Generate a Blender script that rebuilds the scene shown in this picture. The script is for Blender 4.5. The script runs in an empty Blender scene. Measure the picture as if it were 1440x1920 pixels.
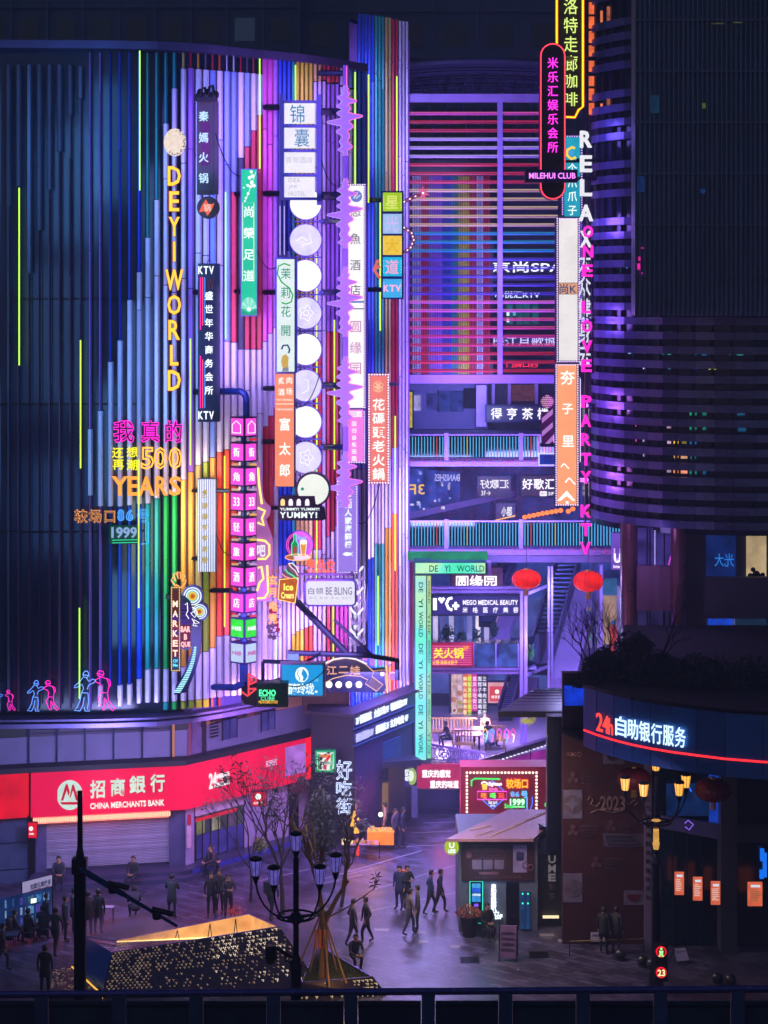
import bpy, math, random
from mathutils import Vector, Matrix
R = math.radians
rnd = random.Random(7)
sc = bpy.context.scene
C = sc.collection
# ------------------------------------------------------------------ camera, sky, sun, exposure
F = 3733.0; H = 23.2; HY = 540.0          # focal length in photo pixels, eye height, horizon row
cam = bpy.data.cameras.new('camera'); co = bpy.data.objects.new('camera', cam); C.objects.link(co)
co.location = (0, 0, H); co.rotation_euler = (R(90), 0, 0)
cam.sensor_fit = 'VERTICAL'; cam.sensor_height = 36.0; cam.sensor_width = 27.0
cam.lens = F / 1920 * 36.0; cam.shift_y = -(960 - HY) / 1920.0
cam.clip_end = 900; cam.clip_start = 0.5
sc.camera = co
wd = bpy.data.worlds.new('World'); sc.world = wd; wd.use_nodes = True
wn = wd.node_tree; bg = wn.nodes['Background']
sky = wn.nodes.new('ShaderNodeTexSky'); sky.sky_type = 'NISHITA'; sky.sun_disc = False
sky.sun_elevation = R(28); sky.sun_rotation = R(200); sky.air_density = 1.6; sky.ozone_density = 8
wn.links.new(sky.outputs[0], bg.inputs[0]); bg.inputs[1].default_value = 0.018
sl = bpy.data.lights.new('moon', 'SUN'); so = bpy.data.objects.new('moon', sl); C.objects.link(so)
sl.energy = 0.012; sl.angle = R(8); sl.color = (0.6, 0.7, 1.0); so.rotation_euler = (R(50), R(0), R(-20))
sc.view_settings.view_transform = 'Standard'; sc.view_settings.look = 'None'
sc.view_settings.exposure = 0.35; sc.view_settings.gamma = 1.0
cy = sc.cycles; sc.render.engine = 'CYCLES'
cy.use_denoising = True; cy.max_bounces = 5; cy.diffuse_bounces = 3; cy.glossy_bounces = 3
cy.transmission_bounces = 4; cy.transparent_max_bounces = 8; cy.volume_bounces = 0
cy.caustics_reflective = False; cy.caustics_refractive = False; cy.sample_clamp_indirect = 4.0
cy.use_light_tree = True; cy.use_adaptive_sampling = True; cy.adaptive_threshold = 0.02
EXL = 1.0
def lamp(kind, x, y, D, col, e, sx=1.0, sy=1.0, aim=None, off=0.0, spread=180):
    l = bpy.data.lights.new('added_light', kind); l.energy = e * EXL; l.color = hx(col)[:3]
    if kind == 'AREA':
        l.shape = 'RECTANGLE'; l.size = sx; l.size_y = sy; l.spread = R(spread)
    else: l.shadow_soft_size = sx
    o = bpy.data.objects.new('added_light', l); C.objects.link(o); p = P(x, y, D); o.location = p
    if aim is not None:
        d = (Vector(aim) - p).normalized(); o.rotation_euler = d.to_track_quat('-Z', 'Y').to_euler()
    return o
def wash(x, y, e, col, sx=3, sy=3, dy=2.4, D=None):
    """added stand-in for a wall washer, shining back on to the facade behind it"""
    D = D or DA(x); return lamp('AREA', x, y, D - dy, col, e*.42, sx, sy, aim=P(x, y, D + 3), spread=130)
# ------------------------------------------------------------------ helpers
def hx(h, a=1.0):
    h = h.lstrip('#'); v = [int(h[i:i+2], 16) / 255 for i in (0, 2, 4)]
    return tuple((c / 12.92 if c <= .04045 else ((c + .055) / 1.055) ** 2.4) for c in v) + (a,)
def X(x, D): return (x - 720.0) / F * D
def Z(y, D): return H - (y - HY) / F * D
def P(x, y, D): return Vector((X(x, D), D, Z(y, D)))
def G(y, z=0.0): return F * (H - z) / (y - HY)          # depth at which height z shows at row y
def lerp(tab, x):
    if x <= tab[0][0]: return tab[0][1]
    for (a, u), (b, v) in zip(tab, tab[1:]):
        if x <= b: return u + (v - u) * (x - a) / (b - a)
    return tab[-1][1]
def DA(x): return lerp([(-60, 74.6), (0, 75), (200, 75.2), (300, 75.5), (360, 76), (420, 76.9), (480, 78), (590, 80), (690, 83)], x)
def DB(x): return lerp([(655, 83.6), (768, 90)], x)
MATS = {}
def mat(name, col, rough=.5, metal=0.0, vary=.25, scale=3.0, bump=.15, spec=.5, stretch=None, bscale=None):
    if name in MATS: return MATS[name]
    m = bpy.data.materials.new(name); m.use_nodes = True; nt = m.node_tree; b = nt.nodes['Principled BSDF']
    c = hx(col) if isinstance(col, str) else tuple(col) + (1,)
    tc = nt.nodes.new('ShaderNodeTexCoord'); mp = nt.nodes.new('ShaderNodeMapping')
    nt.links.new(tc.outputs['Object'], mp.inputs[0])
    if stretch: mp.inputs['Scale'].default_value = stretch
    n = nt.nodes.new('ShaderNodeTexNoise'); n.inputs['Scale'].default_value = scale; n.inputs['Detail'].default_value = 5
    nt.links.new(mp.outputs[0], n.inputs[0])
    mr = nt.nodes.new('ShaderNodeMapRange'); mr.inputs[1].default_value = .25; mr.inputs[2].default_value = .75
    mr.inputs[3].default_value = 1 - vary; mr.inputs[4].default_value = 1 + vary
    nt.links.new(n.outputs[0], mr.inputs[0])
    oi = nt.nodes.new('ShaderNodeObjectInfo'); r2 = nt.nodes.new('ShaderNodeMapRange'); r2.inputs[3].default_value = .8; r2.inputs[4].default_value = 1.14
    m2 = nt.nodes.new('ShaderNodeMath'); m2.operation = 'MULTIPLY'; nt.links.new(oi.outputs['Random'], r2.inputs[0]); nt.links.new(mr.outputs[0], m2.inputs[0]); nt.links.new(r2.outputs[0], m2.inputs[1]); mr = m2
    mx = nt.nodes.new('ShaderNodeVectorMath'); mx.operation = 'SCALE'; mx.inputs[0].default_value = c[:3]
    nt.links.new(mr.outputs[0], mx.inputs['Scale']); nt.links.new(mx.outputs[0], b.inputs['Base Color'])
    rr = nt.nodes.new('ShaderNodeMapRange'); rr.inputs[3].default_value = max(.05, rough - .12); rr.inputs[4].default_value = min(1, rough + .15)
    nt.links.new(n.outputs[0], rr.inputs[0]); nt.links.new(rr.outputs[0], b.inputs['Roughness'])
    b.inputs['Metallic'].default_value = metal; b.inputs['Specular IOR Level'].default_value = spec
    if bump:
        n2 = nt.nodes.new('ShaderNodeTexNoise'); n2.inputs['Scale'].default_value = bscale or scale * 6; n2.inputs['Detail'].default_value = 3
        nt.links.new(mp.outputs[0], n2.inputs[0])
        bp = nt.nodes.new('ShaderNodeBump'); bp.inputs['Strength'].default_value = bump; bp.inputs['Distance'].default_value = .02
        nt.links.new(n2.outputs[0], bp.inputs['Height']); nt.links.new(bp.outputs[0], b.inputs['Normal'])
    MATS[name] = m; return m
def emi(col, s=1.0, sample=False, vary=0.0, base='111118', scale=1.6):
    k = ('e', col, s, sample, vary)
    if k in MATS: return MATS[k]
    m = bpy.data.materials.new('light_' + col.strip('#')); m.use_nodes = True; nt = m.node_tree; b = nt.nodes['Principled BSDF']
    b.inputs['Base Color'].default_value = hx(base); b.inputs['Roughness'].default_value = .6; b.inputs['Specular IOR Level'].default_value = .12
    b.inputs['Emission Color'].default_value = hx(col); b.inputs['Emission Strength'].default_value = s
    if vary:
        tc = nt.nodes.new('ShaderNodeTexCoord'); n = nt.nodes.new('ShaderNodeTexNoise'); n.inputs['Scale'].default_value = scale
        n.inputs['Detail'].default_value = 3
        mr = nt.nodes.new('ShaderNodeMapRange'); mr.inputs[1].default_value = .3; mr.inputs[2].default_value = .7
        mr.inputs[3].default_value = s * (1 - vary); mr.inputs[4].default_value = s * (1 + vary)
        nt.links.new(tc.outputs['Object'], n.inputs[0]); nt.links.new(n.outputs[0], mr.inputs[0])
        nt.links.new(mr.outputs[0], b.inputs['Emission Strength'])
    try: m.cycles.emission_sampling = 'FRONT' if sample else 'NONE'
    except Exception: pass
    MATS[k] = m; return m
def emi2(cols, s=1.0, scale=.35, stretch=(1, 1, 1), sample=True):
    """LED colour blend: emission running through several colours along the object"""
    k = ('g', tuple(cols), s, scale)
    if k in MATS: return MATS[k]
    m = bpy.data.materials.new('led_blend'); m.use_nodes = True; nt = m.node_tree; b = nt.nodes['Principled BSDF']
    tc = nt.nodes.new('ShaderNodeTexCoord'); mp = nt.nodes.new('ShaderNodeMapping'); mp.inputs['Scale'].default_value = stretch
    n = nt.nodes.new('ShaderNodeTexNoise'); n.inputs['Scale'].default_value = scale; n.inputs['Detail'].default_value = 1
    cr = nt.nodes.new('ShaderNodeValToRGB'); e = cr.color_ramp.elements
    for i, c in enumerate(cols):
        p = .32 + .36*i/(len(cols)-1)
        q = e[i] if i < 2 else e.new(p)
        q.position = p; q.color = hx(c)
    nt.links.new(tc.outputs['Object'], mp.inputs[0]); nt.links.new(mp.outputs[0], n.inputs[0]); nt.links.new(n.outputs[0], cr.inputs[0])
    nt.links.new(cr.outputs[0], b.inputs['Emission Color']); b.inputs['Emission Strength'].default_value = s; b.inputs['Base Color'].default_value = (.02, .02, .03, 1)
    m.cycles.emission_sampling = 'FRONT' if sample else 'NONE'; MATS[k] = m; return m
def glass(name='clear_glass', col='8090b8', rough=.05, alpha=.25):
    if name in MATS: return MATS[name]
    m = bpy.data.materials.new(name); m.use_nodes = True; nt = m.node_tree; b = nt.nodes['Principled BSDF']
    nt.nodes.remove(b); out = nt.nodes['Material Output']
    g = nt.nodes.new('ShaderNodeBsdfGlossy'); g.inputs['Roughness'].default_value = rough; g.inputs['Color'].default_value = (.9, .9, 1, 1)
    t = nt.nodes.new('ShaderNodeBsdfTransparent'); t.inputs['Color'].default_value = hx(col)
    mx = nt.nodes.new('ShaderNodeMixShader'); mx.inputs[0].default_value = alpha
    nt.links.new(t.outputs[0], mx.inputs[1]); nt.links.new(g.outputs[0], mx.inputs[2]); nt.links.new(mx.outputs[0], out.inputs[0])
    MATS[name] = m; return m
ORG = {}
class MB:
    def __init__(s): s.v = []; s.f = []
    def add(s, vs, fs):
        o = len(s.v); s.v += [tuple(p) for p in vs]; s.f += [tuple(i + o for i in q) for q in fs]; return s
    def box(s, x0, x1, y0, y1, z0, z1):
        if x0 > x1: x0, x1 = x1, x0
        if z0 > z1: z0, z1 = z1, z0
        if y0 > y1: y0, y1 = y1, y0
        return s.add([(x0,y0,z0),(x1,y0,z0),(x1,y1,z0),(x0,y1,z0),(x0,y0,z1),(x1,y0,z1),(x1,y1,z1),(x0,y1,z1)],
                     [(0,3,2,1),(4,5,6,7),(0,1,5,4),(1,2,6,5),(2,3,7,6),(3,0,4,7)])
    def pbox(s, x0, y0, x1, y1, D, t=.2):
        return s.box(X(x0, D), X(x1, D), D, D + t, Z(y1, D), Z(y0, D))
    def prism(s, pts, d):            # pts: Vectors of a planar polygon (clockwise or not), d: extrusion vector
        n = len(pts); d = Vector(d); vs = list(pts) + [Vector(p) + d for p in pts]
        return s.add(vs, [tuple(range(n)), tuple(range(2*n-1, n-1, -1))] + [(i, i+n, (i+1) % n + n, (i+1) % n) for i in range(n)])
    def ppoly(s, pp, D, t=.15): return s.prism([P(x, y, D) for x, y in pp], (0, t, 0))
    def tube(s, pts, r, n=6, r1=None, closed=False):
        pts = [Vector(p) for p in pts]; m = len(pts)
        if m < 2: return s
        vs = []; up = None
        for i, p in enumerate(pts):
            a = pts[i-1] if (i or closed) else p; b = pts[(i+1) % m] if (i < m-1 or closed) else p
            d = (b - a); d = d.normalized() if d.length > 1e-9 else Vector((0, 0, 1))
            if up is None: up = Vector((0, 1, 0)) if abs(d.y) < .8 else Vector((1, 0, 0))
            q = d.cross(up)
            if q.length < 1e-4: q = d.cross(Vector((1, 0, 0)))
            q.normalize(); w = q.cross(d).normalized(); up = w
            rr = r if r1 is None else r + (r1 - r) * i / max(1, m - 1)
            for k in range(n):
                t = 2 * math.pi * k / n; vs.append(p + q * (math.cos(t) * rr) + w * (math.sin(t) * rr))
        fs = []
        for i in range(m if closed else m - 1):
            for k in range(n):
                a = i*n+k; b = i*n+(k+1) % n; c = ((i+1) % m)*n+(k+1) % n; e = ((i+1) % m)*n+k; fs.append((a, b, c, e))
        if not closed: fs += [tuple(range(n-1, -1, -1)), tuple(range((m-1)*n, m*n))]
        return s.add(vs, fs)
    def ptube(s, pp, D, rp=1.0, n=6, closed=False): return s.tube([P(x, y, D) for x, y in pp], rp / F * D, n, closed=closed)
    def cyl(s, x, y, z0, z1, r, n=12, r1=None): return s.tube([(x, y, z0), (x, y, z1)], r, n, r1)
    def lathe(s, cx, cyy, prof, n=16, sy=1.0):
        vs = [(cx + r*math.cos(2*math.pi*k/n), cyy + sy*r*math.sin(2*math.pi*k/n), z) for r, z in prof for k in range(n)]
        fs = [(i*n+k, i*n+(k+1) % n, (i+1)*n+(k+1) % n, (i+1)*n+k) for i in range(len(prof)-1) for k in range(n)]
        fs += [tuple(range(n-1, -1, -1)), tuple(range((len(prof)-1)*n, len(prof)*n))]
        return s.add(vs, fs)
    def ball(s, c, r, n=10, sx=1, sz=1, sy=1):
        pr = [(max(.001, math.sin(math.pi*i/8))*r, -math.cos(math.pi*i/8)*r) for i in range(9)]
        m = MB().lathe(0, 0, pr, n)
        return s.add([(c[0]+a*sx, c[1]+b*sy, c[2]+d*sz) for a, b, d in m.v], m.f)
    def disc(s, cx, cyp, rp, D, t=.1, n=24, rx=None):
        rx = rx or rp
        return s.ppoly([(cx + rx*math.cos(2*math.pi*k/n), cyp + rp*math.sin(2*math.pi*k/n)) for k in range(n)], D, t)
    def text(s, txt, P0, U, V, dep=.03, bold=0.0, outline=0.0, em=False, mirror=False, res=2):
        """text fitted to the parallelogram P0,U,V (em=True keeps one square CJK cell)"""
        vs, fs, bb = glyphs(txt, bold, outline, res)
        P0 = Vector(P0); U = Vector(U); V = Vector(V); N = U.cross(V).normalized()
        if em: x0, x1, y0, y1 = 0, 1, -.12, .88
        else: x0, x1, y0, y1 = bb
        sx = 1/(x1-x0) if x1 > x0 else 1; sy = 1/(y1-y0) if y1 > y0 else 1
        out = []
        for x, y, z in vs:
            u = (x-x0)*sx; v = (y-y0)*sy
            if mirror: u = 1-u
            out.append(P0 + U*u + V*v + N*((z+.5)*dep if not outline else z*V.length))
        return s.add(out, fs)
    def ptext(s, txt, x0, y0, x1, y1, D, dep=.04, **k):
        return s.text(txt, P(x0, y1, D), P(x1, y1, D)-P(x0, y1, D), P(x0, y0, D)-P(x0, y1, D), dep, **k)
    def mesh(s, name, m, org=(0, 0, 0), smooth=False):
        me = bpy.data.meshes.new(name); ox, oy, oz = org
        me.from_pydata([(a-ox, b-oy, c-oz) for a, b, c in s.v], [], s.f)
        if m: me.materials.append(m)
        if smooth: me.polygons.foreach_set('use_smooth', [True]*len(me.polygons))
        me.update(); return me
    def build(s, name, m, parent=None, org=None, label=None, kind=None, smooth=False):
        if parent is not None: org = ORG[parent.name]
        elif org is None:
            xs = [p[0] for p in s.v]; ys = [p[1] for p in s.v]; zs = [p[2] for p in s.v]
            org = ((min(xs)+max(xs))/2, (min(ys)+max(ys))/2, min(zs))
        o = bpy.data.objects.new(name, s.mesh(name, m, org, smooth)); C.objects.link(o); ORG[o.name] = org
        if parent is not None: o.parent = parent
        else: o.location = org
        if label: o['label'] = label
        if kind: o['kind'] = kind
        return o
GL = {}
def glyphs(t, bold=0.0, outline=0.0, res=2):
    if any(ord(q) > 0x2e80 for q in t): bold *= .3
    else: bold *= .6
    k = (t, bold, outline, res)
    if k in GL: return GL[k]
    c = bpy.data.curves.new('t', 'FONT'); c.body = t; c.size = 1.0; c.resolution_u = res; c.offset = bold
    if outline:
        c.fill_mode = 'NONE'; c.bevel_depth = outline; c.bevel_resolution = 0; c.extrude = 0
    else: c.extrude = .5; c.fill_mode = 'BOTH'
    o = bpy.data.objects.new('t', c); C.objects.link(o)
    me = bpy.data.meshes.new_from_object(o.evaluated_get(bpy.context.evaluated_depsgraph_get()))
    vs = [tuple(v.co) for v in me.vertices]; fs = [tuple(p.vertices) for p in me.polygons]
    bpy.data.objects.remove(o); bpy.data.curves.remove(c); bpy.data.meshes.remove(me)
    if not vs: GL[k] = ([(0,0,0)], [], (0,1,0,1)); return GL[k]
    bb = (min(v[0] for v in vs), max(v[0] for v in vs), min(v[1] for v in vs), max(v[1] for v in vs))
    GL[k] = (vs, fs, bb); return GL[k]
def thing(name, label, cat, loc, group=None):
    o = bpy.data.objects.new(name, None); C.objects.link(o); o.location = loc; ORG[o.name] = tuple(loc)
    o.empty_display_size = .3
    o['label'] = label; o['category'] = cat
    if group: o['group'] = group
    return o
def tag(o, label, cat, group=None):
    o['label'] = label; o['category'] = cat
    if group: o['group'] = group
    return o
def struct(name, mb, m, **k): o = mb.build(name, m, **k); o['kind'] = 'structure'; return o
def kids(o): return [c for c in bpy.data.objects if c.parent == o]
def copytree(o, loc, label=None, rz=None, group=None):
    r = o.copy(); C.objects.link(r); r.location = loc; ORG[r.name] = tuple(loc)
    if label: r['label'] = label
    if group: r['group'] = group
    if rz is not None: r.rotation_euler = (0, 0, rz)
    for ch in o.children:
        c = ch.copy(); C.objects.link(c); c.parent = r
        for g in ch.children: d = g.copy(); C.objects.link(d); d.parent = c
    return r
def chars(par, s, x, y0, y1, size, D, m, name='character', bold=.02, dep=.05, em=True, w=None, outline=0):
    """characters stacked in a column centred on x, one part each"""
    n = len(s); st = (y1 - y0) / n
    for i, ch in enumerate(s):
        if ch == ' ': continue
        cyp = y0 + st*(i+.5); ww = (w or size)
        if em: MB().ptext(ch, x-size/2, cyp-size/2, x+size/2, cyp+size/2, D, dep, bold=bold, em=True, outline=outline).build(name, m, par)
        else:
            if ch in 'Ii1': ww = ww*.28
            MB().ptext(ch, x-ww/2, cyp-size/2, x+ww/2, cyp+size/2, D, dep, bold=bold, outline=outline).build(name, m, par)
def bulbs(par, x0, y0, x1, y1, D, m, step=6, r=1.6, name='bulb_border', sides='LRTB'):
    b = MB(); pts = []
    nx = max(1, round(abs(x1-x0)/step)); ny = max(1, round(abs(y1-y0)/step))
    if 'T' in sides: pts += [(x0+(x1-x0)*i/nx, y0) for i in range(nx+1)]
    if 'B' in sides: pts += [(x0+(x1-x0)*i/nx, y1) for i in range(nx+1)]
    if 'L' in sides: pts += [(x0, y0+(y1-y0)*i/ny) for i in range(1, ny)]
    if 'R' in sides: pts += [(x1, y0+(y1-y0)*i/ny) for i in range(1, ny)]
    for x, y in pts: b.disc(x, y, r, D, .04, 6)
    o = b.build(name, m, par); o['kind'] = 'stuff'; return o
def arm(par, x0, y0, D0, x1, y1, D1, r=.08, m=None, name='bracket_arm'):
    return MB().tube([P(x0, y0, D0), P(x1, y1, D1)], r, 6).build(name, m or STEEL, par)
STEEL = mat('dark_steel', '1a2040', .4, .6, .3, 4)
BLK = mat('black_metal', '0b0d18', .45, .4, .3, 4)
NAVY = mat('navy_metal', '16205a', .35, .3, .2, 3)
# ------------------------------------------------------------------ ground
pave = mat('plaza_paving', '4c4a5c', .42, 0, .5, .9, .3, bscale=7)
nt = pave.node_tree; b = nt.nodes['Principled BSDF']
tc = nt.nodes.new('ShaderNodeTexCoord'); br = nt.nodes.new('ShaderNodeTexBrick'); br.inputs['Scale'].default_value = 1.0
br.inputs['Brick Width'].default_value = .6; br.inputs['Row Height'].default_value = .3; br.inputs['Mortar Size'].default_value = .02
br.inputs['Color1'].default_value = hx('5c5868'); br.inputs['Color2'].default_value = hx('35333f'); br.inputs['Mortar'].default_value = hx('1c1828')
mp = nt.nodes.new('ShaderNodeMapping'); mp.inputs['Rotation'].default_value = (0, 0, R(38))
nt.links.new(tc.outputs['Object'], mp.inputs[0]); nt.links.new(mp.outputs[0], br.inputs[0])
src = b.inputs['Base Color'].links[0].from_socket
mm = nt.nodes.new('ShaderNodeMix'); mm.data_type = 'RGBA'; mm.blend_type = 'MULTIPLY'; mm.inputs[0].default_value = 1
nt.links.new(br.outputs[0], mm.inputs[6])
mx2 = nt.nodes.new('ShaderNodeVectorMath'); mx2.operation = 'SCALE'; mx2.inputs['Scale'].default_value = 8.0
nt.links.new(src, mx2.inputs[0]); nt.links.new(mx2.outputs[0], mm.inputs[7]); nt.links.new(mm.outputs[2], b.inputs['Base Color'])
struct('ground', MB().add([(-300, -60, -.02), (300, -60, -.02), (300, 500, -.02), (-300, 500, -.02)], [(0, 1, 2, 3)]), mat('asphalt', '2a2838', .6, 0, .3, .6))
struct('pavement', MB().add([(-40, 20, 0), (40, 20, 0), (40, 89, 0), (-40, 89, 0)], [(0, 1, 2, 3)]), pave)
def gp(x, y, z=0.0): return P(x, y, G(y, z))
stone = mat('pale_stone_strip', '8c88a0', .35, 0, .2, 3)
for (x0, y0, x1, y1) in [(470, 1655, 580, 1630), (600, 1658, 680, 1640), (600, 1650, 790, 1595), (700, 1668, 862, 1620), (745, 1588, 860, 1583), (770, 1562, 860, 1558), (795, 1543, 860, 1541), (640, 1720, 860, 1672), (650, 1640, 700, 1628)]:
    a = gp(x0, y0); c = gp(x1, y1); d = (c-a).normalized(); n = Vector((-d.y, d.x, 0))*.035
    struct('paving_strip', MB().add([a-n+Vector((0,0,.004)), c-n+Vector((0,0,.004)), c+n+Vector((0,0,.004)), a+n+Vector((0,0,.004))], [(0, 1, 2, 3)]), stone)
# a few worn pale stones let into the paving
for i in range(7):
    x = rnd.choice([680, 700, 800, 830, 900, 1000, 1060, 750, 560]) + rnd.uniform(-40, 60); y = rnd.uniform(1740, 1800)
    a = gp(x, y); w = rnd.uniform(.15, .35)
    struct('paving_slab', MB().box(a.x-w, a.x+w, a.y-.15, a.y+.15, -.02, .004+.0005*i), mat('dull_stone_slab', '7c7688', .5))
iron = mat('drain_iron', '15151c', .4, .5)
for x, y in ((880, 1800), (610, 1700), (1010, 1790)):
    a = gp(x, y); m = MB().box(a.x-.35, a.x+.35, a.y-.35, a.y+.35, -.01, .006)
    for k in range(6): m.box(a.x-.3, a.x+.3, a.y-.28+k*.1, a.y-.24+k*.1, .006, .018)
    struct('drain_cover', m, iron)
rs = random.Random(31); m = MB()
for i in range(60):
    a = gp(rs.uniform(450, 1150), rs.uniform(1640, 1830)); q = rs.uniform(.02, .06); t_ = rs.uniform(0, 3); m.add([a+Vector((q*math.cos(t_+k*1.57), q*math.sin(t_+k*1.57)*(.5 if k % 2 else 1), .012)) for k in range(4)], [(0, 1, 2, 3)])
o = m.build('litter', mat('litter_paper', 'a8a4a0', .7)); o['kind'] = 'stuff'; o['label'] = 'scattered scraps of litter on the plaza paving'; o['category'] = 'litter'
# ------------------------------------------------------------------ distant towers behind everything
def tower(name, label, x0, x1, ytop, ybot, D, col, nx, ny, lit=()):
    t = thing(name, label, 'building', P((x0+x1)/2, ybot, D))
    wall = mat('night_wall_' + col, col, .7, 0, .25, .15, .1)
    MB().pbox(x0, ytop, x1, ybot, D, 14).build('wall', wall, t)
    win = mat('dark_window', '18223c', .12, 0, .3, .5)
    cw = (x1-x0)/nx; chh = (ybot-ytop)/ny; proto = None
    for i in range(nx):
        for j in range(ny):
            xa = x0+cw*(i+.22); ya = ytop+chh*(j+.25)
            l = lit.get((i, j)) if isinstance(lit, dict) else None
            w = MB().pbox(xa, ya, xa+cw*.56, ya+chh*.5, D-.12, .1)
            o = w.build('window', emi(l, .8) if l else win, t)
    m = MB()
    for j in range(ny+1): m.pbox(x0, ytop+chh*j-2, x1, ytop+chh*j+2, D-.3, .3)
    for i in range(nx+1): m.pbox(x0+cw*i-2.5, ytop, x0+cw*i+2.5, ybot, D-.25, .25)
    m.build('facade_grid', wall, t)
tower('apartment_tower', 'unlit dark blue tower block at the top behind the striped facade', -250, 560, -160, 700, 125, '4a5680', 12, 10, {(5, 1): '2c3c48', (10, 2): '222c40'})
tower('office_tower', 'unlit dark blue tower block behind the steel roof canopy', 561, 1230, -160, 560, 128, '4a5a88', 8, 8, {})
# ------------------------------------------------------------------ the long striped facade
fa = thing('striped_facade', 'long curved facade of vertical coloured tubes and lavender panels carrying the neon signs', 'building', P(300, 1345, 78))
ZT = Z(92, 75.1); ZB = Z(1341, 75.1)
PC = {'lav': mat('lavender_panel', 'd2c8ec', .32, .25, .12, .8), 'pur': mat('violet_panel', 'a268dc', .32, .25, .15, .8),
      'mag': mat('pink_and_magenta_lit_panel', 'd848bc', .3, .25, .15, .8), 'cri': mat('crimson_tube', 'd01848', .3, .2, .15, .8),
      'red': mat('red_tube', 'f04424', .3, .2, .15, .8), 'amb': mat('amber_tube', 'f0a838', .3, .2, .15, .8),
      'yel': mat('yellow_tube', 'dccc34', .3, .2, .15, .8), 'lim': mat('lime_tube', '8aa020', .3, .2, .15, .8),
      'gre': mat('green_tube', '10a048', .3, .2, .15, .8), 'tea': mat('teal_tube', '10989c', .3, .2, .15, .8),
      'blu': mat('blue_tube', '1c48dc', .3, .2, .15, .8), 'sky': mat('steel_blue_panel', '8098ec', .32, .25, .15, .8),
      'gry': mat('slate_and_dim_lavender_panel', '5a5878', .35, .25, .2, .8), 'tan': mat('sand_tube', 'd8b870', .32, .2, .15, .8),
      'dpu': mat('dark_purple_tube', '5a2c58', .35, .2, .2, .8)}
def fin(par, x, w, y0, y1, col, Dfn, off=.5, dep=.28, name='facade_panel'):
    D = Dfn(x) - off; a = X(x - w/2, D); c = X(x + w/2, D); q = (c-a)*.22
    pts = [Vector((a, D+dep, 0)), Vector((a, D+.1, 0)), Vector((a+q, D, 0)), Vector((c-q, D, 0)), Vector((c, D+.1, 0)), Vector((c, D+dep, 0))]
    z0, z1 = Z(y1, D), Z(y0, D)
    m = MB(); n = max(1, int((z1-z0)/4.2)); cut = [z0] + [z0+(z1-z0)*(i+rnd.uniform(.3, .7))/n for i in range(1, n)] + [z1]
    for a_, b_ in zip(cut, cut[1:]): m.prism([p+Vector((rnd.uniform(-.004, .004), rnd.uniform(-.012, .012), a_+.015)) for p in pts], (0, 0, b_-a_-.03))
    m.build(name, PC[col], par)
wallA = mat('dark_curtain_wall', '1c2a48', .16, .1, .3, .3, .05)
pth = [(x, DA(x)) for x in range(-60, 691, 30)]
def ribbon(par, name, m, pts, z0, z1, th=.3, off=0.0, kind=None):
    mb = MB()
    for (xa, Da), (xb, Db) in zip(pts, pts[1:]):
        A = Vector((X(xa, Da), Da+off, 0)); B = Vector((X(xb, Db), Db+off, 0))
        mb.prism([Vector((A.x, A.y, z0)), Vector((B.x, B.y, z0)), Vector((B.x, B.y, z1)), Vector((A.x, A.y, z1))], (0, th, 0))
    o = mb.build(name, m, par)
    if kind: o['kind'] = kind
    return o
ribbon(fa, 'curtain_wall', wallA, pth, ZB, ZT, .3, .1)
ribbon(fa, 'added_backing', mat('violet_backing', '54489c', .4, .2, .2, 1), [(x, DA(x)) for x in range(345, 691, 15)], ZB, ZT-.9, .1, -.12)  # backing added to lighten the dark gaps between the fins
lip = mat('brushed_lip', '6a5c98', .4, .5, .15, 1.5)
ribbon(fa, 'top_coping', lip, pth, ZT-.05, ZT+.25, 1.2, -.75)
pl = [(x, DA(x)) for x in range(-60, 541, 30)]
ribbon(fa, 'bottom_lip', lip, pl, ZB-.28, ZB-.12, 1.6, -1.0)
ribbon(fa, 'bottom_rail', lip, pl, ZB-.08, ZB, 1.2, -.8)
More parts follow.
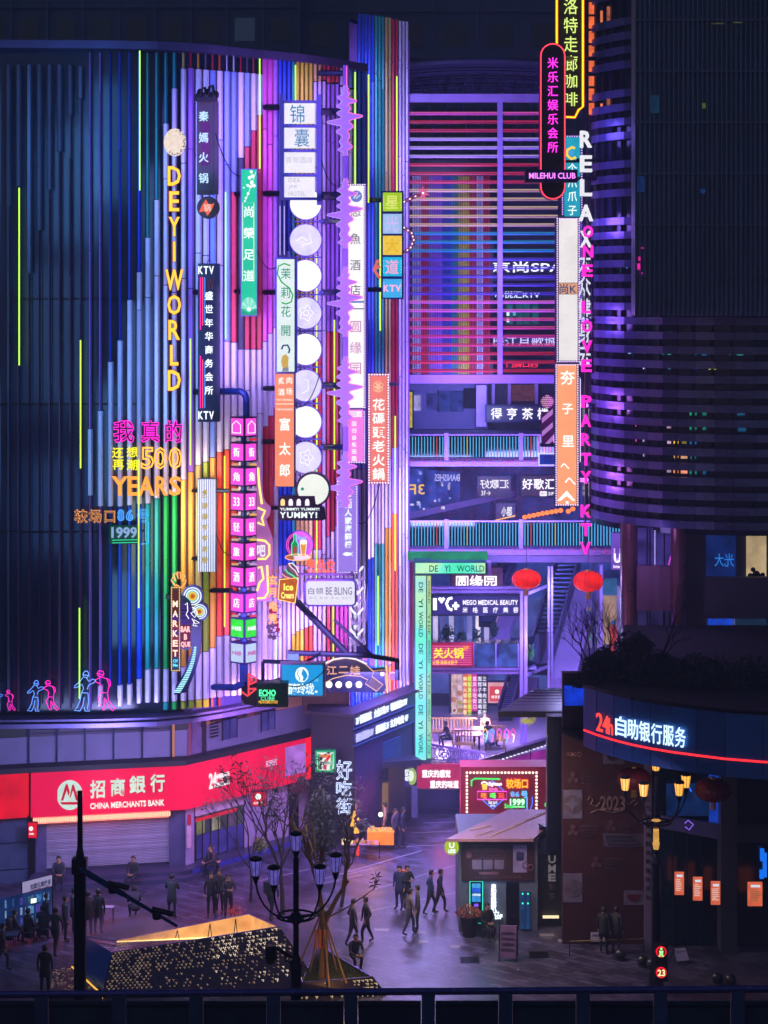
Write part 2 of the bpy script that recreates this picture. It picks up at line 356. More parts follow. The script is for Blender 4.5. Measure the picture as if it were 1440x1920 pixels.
# horizontal seams of the glass wall
for y in (562, 760, 1000): ribbon(fa, 'transom', BLK, [(x, DA(x)) for x in range(-60, 300, 30)], Z(y, 75), Z(y, 75)+.06, .1, 0)
A_F = [(15, [(120,387,'gry'),(387,1335,'gry',4)]), (34, [(120,350,'gry'),(350,1335,'dpu',3)]), (54, [(120,512,'gry'),(512,1330,'dpu',2)]), (73, [(120,432,'gry'),(432,1330,'dpu',2)]),  # slate tops at this dim end are lavender panels darkened in colour
 (92, [(120,356,'gry'),(356,1330,'dpu',3)]), (111, [(120,284,'gry'),(284,1330,'dpu',4)]), (131, [(121,217,'gry'),(217,1330,'dpu',4)]), (150, [(122,185,'gry'),(185,1330,'dpu',3)]),
 (168, [(98,804,'pur',4),(804,930,'lav'),(930,1330,'pur',4)]), (187, [(98,770,'pur',4),(770,950,'lav'),(950,1285,'pur',4),(1285,1325,'lav')]),
 (206, [(98,678,'blu',3),(678,950,'lav'),(950,1285,'blu',3)]), (224, [(98,638,'blu',4),(638,950,'lav'),(950,1285,'blu',5),(1285,1325,'lav')]), (242, [(98,562,'blu',4),(562,948,'lav'),(948,1283,'blu',5),(1283,1322,'lav')]),
 (260, [(98,510,'blu',6),(510,946,'lav'),(946,1273,'blu'),(1273,1320,'lav')]), (276, [(98,445,'tea',5),(445,945,'lav'),(945,1255,'tea'),(1255,1318,'lav')]),
 (293, [(98,374,'tea',5),(374,935,'lav'),(935,1254,'tea'),(1254,1318,'lav')]), (310, [(98,231,'tea',6),(231,930,'lav'),(930,1254,'gre'),(1254,1317,'lav'),(1317,1332,'tea')]),
 (326, [(98,165,'tea',6),(165,925,'lav'),(925,1252,'gre'),(1252,1316,'lav'),(1316,1331,'gre')]), (343, [(98,128,'tan',5),(128,900,'lav'),(900,1250,'amb'),(1250,1315,'lav'),(1315,1330,'lim')])]
for x, segs in A_F:
    for s in segs: fin(fa, x, s[3] if len(s) > 3 else 10, s[0], s[1], s[2], DA)
B_F = [(357, [(98,127,'cri',4),(127,885,'pur'),(885,1233,'amb'),(1233,1314,'lav'),(1314,1329,'lim')]), (371, [(99,129,'amb',4),(129,872,'lav'),(872,1225,'tan'),(1225,1312,'lav'),(1312,1328,'yel')]),
 (385, [(100,130,'gry',4),(130,866,'lav'),(866,1222,'lim'),(1222,1311,'lav'),(1311,1327,'yel')]), (398, [(101,131,'cri',4),(131,858,'sky'),(858,1215,'amb'),(1215,1309,'lav'),(1309,1326,'red',4)]),
 (411, [(102,132,'red',4),(132,848,'lav'),(848,1193,'red'),(1193,1308,'lav'),(1308,1325,'red',4)]), (425, [(103,133,'lav',3),(133,640,'sky'),(640,843,'lav'),(843,1191,'red'),(1191,1306,'lav')]),
 (438, [(104,134,'lav',3),(134,360,'sky'),(360,642,'cri'),(642,836,'lav'),(836,1188,'red'),(1188,1305,'lav')]), (451, [(105,135,'cri',3),(135,296,'lav'),(296,655,'gry'),(655,1304,'lav')]),
 (463, [(106,136,'gry',4),(136,275,'sky'),(275,655,'cri'),(655,1300,'lav')]), (475, [(107,137,'cri',3),(137,245,'lav'),(245,655,'cri'),(655,1298,'lav')]), (486, [(108,138,'lim',3),(138,216,'lav'),(216,655,'cri'),(655,1296,'lav')]),
 (496, [(109,640,'mag'),(640,800,'lav'),(800,1000,'cri'),(1000,1290,'lav')]), (506, [(110,625,'mag'),(625,780,'lav'),(780,1010,'cri'),(1010,1288,'lav')]), (515, [(111,615,'pur'),(615,765,'lav'),(765,900,'cri'),(900,1285,'lav')])]  # magenta light on the upper panels here is put into their colour
for x, segs in B_F:
    for s in segs: fin(fa, x, s[3] if len(s) > 3 else 12.8, s[0], s[1], s[2], DA, .34, .12)
def cols(x0, x1, st, rows, par, fn, w=None):
    x = x0 + st/2
    while x < x1:
        for y0, y1, c in rows(x): fin(par, x, w or st*.96, y0, y1, c, fn, .34, .12)
        x += st
def step(x, a, b, x0, x1): return a + (b-a)*(round((x-x0)/(x1-x0)*4)/4)
def rowsC(x):
    t = 105 + (x-520)*.16
    if x < 545: return [(t, 470, 'blu'), (470, 905, 'sky'), (905, 1060, 'blu'), (1060, 1285, 'lav')]
    if x < 555: return [(t, 480, 'tea'), (480, 905, 'lav'), (905, 1060, 'tea'), (1060, 1190, 'lav'), (1190, 1280, 'yel')]
    if x < 583: return [(t, 560, 'yel'), (560, 940, 'lav'), (940, 1060, 'tan'), (1060, 1185 - (x-555)*.4, 'lav'), (1185 - (x-555)*.4, 1280, 'yel' if x < 570 else 'red')]
    if x < 600: return [(t, step(x, 150, 155, 583, 600), 'tan'), (153, 640, 'lav'), (640, 1030, 'cri'), (1030, 1280, 'lav')]
    if x < 612: return [(t, 150, 'cri'), (152, 620, 'lav'), (620, 1040, 'lav'), (1040, 1280, 'lav')]
    if x < 632: return [(t, 155, 'cri'), (157, 622, 'pur'), (622, 1010 - (x-612)*1.2, 'cri'), (1010 - (x-612)*1.2, 1130, 'lav'), (1130, 1275, 'cri' if x < 624 else 'mag')]
    if x < 650: return [(t, 160, 'lav'), (162, 1135, 'lav'), (1135, 1272, 'mag')]
    if x < 668: return [(t, 165, 'sky'), (167, 1270, 'lav')]
    return [(t, 345, 'blu'), (345, 880, 'sky'), (880, 1210, 'lav')]
cols(521, 689, 8.2, rowsC, fa, DA, 8)
# the taller rear part of the facade
fb = thing('rainbow_facade', 'tall narrow facade of blue, teal, sand and red tubes right of the curved facade', 'building', P(715, 1340, 90))
pb = [(x, DB(x)) for x in range(655, 770, 8)]; pb.append((768, 90.0))
ZB2 = Z(1345, 84); ZT2 = Z(28, 85)
ribbon(fb, 'back_wall', wallA, pb, ZB2-.2, ZT2-.3, .4, .15)
ribbon(fb, 'added_backing', PC['pur'], pb, ZB2, ZT2-.5, .1, -.12)  # same added backing, lightening the gaps between the rear tubes
def rowsD(x):
    y0 = 24 + (x-670)*.14
    if x < 670: return [(170, 1058, 'blu'), (1058, 1330, 'blu')]
    if x < 702: return [(y0, 905, 'blu'), (905 - (x-680)*.6, 1060 - (x-670)*.5, 'lav'), (1060 - (x-670)*.5, 1335, 'blu')]
    if x < 718: return [(y0, 885, 'tea'), (885, 1020, 'lav'), (1020, 1325, 'tea')]
    if x < 735: return [(y0, 860, 'tan'), (860, 990, 'lav'), (990, 1320, 'amb')]
    if x < 746: return [(y0+2, 840, 'cri'), (840, 963, 'pur'), (963, 1315, 'red')]
    return [(y0+3, 1310, 'lav')]
cols(657, 768, 6.4, rowsD, fb, DB, 5.9)
# side return of the rainbow facade with pink lit edges beside the green pylon
for i, x in enumerate((761, 768, 775)): MB().pbox(x-2.4, 1056, x+2.4, 1308, 90.2 + i*.8, .3).build('pink_fin', mat('pink_tube', 'd8486c', .35, .2, .15, 1), fb)
# neon green tubes on the facade
neo = 'b8ff3c'
for x, y0, y1, fn, h in [(36,352,685,DA,0), (151,638,878,DA,0), (149,1140,1310,DA,0), (262,95,357,DA,0), (260,862,1140,DA,0), (357,635,872,DA,0), (423,360,635,DA,0), (487,110,316,DA,0), (421,855,1175,DA,0), (554,122,190,DA,0), (666,135,345,DA,0), (691,140,380,DA,0), (744,143,358,DB,0), (627,600,880,DA,0), (594,480,1100,DA,0), (517,1190,1280,DA,0), (687,830,1100,DB,0), (741,780,1070,DB,0), (709,1080,1210,DB,0), (625,1135,1240,DA,0), (713,380,620,DB,0)]:
    D = fn(x) - .95 - (.25 if fn is DB else 0); o = MB().ptube([(x, y0), (x, y1)], D, 1.15, 6).build('neon_tube', emi(neo, 1.9, True), None)
    k = len([1 for q in C.objects if q.name.startswith('neon_tube')])
    tag(o, None or 'yellow green neon tube %s' % {36:'leftmost of them all',151:'left of the yellow neon YEARS sign',149:'beside the second pair of neon dancers',262:'topmost one above the 500 YEARS sign',260:'crossing the letters of the YEARS sign',357:'left of the lower KTV lettering',423:'right of the dark KTV sign',487:'above the green parlour sign',421:'behind the pink box tower',554:'above the white lightbox hotel sign',666:'between waveform top and blue tubes',691:'right edge of the top blue tubes',744:'beside the purple screen post at the top',627:'down the crimson tubes behind the waveform',594:'behind the column of white discs',517:'beneath the hexagon e-sports sign',687:'just left of the salmon hot pot sign foot',741:'right of the salmon hot pot sign',709:'low on the yellow tubes by the chevron sign',625:'below the white rounded lightbox sign',713:'left of the small coloured KTV boxes'}[x], 'neon tube', 'neon tubes on the striped facade')
# ------------------------------------------------------------------ roof canopy and louvre screen
DS = 90.0
can = thing('roof_canopy', 'arched steel truss roof canopy above the louvre screen', 'canopy', P(900, 190, 97))
tr = mat('violet_steel', '6a5fae', .4, .5, .2, 3)
def arc(y0, dip, D, x0=745, x1=1060, n=12): return [P(x0+(x1-x0)*i/n, y0+dip*((i/n-.5)*2)**2, D) for i in range(n+1)]
for D, y0 in ((95, 116), (97, 131), (99, 148), (101, 160), (103, 172)):
    MB().tube(arc(y0, 9, D), .16, 6).build('purlin', tr, can)
for k in range(9):
    x = 780 + k*32; m = MB()
    m.tube([P(x, 135, 97), P(x-10, 188, 100)], .05, 5); m.tube([P(x, 135, 97), P(x+22, 188, 99)], .05, 5); m.tube([P(x+20, 118, 96), P(x-22, 190, 103)], .06, 5)
    m.tube([P(x-10, 188, 100), P(x+8, 300, 104)], .05, 5)
    m.build('truss_brace', tr, can)
m = MB(); 
for i in range(14): m.tube(arc(118+i*5, 8, 95+i*.6), .05, 4)
m.build('roof_slats', tr, can)['kind'] = 'stuff'
MB().prism([P(740, 112, 96), P(1062, 112, 96), P(1062, 175, 106), P(740, 175, 106)], (0, 0, .1)).build('roof_sheet', mat('canopy_sheet', '2a2850', .6, .2), can)
ls = thing('louvre_screen', 'large open screen of thin coloured horizontal louvres in a lilac steel frame', 'screen', P(900, 718, DS))
lil = mat('lilac_steel', 'a286dc', .38, .15, .12, 1.2)
MB().pbox(748, 176, 1075, 191, DS, .5).build('top_beam', lil, ls)
MB().pbox(742, 703, 1045, 719, DS, .5).build('bottom_beam', lil, ls)
for x in (752, 938): MB().pbox(x-5, 191, x+4.5, 703, DS+.05, .4).build('post', lil, ls)
LC = ['e05ab8','c02858','c02858','b8a0f0','b8a0f0','b8a0f0','c82a50','c82a50','c82a50'] + ['d8b898']*5 + ['1c90c8']*3 + ['4a34c0']*5 + ['e070c8','e070c8','d84888','d84888','c82a78','c82860','c01838','c01838','c01838']
for i, c in enumerate(LC):
    y = 211 + i*16.08; m = mat('louvre_' + c, c, .35, .1, .1, 1)
    for a, bb in ((757, 933), (943, 1046)):
        o = MB().pbox(a, y-1.2, bb, y+1.0, DS+.1, .1).build('louvre_light', emi(c, .75), ls)
        MB().pbox(a, y+2.0, bb, y+4.6, DS+.14, .3).build('louvre', m, ls)
# inner rainbow wall seen through the louvres
iw = thing('inner_striped_wall', 'dim rainbow striped wall behind the louvre screen', 'wall', P(840, 720, 101))
MB().pbox(700, 300, 925, 806, 101, .5).build('wall_sheet', wallA, iw)
for i in range(38):
    x = 758 + i*4.3; k = i % 38
    c = 'dpu' if i < 4 else 'lav' if i < 8 else 'cri' if i < 11 else 'pur' if i < 17 else 'blu' if i < 21 else 'tea' if i < 24 else 'yel' if i < 29 else 'cri' if i < 32 else 'lav' if i < 35 else 'cri'
    MB().pbox(x-1.5, 330, x+1.5, 715, 100.7, .25).build('tube', PC[c], iw)
# ------------------------------------------------------------------ drum building on the right
dr = thing('drum_building', 'round building wrapped in curved lilac bands, right of the vertical letters', 'building', P(1300, 1290, 84))
DP = [(1104, 85.6), (1110, 84.2), (1122, 83.4), (1136, 82.8), (1152, 82.2), (1170, 81.7), (1192, 81.2), (1216, 80.8), (1242, 80.4), (1272, 80.1), (1304, 79.9), (1340, 79.7), (1378, 79.5), (1420, 79.4), (1720, 79.6)]
band = [mat('band_panel_%d' % i, c, .3, .35, .12, 1) for i, c in enumerate(('6a6aa8', '7c7cb8', '565690'))]
winm = mat('ribbon_glass', '141e38', .1, .2, .3, .8, .02)
def seg(i, z0, z1, off=0.0, th=.35):
    (xa, Da), (xb, Db) = DP[i], DP[i+1]
    A = Vector((X(xa, Da), Da+off, z0)); B = Vector((X(xb, Db), Db+off, z0)); u = Vector((0, 0, z1-z0))
    g = (B-A).normalized()*.006
    return MB().prism([A+g, B-g, B-g+u, A+g+u], (0, th, 0))
zrows = [Z(986, 81) + k*.585 for k in range(0, 42)]
proto = {}
gaps = {3, 7, 13, 18, 22, 26, 31, 36}
for k, z in enumerate(zrows):
    top = z > Z(592, 80)
    if k in gaps and k > 20: continue
    for i in range(6 if top else 14):
        key = i; cm = band[(i*7+k*3) % 3 if rnd.random() < .5 else i % 3]
        if k == 0 or key not in proto: pass
        if key not in proto:
            o = seg(i, zrows[0], zrows[0]+.3).build('band_panel', cm, dr); proto[key] = o
            o.location = (0, 0, z - zrows[0])
        else:
            o = proto[key].copy(); C.objects.link(o); o.location = (0, 0, z - zrows[0])
        o.material_slots[0].link = 'OBJECT'; o.material_slots[0].material = cm
mb = MB()
for i in range(14): mb2 = seg(i, zrows[0]-.3, zrows[-1] + 1 if i < 6 else Z(585, 80), .7, 2.0); mb.add(mb2.v, mb2.f)
mb.build('ribbon_window', winm, dr)
for i in range(14):
    (xa, Da) = DP[i]; p = Vector((X(xa, Da), Da+.5, 0))
    MB().box(p.x-.05, p.x+.05, p.y, p.y+.25, zrows[0], zrows[-1] if i < 6 else Z(592, 80)).build('mullion', BLK, dr)
LW = [(1243,628,'1c7878',7),(1257,628,'1c8080',6),(1392,630,'2c8c88',18),(1370,630,'145a66',10),(1243,659,'146868',6),(1256,659,'1c7c74',8),(1302,660,'0e5878',9),(1321,660,'1460a0',9),(1388,660,'2c8880',12),(1372,660,'14605c',10),
      (1303,686,'2840d8',7),(1321,685,'2448c0',9),(1336,687,'90a814',14),(1356,686,'7c9418',12),(1255,686,'145a6c',5),(1300,773,'107050',13),(1321,773,'126a58',7),(1300,800,'107050',13),(1321,800,'106050',6),(1256,797,'9a7c98',10),
      (1256,826,'b890b0',9),(1268,826,'f0b810',9),(1283,826,'5c5c18',8),(1300,827,'0c5890',12),(1268,853,'d89848',8),(1283,854,'a87858',12),(1300,855,'0e5058',10),(1268,881,'f08848',9),(1283,882,'c8785c',12),(1300,883,'0e6058',13),(1256,880,'8a7890',10),(1321,883,'0c4870',6),
      (1390,773,'0c3c58',14),(1392,803,'0c3c5c',14),(1181,628,'58b8e8',5),(1186,628,'a8e0ff',6),(1201,628,'c8c8ff',1.6),(1208,628,'38a0d0',4),(1184,657,'7898c8',12),(1201,657,'f02c9c',1.8),(1208,657,'58c0e8',3),(1208,686,'c0b0ff',4),(1193,794,'f02cb0',4),(1193,822,'d02cb0',3),(1180,765,'c0b8d8',5),(1208,822,'a090d8',5),(1208,850,'9080c8',4),(1138,628,'4890e8',5),(1165,505,'38a0d8',3),(1178,497,'3870c8',8)]
for x, y, c, w in LW:
    D = lerp(DP, x) - .05 + .7 - .02
    MB().pbox(x-w/2, y-6, x+w/2, y+6, D, .1).build('lit_window', emi(c, 1.25, False, .4, scale=4), dr)
# posts carrying the drum and the floors beneath it
colm = mat('rust_column', '844858', .28, .4, .2, 1.5)
zt = Z(995, 80)
MB().cyl(X(1183, 81), 81.6, 9.4, zt+.1, .34, 16).build('column', colm, dr)
MB().cyl(X(1277, 79.8), 80.6, 9.4, zt+.1, .3, 16).build('column', colm, dr)
wall2 = mat('drum_wall', '3a3c50', .6, 0, .2, 1)
MB().pbox(1168, 985, 1215, 1300, 82.4, 1).build('wall_bay', mat('brown_wall', '3c2834', .5), dr)
MB().pbox(1270, 990, 1324, 1300, 81.4, 1).build('wall_bay', mat('brown_wall', '20141c'), dr)
MB().pbox(1380, 990, 1400, 1300, 81.4, 1).build('wall_bay', wall2, dr)
MB().pbox(1437, 990, 1720, 1300, 81.4, 1).build('wall_bay', wall2, dr)
spand = mat('wood_spandrel', '8c5470', .5, .1, .3, 1, stretch=(6, 1, .4))
MB().pbox(1196, 1062, 1270, 1145, 80.6, .4).build('spandrel', spand, dr); MB().pbox(1322, 1083, 1720, 1160, 80.4, .4).build('spandrel', mat('dark_spandrel', '584458', .6), dr)
MB().pbox(1196, 990, 1270, 1062, 81.3, .1).build('window', emi('3a2c78', .8, False, .5), dr)
MB().pbox(1196, 1145, 1270, 1300, 81.3, .1).build('window', emi('251f4a', .8, False, .6), dr)
MB().pbox(1324, 990, 1380, 1083, 81.3, .1).build('window', emi('0a2058', .9, False, .5), dr)
MB().pbox(1400, 1003, 1437, 1086, 81.3, .1).build('window', emi('b8a078', .9, False, .3), dr)
MB().pbox(1328, 1160, 1374, 1190, 81.2, .1).build('window', emi('1440b8', .9, False, .5), dr)
MB().pbox(1378, 1160, 1437, 1190, 81.2, .1).build('window', emi('142840', .9, False, .4), dr)
for x in (1214, 1219, 1246): MB().pbox(x-1, 990, x+1, 1300, 81.15, .12).build('window_bar', BLK, dr)
for y in (1215,): MB().pbox(1196, y-1, 1270, y+1, 81.1, .12).build('window_bar', BLK, dr)
for x in (1245, 1256): MB().pbox(x-1.2, 1150, x+1.2, 1300, 81.12, .12).build('window_bar', BLK, dr)
MB().ptext('光大', 1340, 1038, 1376, 1062, 81.2, .02, mirror=True).build('reflected_lettering', emi('2c88f0', .8), dr)
bl = MB(); [bl.disc(1228, y, 1.3, 81.15, .05, 6) for y in range(996, 1062, 4)]; bl.build('bulb_string', emi('b8b0ff', 1.2), dr)
MB().ptube([(1262,1040),(1266,1052),(1256,1066)], 81.1, 1.4).build('neon_curve', emi('20c060', 1.2), dr); MB().ptube([(1266,1000),(1266,1022),(1268,1030)], 81.1, 1.4).build('neon_curve', emi('e040c0', 1.2), dr)
MB().ptube([(1258,1042),(1254,1058),(1250,1068)], 81.1, 1.2).build('neon_curve', emi('d040d0', 1.1), dr)
# silhouettes on the sill of the lit window
m = MB(); [m.ball(P(x, y, 81.1), r, 8) for x, y, r in ((1407,1080,.12),(1412,1068,.1),(1418,1077,.16),(1425,1082,.14),(1430,1078,.1))]; m.build('potted_plant_silhouette', mat('sill_plants', '1c2414', .8), dr)
# dark louvred block on top of the drum
lb = thing('louvred_block', 'black louvred block rising out of frame above the drum building', 'building', P(1330, 590, 78))
MB().pbox(1188, -220, 1720, 592, 77.4, .7).build('wall', mat('black_block_wall', '54688c', .6, .1, .3, .4), lb)
finm = mat('block_fin', '6a7ea4', .5, .2, .3, .6)
for i in range(58): MB().pbox(1190+i*9, -220, 1192.5+i*9, 592, 77.15, .25).build('fin', finm, lb)
for y0 in range(-60, 600, 96): MB().pbox(1188, y0, 1720, y0+2, 77.1, .3).build('floor_line', finm, lb)
for x, y, w, h, c in [(1228,195,16,34,'0c2a40'),(1320,198,6,10,'3a5020'),(1346,44,24,2,'3a3c20'),(1384,42,18,2,'3a4024'),(1318,358,8,8,'10306a'),(1198,500,5,12,'f020a8'),(1204,512,3,3,'a81878'),(1199,485,4,8,'d81c98'),(1205,465,4,3,'b01888'),(1202,345,14,30,'0c2450')]:
    MB().pbox(x-w/2, y-h/2, x+w/2, y+h/2, 77.05, .06).build('lit_window', emi(c, .9, False, .4, scale=5), lb)
# narrow edge with orange light behind the yellow sign
eb = thing('orange_lit_edge', 'stack of orange lit glass panes between the yellow neon sign and the drum building', 'facade', P(1110, 215, 84))
for k in range(-1, 8): MB().pbox(1104.5, 4+k*27, 1114, 26+k*27, 84.3, .1).build('pane', emi('f06a38', 1.0, True, .3, scale=3), eb)
MB().pbox(1114.5, -30, 1118, 222, 84.2, .3).build('edge_post', BLK, eb)
for y0, h in ((12, 60), (88, 0), (186, 34)):
    if h: MB().pbox(1126, y0+8, 1131, y0+h*.5+8, lerp(DP, 1128)+.45, .1).build('pane', emi('f08050', .9, False, .4), eb); MB().pbox(1138, y0, 1144, y0+h*.6, lerp(DP, 1141)+.45, .1).build('pane', emi('a85a40', .8, False, .5, scale=6), eb)
tower('side_tower', 'unlit dark blue tower block beyond the louvred block at the right border', 1640, 2300, -160, 1400, 100, '4a5680', 8, 14, {})
# ------------------------------------------------------------------ bridges and the gallery behind them
lilw = mat('violet_concrete', '7a6cb0', .55, 0, .25, 1.2)
dkb = mat('blue_gallery_wall', '2c2c66', .5, .1, .25, .8)
def bridge(label, x0, x1, yt, yb, ys, D, w=3.0):
    """footbridge: slab, upstand, posts and one bar per upright; the bars carry cyan tube light"""
    t = thing('footbridge', label, 'footbridge', P((x0+x1)/2, ys, D), 'footbridges across the alley')
    MB().box(X(x0, D), X(x1, D), D-.1, D+w, Z(ys, D), Z(yb+3, D)).build('deck', lilw, t)
    MB().box(X(x0, D), X(x1, D), D-.16, D-.1, Z(yb+14, D), Z(yb+5, D)).build('fascia', lil, t)
    MB().pbox(x0, yt, x1, yt+3, D-.02, .12).build('top_rail', lil, t)
    MB().pbox(x0, yb-2, x1, yb+3, D-.02, .12).build('bottom_rail', dkb, t)
    n = int((x1-x0)/5.7); cyan = emi('50b4ec', 1.05)
    for i in range(n+1):
        x = x0 + i*5.7; c = cyan
        if i % 31 == 10: c = emi('d85a50', .8)
        if i % 29 == 20: c = emi('c8d060', .8)
        MB().pbox(x-.8, yt+5, x+.8, yb-3, D, .05).build('baluster', c, t)
    for x in ([x0+75, x0+215] if x1-x0 > 250 else [x0+120]): MB().pbox(x-4, yt-2, x+4, yb+3, D-.1, .2).build('post', lil, t)
    MB().pbox(x0, yt+3, x1, yb-2, D+.15, .03).build('glass_panel', glass('bridge_glass', '3a64a8', .08, .15), t)
    return t
bridge('upper footbridge with glowing cyan balusters below the louvre screen', 762, 1050, 814, 860, 874, 92)
bridge('lower footbridge with glowing cyan balusters above the red lanterns', 762, 1168, 976, 1026, 1054, 90)
# pinkish fairy lights strung along the bridges
for (lab, y, xa, xb, D) in [('dense string of red fairy lights along the upper footbridge edge', 864, 764, 1045, 91.8), ('dense string of red fairy lights along the lower footbridge edge', 1030, 764, 1165, 89.8)]:
    m = MB()
    for i in range(240):
        x = rnd.uniform(xa, xb); m.disc(x, y+rnd.uniform(-4, 8), .7, D, .03, 4)
    o = m.build('fairy_lights', emi('f0405c', 1.3)); o['kind'] = 'stuff'; o['label'] = lab; o['category'] = 'fairy lights'
# net of fairy lights between the bridges
m = MB()
for i in range(700):
    x = rnd.uniform(800, 1040); y = rnd.uniform(870, 975); m.disc(x, y, .6, 93.5+rnd.uniform(0, 1), .03, 4)
o = m.build('fairy_light_curtain', emi('c83c78', .9)); o['kind'] = 'stuff'; o['label'] = 'loose curtain of dim pink fairy lights between the two footbridges'; o['category'] = 'fairy lights'
# floor above upper bridge: pale clad building with windows
g1 = thing('clad_gallery', 'violet clad gallery building with reflections put into its window glow behind the upper footbridge', 'building', P(880, 880, 99))
MB().pbox(700, 715, 915, 812, 99, 2).build('wall', mat('violet_cladding', '5a58a0', .5, 0, .2, 2, .3), g1)
for x0, x1, y0, y1, c in ((772, 789, 741, 770, 'b0a8f0'), (801, 822, 738, 768, '3c40a0'), (824, 868, 733, 772, '3848b0'), (869, 892, 728, 766, '16183c')):
    w = MB().pbox(x0, y0, x1, y1, 98.9, .08).build('window', emi(c, .55, False, .6, scale=2.5), g1)  # reflections in the panes put in as mottled emission
for x in (822, 846, 868): MB().pbox(x-.8, 733, x+.8, 772, 98.8, .1).build('window_bar', BLK, g1)
MB().pbox(893, 722, 912, 800, 98.2, .8).build('pier', lil, g1)
MB().pbox(912, 715, 1060, 880, 100, 1).build('recess_wall', mat('dark_recess', '1a1a40', .5), g1)
MB().pbox(957, 722, 1004, 752, 99.8, .1).build('window', emi('6a3c50', .6, False, .6, scale=5), g1)
for x in (925, 955, 1006): MB().pbox(x-3, 720, x+3, 758, 99.5, .3).build('pier', lil, g1)
MB().pbox(700, 806, 1060, 816, 98.5, .6).build('ledge', dkb, g1)
# sign helpers -------------------------------------------------------
def board(name, label, x0, y0, x1, y1, D, face, th=.25, frame=None, fm=3, group=None, cat='sign', s=None):
    t = thing(name, label, cat, P((x0+x1)/2, y1, D), group)
    cb_ = MB().pbox(x0-fm, y0-fm, x1+fm, y1+fm, D+.02, th).build('cabinet', frame or STEEL, t)
    if face is not None: MB().pbox(x0, y0, x1, y1, D-.02, .1).build('face', face, cb_)
    return t
W = lambda s=1.3: emi('f4f0ff', s)
t = board('shop_sign', 'dark blue shop sign with white characters 得亨茶楼 behind the upper footbridge', 913, 762, 1020, 789, 96.5, mat('deep_blue_face', '0c1440', .4))
for i, ch in enumerate('得亨茶楼'): MB().ptext(ch, 920+i*29, 764, 942+i*29, 787, 96.4, .05, bold=.03, em=True).build('character', W(1.4), t)
t = board('yellow_shop_sign', 'tall narrow yellow sign with orange characters left of the upper footbridge', 761, 735, 773, 802, 93, emi('c0c018', .9))
chars(t, '烤肉酒吧', 767, 737, 800, 11, 92.9, emi('d86820', .9))
# second gallery: glass whose reflections and mirrored signs are put in as emission
g2 = thing('glass_gallery', 'dark glass gallery between the footbridges with mirrored neon put in as glow', 'building', P(880, 1050, 98))
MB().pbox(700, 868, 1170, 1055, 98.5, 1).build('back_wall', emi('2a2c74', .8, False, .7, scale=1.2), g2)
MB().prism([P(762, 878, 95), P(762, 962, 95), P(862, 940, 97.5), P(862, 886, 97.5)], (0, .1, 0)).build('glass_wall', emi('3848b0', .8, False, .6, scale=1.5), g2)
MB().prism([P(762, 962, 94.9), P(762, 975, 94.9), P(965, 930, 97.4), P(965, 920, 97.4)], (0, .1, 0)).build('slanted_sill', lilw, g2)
MB().pbox(968, 868, 978, 975, 97, .4).build('pier', dkb, g2)
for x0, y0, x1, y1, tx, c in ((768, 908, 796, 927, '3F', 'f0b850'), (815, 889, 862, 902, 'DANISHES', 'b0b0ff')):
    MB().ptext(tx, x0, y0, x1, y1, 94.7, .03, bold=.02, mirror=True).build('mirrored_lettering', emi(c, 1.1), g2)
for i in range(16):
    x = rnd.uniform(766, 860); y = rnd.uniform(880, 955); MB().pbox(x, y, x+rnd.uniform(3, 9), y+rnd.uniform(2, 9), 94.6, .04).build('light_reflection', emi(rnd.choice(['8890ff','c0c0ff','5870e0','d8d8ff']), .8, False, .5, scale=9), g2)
t = board('mirrored_sign', 'painted reflection of a white character sign with right arrow on the glass between the footbridges', 898, 896, 955, 930, 96.6, None, .1, mat('glass_back', '1c1c58', .3))
MB().ptext('汇歌好', 900, 899, 954, 916, 96.5, .04, bold=.03, mirror=True).build('lettering', W(1.2), t); MB().ptext('3F→', 902, 920, 920, 929, 96.5, .04, bold=.02).build('floor_number', W(1), t)  # mirror image in the glass built as glowing lettering
t = board('karaoke_sign', 'white characters 好歌汇 with arrow 3F left of the orange vertical sign', 977, 893, 1042, 930, 96, mat('maroon_face', '28103c', .4), .2)
for i, ch in enumerate('好歌汇'): MB().ptext(ch, 979+i*21, 897, 999+i*21, 918, 95.9, .05, bold=.04, em=True).build('character', W(1.5), t)
MB().ptext('⬅3F', 1012, 921, 1039, 930, 95.9, .04, bold=.02).build('floor_number', W(1.1), t)
t = board('white_lightbox', 'small tilted white lightbox with dark characters under the mirrored sign', 930, 944, 966, 972, 95.5, emi('5a50a0', .8, False, .4, scale=3), .15)
MB().ptext('小郡', 940, 950, 960, 968, 95.4, .03, bold=.04).build('lettering', W(1.2), t)
MB().prism([P(928, 975, 95.3), P(966, 966, 95.3), P(966, 968, 95.3), P(928, 977, 95.3)], (0, .05, 0)).build('light_bar', emi('ffb060', 1.5, True), t)
# bright shop interior under it
t = board('shop_interior', 'bright cream lit shop window behind the lower footbridge balusters', 932, 982, 962, 1018, 97.5, emi('f0d8c0', 1.1, True, .4, scale=4), .2, cat='shop window')
